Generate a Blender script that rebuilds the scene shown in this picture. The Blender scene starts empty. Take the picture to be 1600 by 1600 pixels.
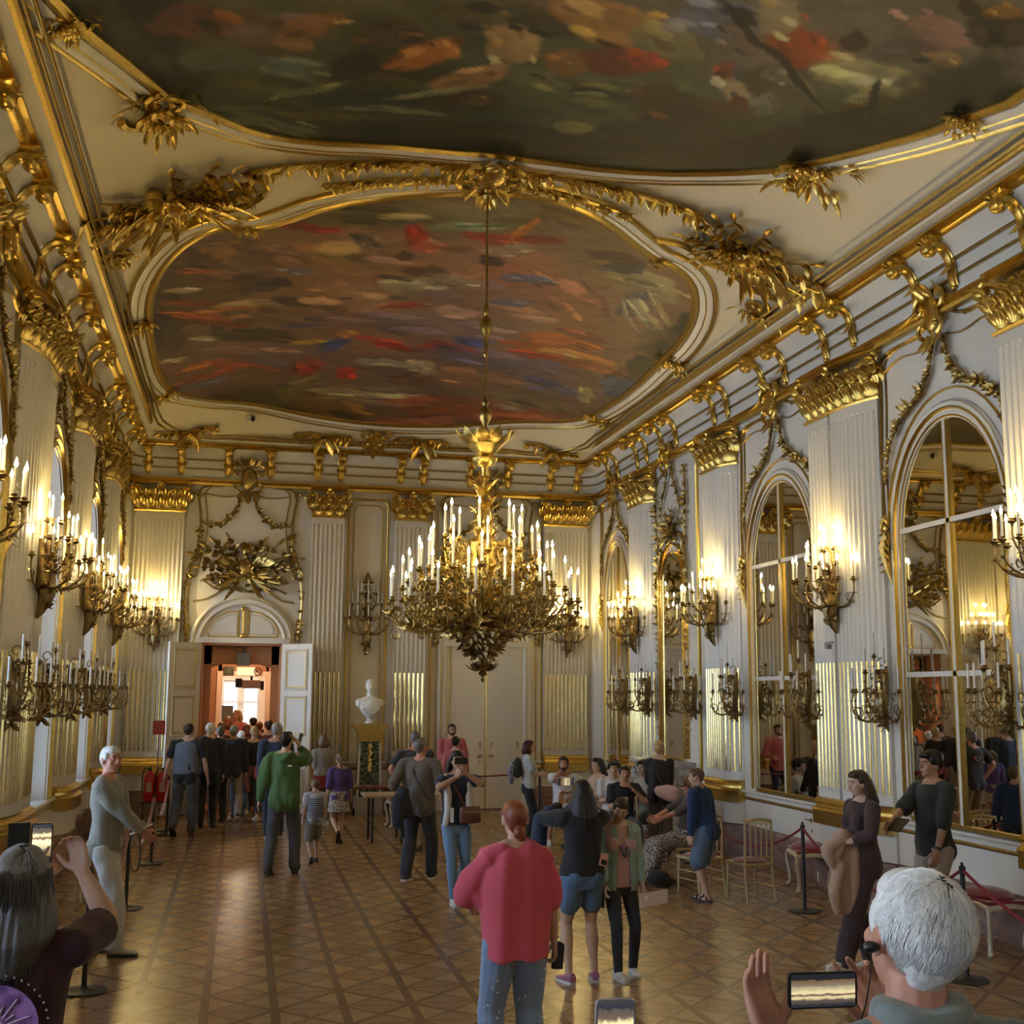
import bpy, math, random
import numpy as np
from mathutils import Vector, Matrix, Quaternion
PI=math.pi
S=bpy.context.scene
C=bpy.context.collection
rnd=random.Random(7)
# ------------------------------------------------------------ camera
cam=bpy.data.cameras.new('camera'); camo=bpy.data.objects.new('camera',cam); C.objects.link(camo); S.camera=camo
CAMZ=2.35
_yaw,_pit,_rol=.219047,.151030,.0067823
_d=Vector((math.sin(_yaw)*math.cos(_pit),math.cos(_yaw)*math.cos(_pit),math.sin(_pit)))
_r=Vector((math.cos(_yaw),-math.sin(_yaw),0)); _u=_r.cross(_d)
_r,_u=math.cos(_rol)*_r+math.sin(_rol)*_u,-math.sin(_rol)*_r+math.cos(_rol)*_u
_m=Matrix((_r,_u,-_d)).transposed().to_4x4(); _m.translation=(0,0,CAMZ); camo.matrix_world=_m
cam.sensor_width=36; cam.sensor_height=36; cam.lens=1872.35/1600*36; cam.clip_start=.05; cam.clip_end=200
# ------------------------------------------------------------ colour management, world
S.view_settings.view_transform='Standard'; S.view_settings.look='None'; S.view_settings.gamma=1
S.view_settings.use_curve_mapping=False; S.view_settings.exposure=EXPO=.86
S.cycles.use_denoising=True; S.cycles.max_bounces=7; S.cycles.diffuse_bounces=4; S.cycles.glossy_bounces=4
S.cycles.transmission_bounces=4; S.cycles.transparent_max_bounces=8; S.cycles.sample_clamp_indirect=6
S.cycles.caustics_reflective=False; S.cycles.caustics_refractive=False
W=bpy.data.worlds.new('sky'); S.world=W; W.use_nodes=True
nt=W.node_tree; bg=nt.nodes['Background']; bg.inputs[0].default_value=(.66,.80,1,1); bg.inputs[1].default_value=SKY=4.6
LAMPK=1.72
# ------------------------------------------------------------ materials
MATS={}
def mat(name,col,rough=.5,metal=0,spec=.5,noise=None,bump=None,emit=None,coat=0,sheen=0,alpha=None,trans=0,sss=0):
    """noise=(scale,(r,g,b) second colour,contrast,(stretch xyz)); bump=(scale,strength,distance,(stretch))"""
    if name in MATS: return MATS[name]
    m=bpy.data.materials.new(name); m.use_nodes=True; t=m.node_tree; b=t.nodes['Principled BSDF']
    I=b.inputs
    I['Base Color'].default_value=(*col,1); I['Roughness'].default_value=rough; I['Metallic'].default_value=metal
    I['Specular IOR Level'].default_value=spec; I['Coat Weight'].default_value=coat; I['Coat Roughness'].default_value=.12
    if sheen: I['Sheen Weight'].default_value=sheen
    if trans: I['Transmission Weight'].default_value=trans
    if sss: I['Subsurface Weight'].default_value=sss; I['Subsurface Radius'].default_value=(.02,.008,.004); I['Subsurface Scale'].default_value=.5
    if alpha is not None: I['Alpha'].default_value=alpha
    def noi(sc,st,det=4):
        tc=t.nodes.new('ShaderNodeTexCoord'); mp=t.nodes.new('ShaderNodeMapping'); mp.inputs['Scale'].default_value=st
        n=t.nodes.new('ShaderNodeTexNoise'); n.inputs['Scale'].default_value=sc; n.inputs['Detail'].default_value=det
        t.links.new(tc.outputs['Object'],mp.inputs[0]); t.links.new(mp.outputs[0],n.inputs['Vector']); return n
    if noise:
        n=noi(noise[0],noise[3] if len(noise)>3 else (1,1,1)); r=t.nodes.new('ShaderNodeValToRGB'); c=noise[2]
        r.color_ramp.elements[0].position=.5-c; r.color_ramp.elements[1].position=.5+c
        r.color_ramp.elements[0].color=(*col,1); r.color_ramp.elements[1].color=(*noise[1],1)
        t.links.new(n.outputs[0],r.inputs[0]); t.links.new(r.outputs[0],I['Base Color'])
    if bump:
        n=noi(bump[0],bump[3] if len(bump)>3 else (1,1,1)); bp=t.nodes.new('ShaderNodeBump'); bp.inputs['Strength'].default_value=bump[1]; bp.inputs['Distance'].default_value=bump[2]
        t.links.new(n.outputs[0],bp.inputs['Height']); t.links.new(bp.outputs[0],I['Normal'])
    if emit: I['Emission Color'].default_value=(*emit[0],1); I['Emission Strength'].default_value=emit[1]
    MATS[name]=m; return m
CREAM=mat('cream_paint',(.76,.725,.655),.38,noise=(1.3,(.71,.67,.59),.3),bump=(30,.05,.002))
CREAM2=mat('panel_paint',(.70,.65,.57),.42,noise=(1.7,(.65,.60,.52),.3))
WHITE=mat('white_paint',(.80,.80,.80),.35)
GOLD=mat('gilding',(.76,.55,.16),.30,1,noise=(22,(.56,.38,.09),.25),bump=(60,.35,.004))
GOLDL=mat('bright_gilding',(.92,.70,.28),.22,1,noise=(40,(.75,.5,.16),.2),bump=(25,.12,.003,(1,1,.3)))
GOLDD=mat('aged_gilding',(.50,.37,.13),.36,1,noise=(18,(.30,.21,.07),.25),bump=(50,.4,.004))
BRONZE=mat('dark_bronze_gilding',(.38,.28,.12),.38,1,noise=(14,(.22,.15,.07),.25),bump=(50,.4,.004))
MARB=mat('red_marble',(.30,.20,.17),.25,noise=(5,(.19,.12,.105),.15,(1,1,2)))
WMARB=mat('veined_marble',(.62,.60,.58),.25,noise=(7,(.38,.36,.36),.12,(1,1,2)))
PLAST=mat('white_plaster',(.84,.83,.81),.45)
CEILM=mat('ceiling_stucco',(.76,.68,.51),.6,noise=(.8,(.73,.64,.46),.3))
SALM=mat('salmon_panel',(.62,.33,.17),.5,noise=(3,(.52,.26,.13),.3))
BLACK=mat('black_metal',(.012,.013,.016),.38)
BLACKP=mat('black_plastic',(.012,.012,.014),.3)
REDV=mat('red_velvet',(.22,.006,.012),.8,sheen=.6,bump=(150,.3,.002))
ROPE=mat('red_rope',(.20,.01,.02),.75,bump=(200,.5,.002))
WAX=mat('ivory_candle',(.86,.80,.66),.4)
WAXG=mat('white_candle',(.78,.77,.75),.4)
FLAME=mat('flame_bulb',(1,.9,.6),.3,emit=((1,.80,.42),42)); FLAME.cycles.emission_sampling='NONE'
MIRR=mat('mirror_glass',(.80,.79,.74),.015,1,noise=(2.5,(.77,.75,.69),.3))
def glassm():
    m=bpy.data.materials.new('window_glass'); m.use_nodes=True; t=m.node_tree; t.nodes.clear()
    o=t.nodes.new('ShaderNodeOutputMaterial'); a=t.nodes.new('ShaderNodeBsdfTransparent'); g=t.nodes.new('ShaderNodeBsdfGlossy'); x=t.nodes.new('ShaderNodeMixShader'); f=t.nodes.new('ShaderNodeFresnel')
    a.inputs[0].default_value=(.86,.93,1,1); g.inputs[1].default_value=.02; f.inputs[0].default_value=1.45
    t.links.new(f.outputs[0],x.inputs[0]); t.links.new(a.outputs[0],x.inputs[1]); t.links.new(g.outputs[0],x.inputs[2]); t.links.new(x.outputs[0],o.inputs[0]); return m
GLASS=glassm()
def floorm():
    m=bpy.data.materials.new('parquet'); m.use_nodes=True; t=m.node_tree; b=t.nodes['Principled BSDF']; N=t.nodes; L=t.links
    def M(op,a,b_=None,c=None):
        n=N.new('ShaderNodeMath'); n.operation=op
        for i,v in enumerate((a,b_,c)):
            if v is None: continue
            if isinstance(v,(int,float)): n.inputs[i].default_value=v
            else: L.new(v,n.inputs[i])
        return n.outputs[0]
    tc=N.new('ShaderNodeTexCoord'); sp=N.new('ShaderNodeSeparateXYZ'); L.new(tc.outputs['Object'],sp.inputs[0])
    s=.515
    def cell(o,off,k=1): return M('SUBTRACT',M('FRACT',M('DIVIDE',M('ADD',o,off),s*k)),.5)
    a=M('ABSOLUTE',cell(sp.outputs[0],.69+50*s)); c=M('ABSOLUTE',cell(sp.outputs[1],.2+50*s))
    strip=M('GREATER_THAN',a,.435); strip2=M('GREATER_THAN',c,.47)
    # large diamonds over 2x2 cells, small star inside
    A=M('ABSOLUTE',cell(sp.outputs[0],.69+50*s*2,2)); B=M('ABSOLUTE',cell(sp.outputs[1],.2+50*s*2,2))
    d1=M('LESS_THAN',M('ABSOLUTE',M('SUBTRACT',a,c)),.045)
    d2=M('LESS_THAN',M('ABSOLUTE',M('SUBTRACT',M('ADD',A,B),.5)),.032)
    d3=M('LESS_THAN',M('ABSOLUTE',M('SUBTRACT',M('MULTIPLY',a,2.2),c)),.03)
    d4=M('LESS_THAN',M('ABSOLUTE',M('SUBTRACT',M('MULTIPLY',c,2.2),a)),.03)
    dark=M('MAXIMUM',M('MAXIMUM',strip,M('MULTIPLY',strip2,.7)),M('MAXIMUM',M('MULTIPLY',d1,.8),d2))
    dark=M('MAXIMUM',dark,M('MULTIPLY',M('MAXIMUM',d3,d4),.55))
    mp=N.new('ShaderNodeMapping'); mp.inputs['Scale'].default_value=(3,1,1); n=N.new('ShaderNodeTexNoise'); n.inputs['Scale'].default_value=2.2; n.inputs['Detail'].default_value=6
    L.new(tc.outputs['Object'],mp.inputs[0]); L.new(mp.outputs[0],n.inputs['Vector'])
    n2=N.new('ShaderNodeTexNoise'); n2.inputs['Scale'].default_value=60; L.new(mp.outputs[0],n2.inputs['Vector'])
    # tone per triangular block
    chk=M('ADD',M('MULTIPLY',M('GREATER_THAN',a,c),.30),M('MULTIPLY',n.outputs[0],.16)); chk=M('ADD',chk,M('MULTIPLY',n2.outputs[0],.25))
    r=N.new('ShaderNodeValToRGB'); e=r.color_ramp.elements; e[0].position=.1; e[0].color=(.31,.170,.068,1); e[1].position=.75; e[1].color=(.44,.265,.115,1); L.new(chk,r.inputs[0])
    mx=N.new('ShaderNodeMix'); mx.data_type='RGBA'; L.new(dark,mx.inputs[0]); L.new(r.outputs[0],mx.inputs[6]); mx.inputs[7].default_value=(.19,.098,.038,1)
    L.new(mx.outputs[2],b.inputs['Base Color'])
    rr=M('ADD',M('MULTIPLY',n.outputs[0],.04),.24); L.new(rr,b.inputs['Roughness']); b.inputs['Specular IOR Level'].default_value=.42
    bp=N.new('ShaderNodeBump'); bp.inputs['Strength'].default_value=.06; bp.inputs['Distance'].default_value=.002
    L.new(M('ADD',M('MULTIPLY',dark,.3),M('MULTIPLY',n2.outputs[0],.25)),bp.inputs['Height']); L.new(bp.outputs[0],b.inputs['Normal'])
    return m
FLOORM=floorm()
def vcolm(name,rough=.6,gain=1.0,bump=None):
    m=bpy.data.materials.new(name); m.use_nodes=True; t=m.node_tree; b=t.nodes['Principled BSDF']; v=t.nodes.new('ShaderNodeVertexColor'); v.layer_name='Col'
    t.links.new(v.outputs[0],b.inputs['Base Color']); b.inputs['Roughness'].default_value=rough; return m
# ------------------------------------------------------------ mesh builder
class MB:
    def __init__(s,f=None): s.v=[]; s.fc=[]; s.mi=[]; s.f=f; s.m=0; s.ms=[]
    def add(s,vs,fs):
        o=len(s.v)
        if s.f: s.v.extend(tuple(s.f(*p)) for p in vs)
        else: s.v.extend(tuple(p) for p in vs)
        s.fc.extend(tuple(i+o for i in q) for q in fs); s.mi.extend([s.m]*len(fs)); return s
    def mesh(s,name):
        me=bpy.data.meshes.new(name); me.from_pydata(s.v,[],s.fc); return me
    def build(s,name,m,parent=None,smooth=True,ang=None):
        me=s.mesh(name)
        for q in (m if isinstance(m,(list,tuple)) else [m]): me.materials.append(q)
        if isinstance(m,(list,tuple)): me.polygons.foreach_set('material_index',s.mi)
        if smooth:
            me.polygons.foreach_set('use_smooth',[True]*len(me.polygons))
            try: me.set_sharp_from_angle(angle=math.radians(ang or 42))
            except Exception: pass
        me.update()
        o=bpy.data.objects.new(name,me); C.objects.link(o)
        if parent: o.parent=parent
        return o
    def box(s,x0,x1,y0,y1,z0,z1):
        s.add([(x0,y0,z0),(x1,y0,z0),(x1,y1,z0),(x0,y1,z0),(x0,y0,z1),(x1,y0,z1),(x1,y1,z1),(x0,y1,z1)],
              [(0,3,2,1),(4,5,6,7),(0,1,5,4),(1,2,6,5),(2,3,7,6),(3,0,4,7)]); return s
    def tube(s,pts,r,n=6,asp=None,side=None,cap=True,closed=False):
        P=[Vector(p) for p in pts]; k=len(P)
        R=r if isinstance(r,(list,tuple)) else [r]*k
        T=[]
        for i in range(k):
            a=P[i-1] if (i>0 or closed) else P[i]; b=P[(i+1)%k] if (i<k-1 or closed) else P[i]
            t=(b-a); T.append(t.normalized() if t.length>1e-9 else Vector((0,0,1)))
        if side is not None: N=Vector(side)
        else:
            N=Vector((0,0,1)) if abs(T[0].z)<.9 else Vector((1,0,0))
        vs=[]
        for i in range(k):
            N=(N-T[i]*N.dot(T[i])) if side is None else (Vector(side)-T[i]*Vector(side).dot(T[i]))
            if N.length<1e-6: N=Vector((1,0,0))-T[i]*T[i].x
            N=N.normalized(); Bn=T[i].cross(N)
            for j in range(n):
                a=2*PI*j/n; ca,sa=math.cos(a)*(asp or 1),math.sin(a)
                vs.append(P[i]+(N*ca+Bn*sa)*R[i])
        fs=[]
        for i in range(k-1 if not closed else k):
            for j in range(n):
                a=i*n+j; b=i*n+(j+1)%n; c=((i+1)%k)*n+(j+1)%n; d=((i+1)%k)*n+j; fs.append((a,b,c,d))
        if cap and not closed: fs.append(tuple(range(n-1,-1,-1))); fs.append(tuple(range((k-1)*n,k*n)))
        s.add(vs,fs); return s
    def lathe(s,prof,c=(0,0,0),n=12,sx=1,sy=1):
        vs=[(c[0]+r*math.cos(2*PI*j/n)*sx,c[1]+r*math.sin(2*PI*j/n)*sy,c[2]+z) for r,z in prof for j in range(n)]
        k=len(prof); fs=[(i*n+j,i*n+(j+1)%n,(i+1)*n+(j+1)%n,(i+1)*n+j) for i in range(k-1) for j in range(n)]
        fs.append(tuple(range(n-1,-1,-1))); fs.append(tuple(range((k-1)*n,k*n))); s.add(vs,fs); return s
    def ell(s,c,r,n=10,m=7,M=None):
        r=(r,r,r) if isinstance(r,(int,float)) else r
        vs=[Vector((0,0,-r[2]))]+[Vector((r[0]*math.sin(PI*i/m)*math.cos(2*PI*j/n),r[1]*math.sin(PI*i/m)*math.sin(2*PI*j/n),-r[2]*math.cos(PI*i/m))) for i in range(1,m) for j in range(n)]+[Vector((0,0,r[2]))]
        if M is not None: vs=[M@v for v in vs]
        c=Vector(c); vs=[v+c for v in vs]; e=len(vs)-1
        fs=[(0,1+(j+1)%n,1+j) for j in range(n)]+[(1+(i-1)*n+j,1+(i-1)*n+(j+1)%n,1+i*n+(j+1)%n,1+i*n+j) for i in range(1,m-1) for j in range(n)]+[(e,1+(m-2)*n+j,1+(m-2)*n+(j+1)%n) for j in range(n)]
        s.add(vs,fs); return s
    def leaf(s,p,d,nr,L,Wd,curl=.3,n=4,lob=.0):
        p=Vector(p); d=Vector(d).normalized(); nr=Vector(nr); nr=(nr-d*nr.dot(d)).normalized(); sd=d.cross(nr); vs=[]
        for i in range(n+1):
            t=i/n; w=Wd*.5*(math.sin(PI*min(1,.12+.88*t))**.8 if i<n else 0)*(1+lob*((i%2)*2-1))+1e-4
            c=p+d*(L*(t-.25*curl*t*t))+nr*(curl*L*(t*t)); h=Wd*.16*(1-t*.6)
            vs+= [c-sd*w-nr*h*.4,c+nr*h,c+sd*w-nr*h*.4,c-nr*h*1.1]
        fs=[(i*4+j,i*4+(j+1)%4,i*4+4+(j+1)%4,i*4+4+j) for i in range(n) for j in range(4)]+[(3,2,1,0),(n*4,n*4+1,n*4+2,n*4+3)]
        s.add(vs,fs); return s
    def prism(s,out,h0,h1,ax=2):
        k=len(out)
        def P(a,b,h): return (a,b,h) if ax==2 else ((a,h,b) if ax==1 else (h,a,b))
        s.add([P(a,b,h0) for a,b in out]+[P(a,b,h1) for a,b in out],[tuple(range(k-1,-1,-1)),tuple(range(k,2*k))]+[(i,(i+1)%k,k+(i+1)%k,k+i) for i in range(k)]); return s
    def sweep(s,path,prof,closed=False):
        """path (u,v) in the surface plane, prof (offset to the left of travel, height off the surface)"""
        k=len(path); vs=[]; m=len(prof)
        for i in range(k):
            p=Vector(path[i]); a=Vector(path[i-1]) if (i>0 or closed) else None; b=Vector(path[(i+1)%k]) if (i<k-1 or closed) else None
            t1=(p-a).normalized() if a is not None else None; t2=(b-p).normalized() if b is not None else None
            t1=t1 or t2; t2=t2 or t1; n1=Vector((-t1.y,t1.x)); n2=Vector((-t2.y,t2.x)); n_=(n1+n2)
            if n_.length<1e-6: n_=n1.copy()
            n_.normalize(); sc=1/max(.5,n_.dot(n1))
            for o,w in prof: q=p+n_*o*sc; vs.append((q.x,q.y,w))
        fs=[]
        for i in range(k if closed else k-1):
            for j in range(m-1):
                a=i*m+j; b=((i+1)%k)*m+j; fs.append((a,b,b+1,a+1))
        if not closed: fs+= [tuple(range(m)),tuple(range(k*m-1,(k-1)*m-1,-1))]
        s.add(vs,fs); return s
def hround(w,h,o=0,n=5): return [(o-w/2+w*i/n,h*math.sin(PI*i/n)) for i in range(n+1)]
def arc(cx,cy,r,a0,a1,n,ry=None): ry=ry or r; return [(cx+r*math.cos(a0+(a1-a0)*i/n),cy+ry*math.sin(a0+(a1-a0)*i/n)) for i in range(n+1)]
def spiral(cx,cy,r0,r1,a0,a1,n=10): return [(cx+(r0+(r1-r0)*i/n)*math.cos(a0+(a1-a0)*i/n),cy+(r0+(r1-r0)*i/n)*math.sin(a0+(a1-a0)*i/n)) for i in range(n+1)]
def bez(p0,p1,p2,p3,n=8):
    P=[np.array(p,float) for p in (p0,p1,p2,p3)]; o=[]
    for i in range(n+1): t=i/n; o.append(tuple(P[0]*(1-t)**3+3*P[1]*t*(1-t)**2+3*P[2]*t*t*(1-t)+P[3]*t**3))
    return o
def smoothp(pts,it=2,closed=False):
    P=[np.array(p,float) for p in pts]
    for _ in range(it):
        Q=[]
        for i in range(len(P) if closed else len(P)-1):
            a=P[i]; b=P[(i+1)%len(P)]; Q+=[a*.75+b*.25,a*.25+b*.75]
        P=Q if closed else [P[0]]+Q+[P[-1]]
    return [tuple(p) for p in P]
# ------------------------------------------------------------ object helpers
def tag(o,label=None,cat=None,group=None,kind=None):
    if label: o['label']=label
    if cat: o['category']=cat
    if group: o['group']=group
    if kind: o['kind']=kind
    return o
def thing(name,label,cat,loc=(0,0,0),rz=0,group=None):
    o=bpy.data.objects.new(name,None); C.objects.link(o); o.location=loc; o.rotation_euler=(0,0,rz); o.empty_display_size=.1
    return tag(o,label,cat,group)
KIDS={}
def dup(root,loc,rz=0,label=None,group=None,sc=None):
    def cp(o,par):
        c=o.copy(); C.objects.link(c)
        if par is not None: c.parent=par
        for ch in list(o.children): cp(ch,c)
        return c
    r=cp(root,None); r.location=loc; r.rotation_euler=(0,0,rz)
    if sc: r.scale=sc if isinstance(sc,tuple) else (sc,)*3
    if label: r['label']=label
    if group: r['group']=group
    return r
def struct(name,mb,m,**k): return tag(mb.build(name,m,**k),kind='structure')
# wall frames: (u along wall in world units, v height, w out of the wall)
XL,XR,YE,YB=-2.40,7.40,24.80,-13.0; XC=2.5
FE=lambda u,v,w:(u,YE-w,v)
FRt=lambda u,v,w:(XR-w,u,v)
FL=lambda u,v,w:(XL+w,u,v)
FR={'end':FE,'right':FRt,'left':FL}
ROT={'end':0,'right':-PI/2,'left':PI/2}
def wpos(side,u,v=0,w=0): return FR[side](u,v,w)
def ceilz(X,Y):
    T=2.6; qx=max(0,1-min(X+2.2,7.15-X)/T); qy=max(0,1-(24.4-Y)/T,1-(Y+12.6)/T); return 8-.65*min(1.,qx*qx+qy*qy)
FC=lambda x,y,h:(x,y,ceilz(x,y)-h)

FAR=[[2.49, 12.64], [1.65, 12.9], [0.82, 13.41], [0.26, 14.09], [-0.12, 14.35], [-0.42, 14.2], [-0.8, 14.52], [-1.12, 15.15], [-1.36, 15.98], [-1.49, 17.12], [-1.55, 18.69], [-1.55, 20.63], [-1.36, 21.98], [-0.76, 22.7], [-0.06, 22.94], [0.55, 23.15], [1.31, 23.38], [2.33, 23.52], [3.23, 23.5], [4.13, 23.4], [4.88, 23.17], [5.82, 22.69], [6.27, 22.16], [6.42, 21.13], [6.46, 19.35], [6.37, 17.62], [6.32, 16.62], [6.13, 15.58], [5.82, 14.78], [5.53, 14.38], [5.23, 14.17], [4.99, 14.11], [4.61, 13.75], [4.09, 13.17], [3.58, 12.77], [3.08, 12.61]]
NEAR=[[-1.68, 8.81], [-1.57, 9.16], [-1.51, 9.41], [-1.26, 10.0], [-0.99, 10.64], [-0.88, 10.91], [-0.5, 11.3], [-0.07, 11.73], [0.44, 11.84], [1.22, 11.72], [1.89, 11.71], [2.3, 11.67], [2.93, 11.71], [3.73, 11.75], [4.57, 11.64], [5.19, 11.36], [5.53, 10.99], [5.69, 10.73], [5.91, 10.34], [6.19, 9.75], [6.35, 9.27], [6.54, 8.69]]
B_NEAR=[(-1.12,9.64,0.61,0.78,-0.25,0.73,(38,36,26)),(-0.66,10.71,0.44,0.52,-0.13,0.47,(34,33,24)),(0.02,10.26,0.62,-0.06,0.01,0.31,(82,88,78)),(0.06,9.77,0.48,-0.06,0.01,0.27,(105,84,72)),(0.33,9.66,0.26,-0.14,0.02,0.15,(146,104,72)),(-0.62,9.63,0.3,0.13,-0.04,0.27,(90,58,46)),(0.51,10.89,1.26,-0.06,0.01,0.48,(60,66,44)),(1.77,10.99,1.63,-0.2,0.06,0.39,(50,56,38)),(0.05,11.44,0.74,0.21,-0.01,0.16,(80,86,60)),(1.13,10.94,0.55,-0.05,0.01,0.06,(108,110,82)),(1.57,10.51,0.39,-0.21,0.01,0.06,(120,120,92)),(0.38,10.73,0.34,-0.23,0.01,0.06,(100,104,78)),(1.35,9.86,0.28,-0.26,0.06,0.18,(172,106,52)),(1.55,9.71,0.14,0.06,-0,0.12,(180,116,60)),(0.81,10.19,0.19,-0.05,0.02,0.22,(32,32,26)),(2.09,9.5,0.23,0.05,0.03,0.4,(178,146,104)),(1.84,10.15,0.31,-0.22,0.05,0.16,(150,112,72)),(1.95,10.58,0.25,-0.06,0.04,0.2,(50,34,24)),(1.96,10.57,0.13,-0.03,0.02,0.09,(84,70,44)),(1.04,9.62,0.32,-0.08,0.02,0.2,(80,60,48)),(1.79,9.14,0.37,-0.09,0.05,0.22,(96,84,60)),(2.33,9.11,0.33,0,0.04,0.23,(60,56,44)),(2.6,9.68,0.22,-0.05,0.06,0.21,(120,84,50)),(2.78,8.92,0.56,0.04,0.06,0.31,(172,126,72)),(3.37,9.15,0.31,0.06,0.05,0.25,(130,122,88)),(3.04,9.57,0.28,0.02,0.05,0.25,(104,50,30)),(3.33,9.53,0.17,-0.04,0.05,0.15,(140,60,36)),(3.41,9.95,0.55,-0.03,0.05,0.16,(86,90,66)),(3.68,8.73,0.37,-0.09,0.1,0.25,(106,110,122)),(4.14,8.99,0.39,0.12,0.05,0.23,(116,100,88)),(4.1,9.5,0.11,-0.03,0.06,0.15,(110,48,30)),(4.47,9.9,0.33,0.1,0.08,0.32,(168,148,116)),(4.43,10.09,0.11,-0.03,0.05,0.12,(96,40,30)),(4.77,9.75,0.4,0.01,0.25,0.68,(78,74,62)),(4.56,9.45,0.17,-0.04,0.07,0.15,(104,98,84)),(4.51,8.95,0.28,0.15,0.05,0.37,(148,66,30)),(4.92,9.11,0.25,-0.01,0.05,0.13,(160,82,44)),(4.22,8.56,0.18,-0.04,0.13,0.26,(152,138,104)),(5.29,9.2,0.44,-0.04,0.09,0.23,(160,148,106)),(5.53,9.4,0.19,-0.22,0.08,0.12,(136,126,88)),(5.42,8.67,0.28,-0.15,0.09,0.15,(92,76,66)),(5.44,8.35,0.36,0.02,0.06,0.17,(148,112,96)),(5.78,8.66,0.1,-0.07,0.07,0.11,(152,124,84)),(5.8,8.09,0.2,-0.13,0.15,0.23,(54,44,32)),(5.76,7.9,0.12,-0.08,0.05,0.08,(140,104,50)),(4.93,8.78,0.1,-0.04,0.06,0.11,(60,36,26)),(5.95,9.36,0.56,-0.87,0.25,0.32,(34,32,20)),(5.57,10.36,1.11,-1.06,0.18,0.31,(28,22,16)),(3.97,10.6,0.9,0.1,0.16,0.56,(46,36,26)),(3.61,10.16,0.24,-0.06,0.11,0.31,(62,44,34)),(2.82,11.28,1.46,-0.12,0.07,0.34,(30,26,18)),(1.46,11.48,1.04,-0.08,0.02,0.23,(34,36,24)),(2.97,10.57,0.49,-0.12,0.08,0.3,(70,74,52)),(2.45,10.06,0.31,0.03,0.02,0.16,(94,92,62)),(4.44,9.19,0.85,0.77,-0.01,0.05,(26,24,20)),(3.9,8.66,0.09,-0.02,0.05,0.11,(30,28,24)),(5.46,9.88,0.18,-0.38,0.05,0.06,(26,24,20)),(5.55,9.51,0.04,-0.01,0.14,0.33,(28,26,20))]
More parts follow.
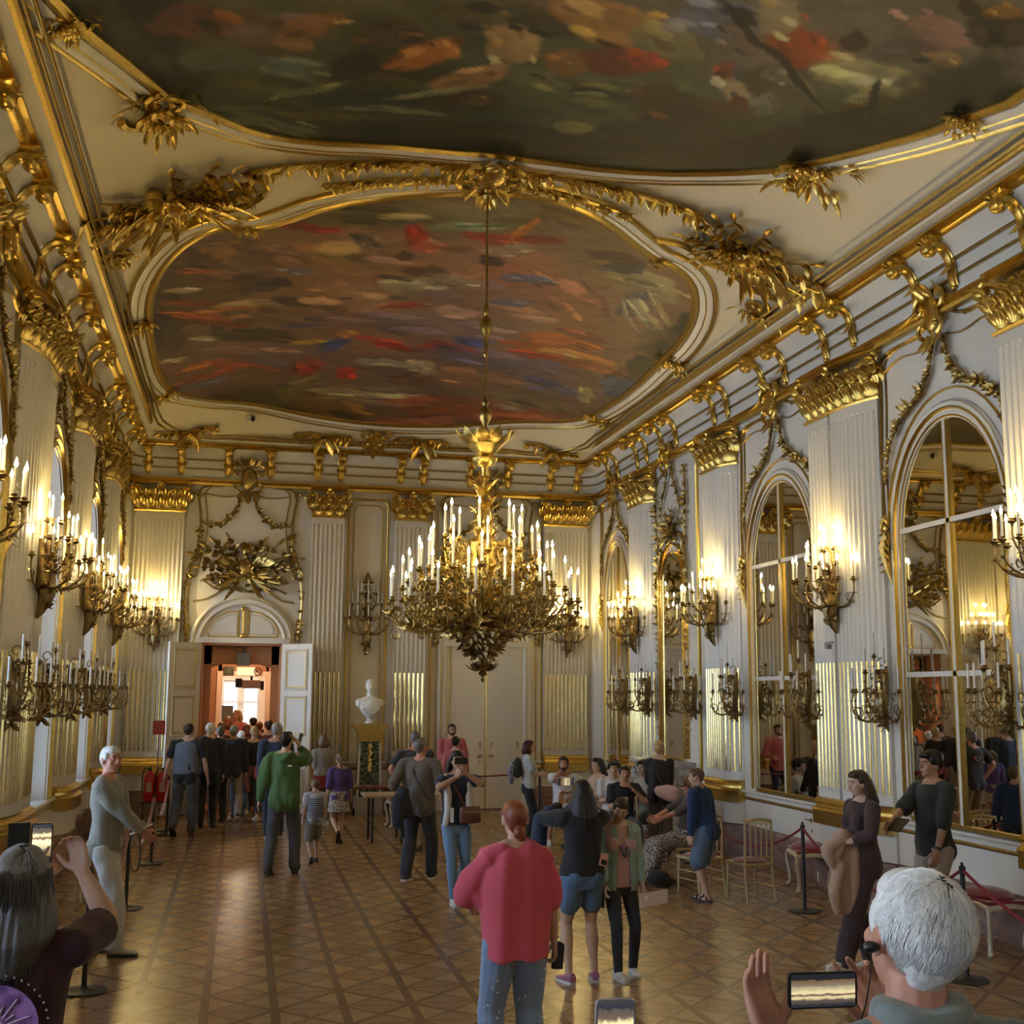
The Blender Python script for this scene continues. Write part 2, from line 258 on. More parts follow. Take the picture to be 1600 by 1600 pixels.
B_FAR=[(-0.87,16.15,0.73,0.34,-0.08,2.07,(66,52,40)),(-0.59,15.26,0.71,0.19,-0.02,0.7,(88,66,50)),(-1.28,17.61,0.34,0.27,-0.1,1.8,(48,38,28)),(2.02,15.63,1.49,0.02,0.16,1.52,(140,104,80)),(1.51,14.89,0.73,-0.18,0.06,0.55,(134,112,76)),(2.41,14.79,0.89,-0.22,0.1,0.59,(150,112,88)),(3.78,15.46,0.92,0.6,0.12,0.98,(150,98,74)),(3.26,16.43,1.52,0.04,0.13,0.73,(128,98,82)),(2.07,15.96,0.45,-0.24,0.05,0.31,(160,146,116)),(2.58,15.76,0.35,-0.08,0.04,0.23,(140,126,100)),(2.09,16.84,0.32,-0.15,0.02,0.14,(150,44,32)),(2.44,16.63,0.18,-0.04,0.03,0.2,(120,90,70)),(0.99,13.72,0.89,-0.22,0.03,0.31,(92,84,58)),(2.17,13.34,0.96,-0.23,0.05,0.3,(128,118,82)),(0.72,14.21,0.26,-0.04,0.01,0.12,(150,44,36)),(0.49,14.14,0.23,-0.05,0,0.1,(120,40,30)),(1.33,14.41,0.11,-0.03,0.03,0.3,(110,96,80)),(1.33,14.41,0.24,0.17,-0,0.12,(80,66,52)),(1.9,14.14,0.17,0.11,0,0.32,(150,44,34)),(2.1,14.49,0.19,-0.05,0.03,0.2,(176,90,70)),(1.88,14.82,0.13,-0.03,0.02,0.16,(74,50,40)),(2.47,13.71,0.51,-0.22,0.03,0.16,(122,132,96)),(3.01,14,0.5,0.06,0.03,0.17,(150,60,44)),(3.16,13.6,0.09,-0.42,0.06,0.1,(190,110,44)),(3.16,14.28,0.32,-0.08,0.05,0.22,(140,120,96)),(3,14.74,0.18,-0.04,0.04,0.18,(70,46,38)),(3.48,13.89,0.31,-0.08,0.04,0.14,(128,50,40)),(3.69,13.17,0.5,0.13,0.04,0.22,(116,88,46)),(5.05,14.82,0.55,0.04,0.08,0.31,(160,146,108)),(5.36,15.17,0.52,-0.08,0.07,0.27,(148,134,100)),(5.28,15.78,0.19,-0.13,0.17,0.52,(84,80,88)),(5.6,16.14,0.44,0.48,0,0.19,(176,160,120)),(5.65,15.73,0.46,0.71,-0.01,0.08,(170,150,110)),(5.4,16.3,0.37,0.63,-0.01,0.07,(150,136,110)),(4.52,14.28,0.46,0.09,0.04,0.18,(74,52,40)),(4.71,14.59,0.31,-0.02,0.04,0.14,(60,56,60)),(4.87,16.01,0.41,0.63,-0.01,0.1,(120,80,64)),(4.81,17.92,0.76,0.12,0.05,0.23,(176,94,44)),(4.84,18.42,0.89,0.13,0.05,0.24,(168,80,44)),(5.21,18.59,0.65,0.03,0.04,0.2,(190,130,76)),(4.86,18.95,0.7,0.17,0.03,0.18,(150,46,34)),(5.56,19.03,0.64,-0.09,0.06,0.27,(140,80,52)),(4.96,17.5,0.44,0.14,0.04,0.18,(120,66,46)),(6.32,17.32,0.32,-0.46,0.4,1.11,(46,42,28)),(6.32,18.92,0.09,-1.22,0.29,0.45,(52,50,36)),(6.18,19.57,0.19,-0.28,0.14,0.43,(70,76,96)),(5.95,20.59,0.14,0.01,0.08,0.44,(150,136,84)),(5.18,20.67,0.72,0.07,0.08,0.4,(64,66,90)),(4.88,20.39,0.5,0.14,0.03,0.16,(54,60,100)),(4.85,21.85,1.13,0.07,0.1,0.53,(110,96,72)),(1.94,22.16,1.08,-0.03,0.02,0.19,(150,134,104)),(1.9,21.73,1.06,-0.04,0.02,0.19,(110,96,74)),(1.98,22.58,1.22,-0.02,0.01,0.13,(140,124,96)),(0.41,22.63,0.83,0.21,-0.01,0.68,(64,56,38)),(1.53,22.97,0.87,0.16,0.01,0.49,(104,78,40)),(0.86,21.9,0.51,-0.85,0.08,0.56,(96,88,60)),(3.72,22.5,0.98,-0.16,0.07,0.4,(120,64,46)),(4.55,22.86,1.85,-0.45,0.07,0.35,(132,72,50)),(3.21,23.3,0.76,-0.08,0.03,0.2,(150,90,70)),(2.85,20.06,0.3,0.11,0.04,0.4,(180,160,128)),(2.75,20.96,0.45,-0.11,0.06,0.44,(100,70,56)),(0.9,20.54,0.22,-0.05,0.04,0.67,(140,44,34)),(1.59,20.8,0.18,-0.04,0.03,0.39,(160,36,30)),(2.29,19.99,0.66,0.01,0.02,0.2,(146,138,120)),(0.82,19.07,0.26,-0.15,0.01,0.14,(176,140,56)),(1.24,19.11,0.27,-0.25,0.03,0.21,(44,62,128)),(1.18,19.47,0.19,-0.18,0.01,0.11,(54,72,140)),(1.44,18.49,0.14,-0.03,0.02,0.21,(170,120,60)),(1.93,18.72,0.42,0.05,0.01,0.18,(160,60,44)),(2.27,19.01,0.38,0.05,0.02,0.18,(140,36,30)),(3.09,18.8,0.43,0.05,0.03,0.22,(156,36,28)),(3.43,18.35,0.33,0.11,0.04,0.28,(60,74,128)),(3.66,15.33,0.36,-0.01,0.04,0.2,(92,98,128)),(3.62,16.35,0.27,-0.07,0.04,0.17,(84,92,120)),(0.56,15.73,0.22,-0.05,0.01,0.12,(90,96,124)),(0.68,18.16,0.29,-0.07,0.01,0.13,(60,70,120)),(1.89,17.54,0.39,0.04,0.01,0.13,(60,110,86)),(-0.1,17.18,0.54,-0.1,0,0.15,(186,166,126)),(-0.55,17.4,0.54,-0.01,0,0.12,(160,100,54)),(-0.9,16.96,0.34,0.18,-0.01,0.14,(130,60,36)),(-0.74,17.63,0.53,0.37,-0.01,0.15,(150,74,38)),(-0.96,16.37,0.25,0.13,-0,0.11,(170,150,124)),(-0.47,18.05,0.46,0.3,-0.01,0.16,(120,56,34)),(-0.68,18.81,0.29,0.13,-0,0.14,(180,160,130)),(-1.3,19.68,0.25,0.06,-0,0.11,(160,146,120)),(-0.61,20.35,0.62,-0.06,0,0.2,(170,92,40)),(-0.19,20.69,0.54,0.23,-0,0.17,(150,70,40)),(-0.84,21.07,0.53,-0.22,0.01,0.22,(140,70,40)),(-0.96,21.66,0.43,-0.15,0.01,0.18,(90,90,110)),(-0.77,15.68,0.24,0.09,-0,0.1,(150,76,44)),(-0.91,15.15,0.31,-0.03,0,0.14,(80,56,40)),(-0.43,14.73,0.39,0.07,-0,0.18,(96,78,56)),(0.13,15.32,0.49,-0.05,0.01,0.33,(100,76,60)),(-0.02,16.34,0.43,-0,0,0.38,(70,54,40)),(0.23,19.89,0.94,-0.09,0.01,0.62,(104,84,84)),(0.46,17.42,0.74,-0.15,0.03,0.73,(112,86,72)),(0.01,18.79,0.59,0,0,0.35,(56,50,36)),(1.42,16.59,0.71,-0.17,0.04,0.39,(144,112,84)),(1.53,17.79,0.98,0.04,0.03,0.38,(110,86,88)),(2.89,17.62,1.2,0.05,0.06,0.45,(120,98,96)),(4.06,19.34,1.16,0.27,0.09,0.54,(92,80,100)),(4.41,16.45,0.7,0.73,0.04,0.52,(146,96,72)),(3.88,20.68,0.94,0.02,0.1,0.61,(128,92,66))]

# ------------------------------------------------------------ floor, walls
mb=MB(); mb.box(XL-.6,XR+.6,YB-.2,YE+9,-.12,0); struct('floor',mb,FLOORM,smooth=False)
mb=MB(); mb.box(XL,XR,YB,3.3,0,.17); struct('trim_1',mb,FLOORM,smooth=False)      # entrance step the photographer stands on
WIN=[(23.3,.80),(19.65,.85),(15.62,.97),(11.45,.97),(7.3,.97),(3.15,.97),(-1,.97),(-5.15,.97),(-9.3,.97)]
ZS,ZT=4.15,5.36
def archpts(uc,hw,zb,zs,zt,n=16): return [(uc-hw,zb)]+[(uc-hw*math.cos(PI*i/n),zs+(zt-zs)*math.sin(PI*i/n)) for i in range(n+1)]+[(uc+hw,zb)]
def wall_arched(name,side,ops,zb,u0,u1,th=.5,ztop=7.45):
    mb=MB(FR[side]); ops=sorted(ops); cur=u0
    for uc,hw in ops:
        mb.box(cur,uc-hw,0,ztop,-th,0); mb.box(uc-hw,uc+hw,0,zb,-th,0)
        a=archpts(uc,hw,ZS,ZS,ZT)[1:-1]
        for i in range(len(a)-1): (ua,va),(ub,vb)=a[i],a[i+1]; mb.prism([(ua,va),(ub,vb),(ub,ztop),(ua,ztop)],-th,0)
        if ZS>zb:
            pass
        cur=uc+hw
    mb.box(cur,u1,0,ztop,-th,0); return struct(name,mb,CREAM,smooth=False)
wall_arched('wall_left','left',WIN,.9,YB,YE+.3)
mb=MB(FR['right']); mb.box(YB,YE+.3,0,7.45,-.3,0); struct('wall_right',mb,CREAM,smooth=False)
mb=MB(); mb.box(XL-.5,XR+.3,YB-.2,YB,0,8); struct('wall_back',mb,CREAM,smooth=False)
D1,D2,DHW,DH=-.01,4.99,.80,3.34
mb=MB(FR['end'])
mb.box(XL-.5,D1-DHW,0,7.45,-.6,0); mb.box(D1-DHW,D1+DHW,DH,7.45,-.6,0); mb.box(D1+DHW,XR+.3,0,7.45,-.6,0)
struct('wall_end',mb,CREAM,smooth=False)
# rounded corners where the side walls meet the end wall
for nm,sx,xw in(('trim_2',1,XL),('trim_3',-1,XR)):
    mb=MB(); r=.45; cx=xw+sx*r; cy=YE-r
    a=[(cx-sx*r*math.cos(t),cy+r*math.sin(t)) for t in [PI/2*i/6 for i in range(7)]]
    mb.prism([(xw-sx*.02,YE+.02)]+a,0,7.3); struct(nm,mb,CREAM)
# plan path of the room used by all running mouldings
rr=.45
def plan(w=0,r=rr,y0=YB):
    x0,x1,y1=XL+w,XR-w,YE-w; r=max(.06,r-w)
    return [(x0,y0),(x0,y1-r)]+[(x0+r-r*math.cos(t),y1-r+r*math.sin(t)) for t in [PI/2*i/6 for i in range(1,6)]]+[(x0+r,y1),(x1-r,y1)]+[(x1-r+r*math.sin(t),y1-r+r*math.cos(t)) for t in [PI/2*i/6 for i in range(1,6)]]+[(x1,y1-r),(x1,y0)]
# travelling this way the room is on the right: negative offsets point into the room
def run(name,prof,m,kind=True):
    mb=MB(); mb.sweep(plan(),[(-w,z) for w,z in prof]); return struct(name,mb,m)
run('trim_4',[(0,6.55),(.03,6.62),(.04,6.8),(.07,7.0),(.14,7.15),(.26,7.24),(.30,7.29),(.30,7.33),(0,7.34)],CREAM)
run('trim_5',[(.02,6.505),(.09,6.51),(.10,6.55),(.075,6.57),(.12,6.60),(.12,6.635),(.02,6.65)],GOLD)          # architrave
for k,(w,z) in enumerate(((.055,6.84),(.09,7.02))): run('trim_%d'%(6+k),[(w-.02,z-.018),(w+.022,z-.012),(w+.022,z+.012),(w-.02,z+.018)],GOLDD)
run('trim_8',[(.24,7.235),(.33,7.24),(.35,7.26),(.33,7.29),(.40,7.30),(.40,7.32),(.24,7.33)],GOLD)
run('trim_9',[(.28,7.33),(.50,7.335),(.52,7.36),(.28,7.38)],CREAM2)
run('trim_10',[(.46,7.36),(.56,7.365),(.585,7.40),(.56,7.435),(.50,7.45),(.44,7.44)],GOLD)
run('trim_11',[(.0,7.44),(.44,7.45),(.46,7.46),(.40,7.50),(.2,7.52),(0,7.52)],CREAM2)
# ceiling
def cgrid(name,x0,x1,y0,y1,dx,dy,m):
    nx=int(round((x1-x0)/dx)); ny=int(round((y1-y0)/dy)); mb=MB()
    vs=[(x0+i*dx,y0+j*dy,ceilz(x0+i*dx,y0+j*dy)) for j in range(ny+1) for i in range(nx+1)]
    mb.add(vs,[(j*(nx+1)+i,j*(nx+1)+i+1,(j+1)*(nx+1)+i+1,(j+1)*(nx+1)+i) for j in range(ny) for i in range(nx)]); return struct(name,mb,m)
cgrid('ceiling',XL-.1,XR+.1,YB-.1,YE+.2,.2475,.2475,CEILM)
mb=MB(); mb.box(XL-.5,XR+.4,YB-.3,YE+.5,8.3,8.5); mb.box(XL-.5,XL-.1,YB-.3,YE+.5,7.45,8.3); mb.box(XR+.1,XR+.4,YB-.3,YE+.5,7.45,8.3); mb.box(XL-.5,XR+.4,YE+.2,YE+.6,7.45,8.3); mb.box(XL-.5,XR+.4,YB-.3,YB-.1,7.45,8.3)
struct('ceiling_roof',mb,CREAM2,smooth=False)
# marble baseboards, dado and dado rail
def base_seg(name,side,segs,prof,m):
    mb=MB(FR[side])
    for a,b in segs: mb.sweep([(a,0),(b,0)],[( z,w) for w,z in prof])
    return struct(name,mb,m)
ENDSEG=[(XL,D1-.98),(D1+.98,D2-.98),(D2+.98,XR)]
mp=[(.0,0),(.045,0),(.045,.40),(.03,.45),(0,.47)]; rp=[(0,.835),(.02,.835),(.03,.855),(.02,.875),(0,.875)]; rp2=[(0,.93),(.06,.935),(.075,.955),(.06,.975),(0,.98)]
for sd,segs in(('left',[(YB,YE)]),('right',[(YB,YE)]),('end',ENDSEG)):
    base_seg('baseboard_'+sd,sd,segs,mp,MARB)
n_=12
for sd,segs in(('left',[(YB,YE)]),('right',[(YB,YE)]),('end',ENDSEG)):
    base_seg('trim_%d'%n_,sd,segs,rp,GOLDD); base_seg('trim_%d'%(n_+1),sd,segs,rp2,CREAM); n_+=2
# ------------------------------------------------------------ windows of the left wall and their daylight
wn=0
for uc,hw in WIN:
    wn+=1
    if uc<-10: continue
    root=bpy.data.objects.new('window_%d'%wn,None); C.objects.link(root); root['kind']='structure'; root.location=(XL,uc,0)
    F=lambda u,v,w:(w,u,v)
    mb=MB(F); o=.34
    out=archpts(0,hw,.9,ZS,ZT); mb.sweep(out,[(0,-.5),(0,-o),(-.09,-o),(-.09,-.42),(-.02,-.5)])
    mb.box(-.035,.035,.9,ZT,-.43,-.36)
    for z in(1.02,2.62,4.2): mb.box(-hw+.02,hw-.02,z-.04,z+.04,-.43,-.355)
    mb.box(-hw,hw,.88,.97,-.5,-.02)
    mb.build('window_frame',WHITE,root,smooth=False)
    mb=MB(F); pts=archpts(0,hw-.03,.95,ZS,ZT-.03); mb.add([(u,v,-.395) for u,v in pts],[tuple(range(len(pts)))]); mb.build('pane',GLASS,root,smooth=False)
    mb=MB(F)
    for s_ in(-1,1):
        mb.box(s_*(hw-.30)-.006,s_*(hw-.30)+.006,1.1,4.1,-.352,-.34)
        mb.box(s_*.10-.03,s_*.10+.03,1.28,1.48,-.35,-.335); mb.tube([(s_*.1,1.42,-.33),(s_*.1,1.42,-.28),(s_*.22,1.42,-.27)],.010,6)
    mb.build('handle',GOLDD,root)
    la=bpy.data.lights.new('daylight',('AREA')); la.shape='RECTANGLE'; la.size=2*hw; la.size_y=ZT-.9; la.cycles.is_portal=True
    lo=bpy.data.objects.new('daylight',la); C.objects.link(lo); lo.location=(XL-.52,uc,(ZT+.9)/2); lo.rotation_euler=(0,-PI/2,0)
# ------------------------------------------------------------ doors of the end wall
def door_leaf(nm,w,h,parent,loc,rz,handle=1,wavy=False):
    e=bpy.data.objects.new(nm,None); C.objects.link(e); e.parent=parent; e.location=loc; e.rotation_euler=(0,0,rz)
    mb=MB(); mb.box(0,w,-.025,.025,.02,h); 
    for f in(1,-1):
        for z0,z1 in((.16,.86),(1.52,2.28),(2.42,h-.12)):
            if z1-z0<.1: continue
            mb.f=lambda u,v,q,f=f:(u,-f*(.025+q),v)
            p=[(.12,z0),(w-.12,z0),(w-.12,z1),(.12,z1)]; mb.sweep(p,hround(.045,.02),closed=True)
    mb.f=None; mb.build('door_panel',CREAM2 if not wavy else CREAM,e,smooth=False)
    g=MB()
    for f in(1,-1):
        g.f=lambda u,v,q,f=f:(u,-f*(.026+q),v)
        for z0,z1 in((.16,.86),(1.52,2.28),(2.42,h-.12)):
            if z1-z0<.1: continue
            p=[(.155,z0+.04),(w-.155,z0+.04),(w-.155,z1-.04),(.155,z1-.04)]; g.sweep(p,hround(.022,.014),closed=True)
        if wavy:
            for z in(1.02,1.30):
                s_=1 if z<1.1 else -1
                g.sweep(smoothp([(.13,z),(w*.3,z+.05*s_),(w*.5,z+.09*s_),(w*.7,z+.05*s_),(w-.13,z)]),hround(.04,.02))
                for x,sg in((.15,1),(w-.15,-1)):
                    g.tube([(q[0],q[1],.012) for q in spiral(x+sg*.02,z-s_*.04,.05,.012,PI/2*s_,sg*s_*4.5,10)],.010,5)
                    for k in(0,1,2): g.leaf((x,z,.01),(-sg*.3,s_*(.4-.5*k),.15),(0,0,1),.10,.04,.4)
    g.build('gilding',GOLD,e)
    k=MB(); x=w-.06 if handle>0 else .06
    for f in(1,-1):
        k.box(x-.02,x+.02,f*.03-.004,f*.03+.004,.92,1.18); k.tube([(x,f*.03,1.1),(x,f*.08,1.1),(x-.12*handle,f*.085,1.09)],.011,6)
    k.build('door_handle',BRONZE,e); return e
def doorway(num,xc,closed):
    root=bpy.data.objects.new('door_%d'%num,None); C.objects.link(root); root['kind']='structure'; root.location=(xc,YE,0)
    F=lambda u,v,w:(u,-w,v)
    mb=MB(F)    # cream architrave, arch and lunette
    top=4.28; hw=1.03
    a=archpts(0,hw,0,3.34,top,20); mb.sweep(a,[(0,0),(0,.06),(-.05,.085),(-.12,.06),(-.18,.075),(-.23,.03),(-.23,0)])
    pts=archpts(0,hw-.2,3.36,3.36,top-.2,20)[1:-1]; mb.prism(pts,0,.02); mb.box(-hw+.1,hw-.1,3.33,3.43,0,.09)
    mb.build('door_frame',CREAM,root)
    g=MB(F); g.sweep(archpts(0,hw-.065,.5,3.34,top-.06,20),hround(.035,.1)); g.sweep(archpts(0,hw-.19,.5,3.34,top-.175,20),hround(.02,.09))
    for s_ in(-1,1):
        q=[(s_*.09,3.46),(s_*.66,3.46),(s_*.70,3.56),(s_*.60,3.78),(s_*.34,3.94),(s_*.09,3.98)]
        q=q if s_<0 else q; g.sweep(q,hround(.04,.04),closed=True); q2=[(x*.82+s_*.045,3.46+(z-3.46)*.76+.055) for x,z in q]; g.sweep(q2,hround(.018,.03),closed=True)
    g.tube([(0,3.44,.03),(0,4.08,.04)],.025,8)
    for z in(3.47,4.02): g.ell((0,z,.05),(.06,.05,.03))
    g.build('gilding',GOLD,root)
    if closed:
        door_leaf('door_leaf',DHW,DH,root,(-DHW,.05,0),0,1,True); door_leaf('door_leaf',DHW,DH,root,(DHW,.05,0),PI,1,True)
        mb=MB(F); mb.tube([(0,.02,-.01),(0,3.33,-.01)],.022,8); mb.build('astragal',GOLD,root)
        mb=MB(F); mb.box(-DHW,DHW,0,.03,-.1,.05); mb.build('threshold',MARB,root,smooth=False)
    else:
        door_leaf('door_leaf',DHW-.02,DH-.02,root,(-DHW,-.06,0),PI+math.radians(42),1)
        door_leaf('door_leaf',DHW-.02,DH-.02,root,(DHW,-.06,0),-math.radians(42),1)
    return root
doorway(1,D1,False); doorway(2,D2,True)
# ------------------------------------------------------------ the passage beyond the open door
mb=MB(); y0=YE+.6
mb.box(D1-1.5,D1-DHW+.02,y0,y0+.05,0,4); mb.box(D1+DHW-.02,D1+1.5,y0,y0+.05,0,4)
for s_ in(-1,1): mb.box(D1+s_*DHW-(.05 if s_>0 else 0),D1+s_*DHW+(.05 if s_<0 else 0),YE+.02,y0+.02,0,DH)
mb.box(D1-DHW,D1+DHW,YE+.02,y0+.02,DH-.05,DH)
mb.box(D1-1.6,D1-1.5,y0,YE+5,0,4); mb.box(D1+1.5,D1+1.6,y0,YE+5,0,4)
struct('wall_passage',mb,SALM,smooth=False)
mb=MB(lambda u,v,w:(D1+u,YE+.6-w,v))     # arched inner surround
for s_ in(-1,1):
    mb.box(s_*.8-.0,s_*.60,0,DH-.05,-.02,.04); mb.sweep([(s_*.75,.15),(s_*.64,.15),(s_*.64,2.7),(s_*.75,2.7)],hround(.02,.02),closed=True)
mb.box(-.8,.8,2.92,DH-.04,-.02,.04); mb.sweep(smoothp([(-.6,2.88),(-.3,2.98),(0,3.02),(.3,2.98),(.6,2.88)]),hround(.06,.05))
for s_ in(-1,1): mb.sweep(smoothp([(s_*.66,3.06),(s_*.5,3.2),(s_*.3,3.1),(s_*.12,3.2)]),hround(.03,.03))
struct('trim_18',mb,SALM)
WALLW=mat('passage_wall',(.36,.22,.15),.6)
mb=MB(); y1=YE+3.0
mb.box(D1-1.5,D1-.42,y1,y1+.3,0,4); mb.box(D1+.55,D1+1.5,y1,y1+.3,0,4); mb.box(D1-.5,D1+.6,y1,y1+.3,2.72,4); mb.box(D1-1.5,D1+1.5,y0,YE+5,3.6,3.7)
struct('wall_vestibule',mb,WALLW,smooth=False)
mb=MB(lambda u,v,w:(D1+u,y1-w,v)); mb.sweep([(-.42,0),(-.42,2.72),(.55,2.72),(.55,0)],[(0,0),(0,.05),(.1,.05),(.1,0)]); struct('trim_19',mb,WHITE,smooth=False)
mb=MB(); mb.box(D1-2.5,D1+2.5,YE+8.6,YE+8.8,0,4); mb.box(D1-2.6,D1-2.5,YE+3.3,YE+8.8,0,4); mb.box(D1+2.5,D1+2.6,YE+3.3,YE+8.8,0,4); mb.box(D1-2.6,D1+2.6,YE+3.3,YE+8.8,3.8,3.9)
struct('wall_far_room',mb,mat('far_room_wall',(.75,.62,.5),.6),smooth=False)
mb=MB()
for x in(-.42,.10): mb.box(D1+x,D1+x+.36,YE+8.54,YE+8.59,1.5,2.6)
struct('window_10',mb,mat('bright_pane',(.6,.8,.95),.3,emit=((.65,.85,1),.9)),smooth=False)
mb=MB()
for x in(-.46,-.06,.08,.46): mb.box(D1+x-.02,D1+x+.02,YE+8.48,YE+8.56,.8,2.7)
for z in(.8,1.5,2.1,2.7): mb.box(D1-.48,D1+.48,YE+8.49,YE+8.55,z-.02,z+.02)
struct('trim_20',mb,WHITE,smooth=False)
def plight(name,loc,power,col,rad=.1,parent=None):
    l=bpy.data.lights.new(name,'POINT'); l.energy=power*LAMPK; l.color=col; l.shadow_soft_size=rad
    o=bpy.data.objects.new(name,l); C.objects.link(o); o.location=loc
    if parent: o.parent=parent
    return o
plight('passage_lamp',(D1,YE+1.6,3.3),26,(1,.55,.25),.15)
plight('far_room_lamp',(D1,YE+6,3.4),60,(1,.78,.55),.3)

# ------------------------------------------------------------ rococo ornament
def rosette(mb,c,r,k=5,nr=(0,0,1),a0=0):
    nr=Vector(nr); t=Vector((1,0,0)) if abs(nr.x)<.8 else Vector((0,1,0)); t=(t-nr*t.dot(nr)).normalized(); b=nr.cross(t); c=Vector(c)
    mb.ell(c+nr*r*.35,r*.32,6,4)
    for i in range(k):
        a=a0+2*PI*i/k; d=t*math.cos(a)+b*math.sin(a)+nr*.35; mb.leaf(c,d,nr,r*1.15,r*.85,.25,3)
def scroll(mb,cx,cy,r,a0,turn,w=.03,rad=None,end=.25,n=12):
    p=[(x,y,w) for x,y in spiral(cx,cy,r,r*end,a0,a0+turn,n)]; R=rad or r*.16
    mb.tube(p,[R*(1.25-.7*i/n) for i in range(n+1)],6); mb.ell((p[-1][0],p[-1][1],w+R*.2),R*1.3,6,4); return p
def foliage(mb,pts,w=.03,size=.07,seed=1,dens=1.0,stem=None):
    """leaves and small flowers strung along a path in the plane"""
    R=random.Random(seed); P=[Vector(p) for p in pts]; 
    if stem: mb.tube([(p.x,p.y,w) for p in P],stem,5)
    for i in range(len(P)-1):
        L=(P[i+1]-P[i]).length; k=max(1,int(L/size*1.3*dens)); t=(P[i+1]-P[i]).normalized()
        for j in range(k):
            q=P[i]+(P[i+1]-P[i])*((j+R.random())/k)
            for s_ in(-1,1):
                a=math.atan2(t.y,t.x)+s_*R.uniform(.5,1.5); mb.leaf((q.x,q.y,w),(math.cos(a),math.sin(a),R.uniform(0,.5)),(0,0,1),size*R.uniform(.8,1.5),size*.6,R.uniform(.1,.7),3)
            if R.random()<.45: rosette(mb,(q.x+R.uniform(-.3,.3)*size,q.y+R.uniform(-.3,.3)*size,w+size*.2),size*.5,5,a0=R.random())
def garland(mb,pts,size=.085,seed=1,w=.05):
    R=random.Random(seed); P=smoothp(pts,2); acc=0; k=len(P)
    mb.tube([(p[0],p[1],w) for p in P],.012,5)
    for i in range(0,k):
        q=P[i]; f=size*(.65+.5*math.sin(PI*i/(k-1)))*(1.25 if i%3==0 else .8)
        rosette(mb,(q[0],q[1],w),f*.62,5,a0=R.random()*6)
        for _ in range(4):
            a=R.random()*6.28; mb.leaf((q[0],q[1],w-.01),(math.cos(a),math.sin(a),.3),(0,0,1),f*R.uniform(.8,1.3),f*.55,.4,3)
def trophy(mb,s=1.0,seed=3,w=.06,top=True):
    """crossed spears, banners, quiver, shield and ribbon; about 2s wide"""
    R=random.Random(seed)
    for a,L,o in((14,1.15,.02),(24,1.0,.05),(38,.95,.03),(166,1.15,.03),(152,1.0,.06),(140,.92,.04),(62,.72,.04),(116,.78,.04),(4,.95,.02),(177,.98,.02),(-12,.8,.03),(192,.8,.03)):
        a=math.radians(a+R.uniform(-4,4)); d=Vector((math.cos(a),math.sin(a),0)); p0=-d*.2*s; p1=d*L*s*.9
        mb.tube([(p0.x,p0.y,w+o),(p1.x,p1.y,w+o)],.012*s,6); mb.leaf((p1.x,p1.y,w+o),d,(0,0,1),.17*s,.07*s,0,4)
        for f in (.45,.62,.78):
            if R.random()<.75:
                q=d*L*s*f
                for k in range(5): b=a+R.uniform(-1.3,1.3); mb.leaf((q.x,q.y,w+o),(math.cos(b),math.sin(b),R.uniform(.1,.5)),(0,0,1),R.uniform(.10,.20)*s,R.uniform(.06,.10)*s,R.uniform(.2,.6),4,.12)
    for sg in(-1,1):      # banners and quiver
        for k in range(7):
            a=math.radians(90-sg*(38+k*8)); q=Vector((sg*(.10+.02*k)*s,(.02+.02*k)*s,w+.015*k)); mb.leaf(q,(math.cos(a),math.sin(a),.2),(0,0,1),R.uniform(.30,.46)*s,.13*s,.3,5,.12)
        for k in range(8):
            a=math.radians(90-sg*(92+k*9)); mb.leaf((sg*.05*s*(k%3),-.04*s,w),(math.cos(a),math.sin(a),.12),(0,0,1),R.uniform(.45,.78)*s,.09*s,.2,6,.12)
        scroll(mb,sg*.34*s,-.26*s,.17*s,PI/2,sg*-4.8,w+.03,.020*s); scroll(mb,sg*.62*s,-.20*s,.12*s,PI/2,sg*4.6,w+.02,.018*s); scroll(mb,sg*.30*s,.18*s,.12*s,0,sg*4.2,w+.05,.018*s)
        mb.tube([(sg*.1*s,-.1*s,w+.05),(sg*.5*s,.12*s,w+.06)],[.05*s,.035*s],8)
    mb.ell((0,.04*s,w+.05*s),(.13*s,.17*s,.06*s),12,8); mb.tube([(.15*s*math.cos(q),.04*s+.19*s*math.sin(q),w+.05*s) for q in [k*PI/8 for k in range(16)]],.016*s,5,closed=True)
    for k in range(60):
        a=R.random()*6.28; r=R.uniform(.05,.42)*s; mb.leaf((r*math.cos(a),r*math.sin(a)*.75,w+.03+.05*s*R.random()),(math.cos(a+R.uniform(-1,1)),math.sin(a+R.uniform(-1,1)),R.uniform(.1,.6)),(0,0,1),R.uniform(.07,.16)*s,.06*s,.5,3)
    for k in range(14): a=R.random()*6.28; r=R.uniform(.1,.38)*s; rosette(mb,(r*math.cos(a),r*math.sin(a)*.7,w+.06*s),.05*s,5,a0=a)
    if top:
        mb.ell((0,.40*s,w+.07*s),(.085*s,.11*s,.09*s),10,7)
        for k in range(15): a=math.radians(15+k*11); mb.leaf((0,.42*s,w+.06*s),(math.cos(a),math.sin(a),.3),(0,0,1),R.uniform(.16,.26)*s,.07*s,.6,4)
    R_=[( -.8*s,-.2*s),(-.5*s,-.42*s),(-.15*s,-.3*s),(.15*s,-.46*s),(.5*s,-.3*s),(.82*s,-.44*s)]
    mb.tube([(x,y,w+.03) for x,y in smoothp(R_)],.022*s,5,asp=1.8)
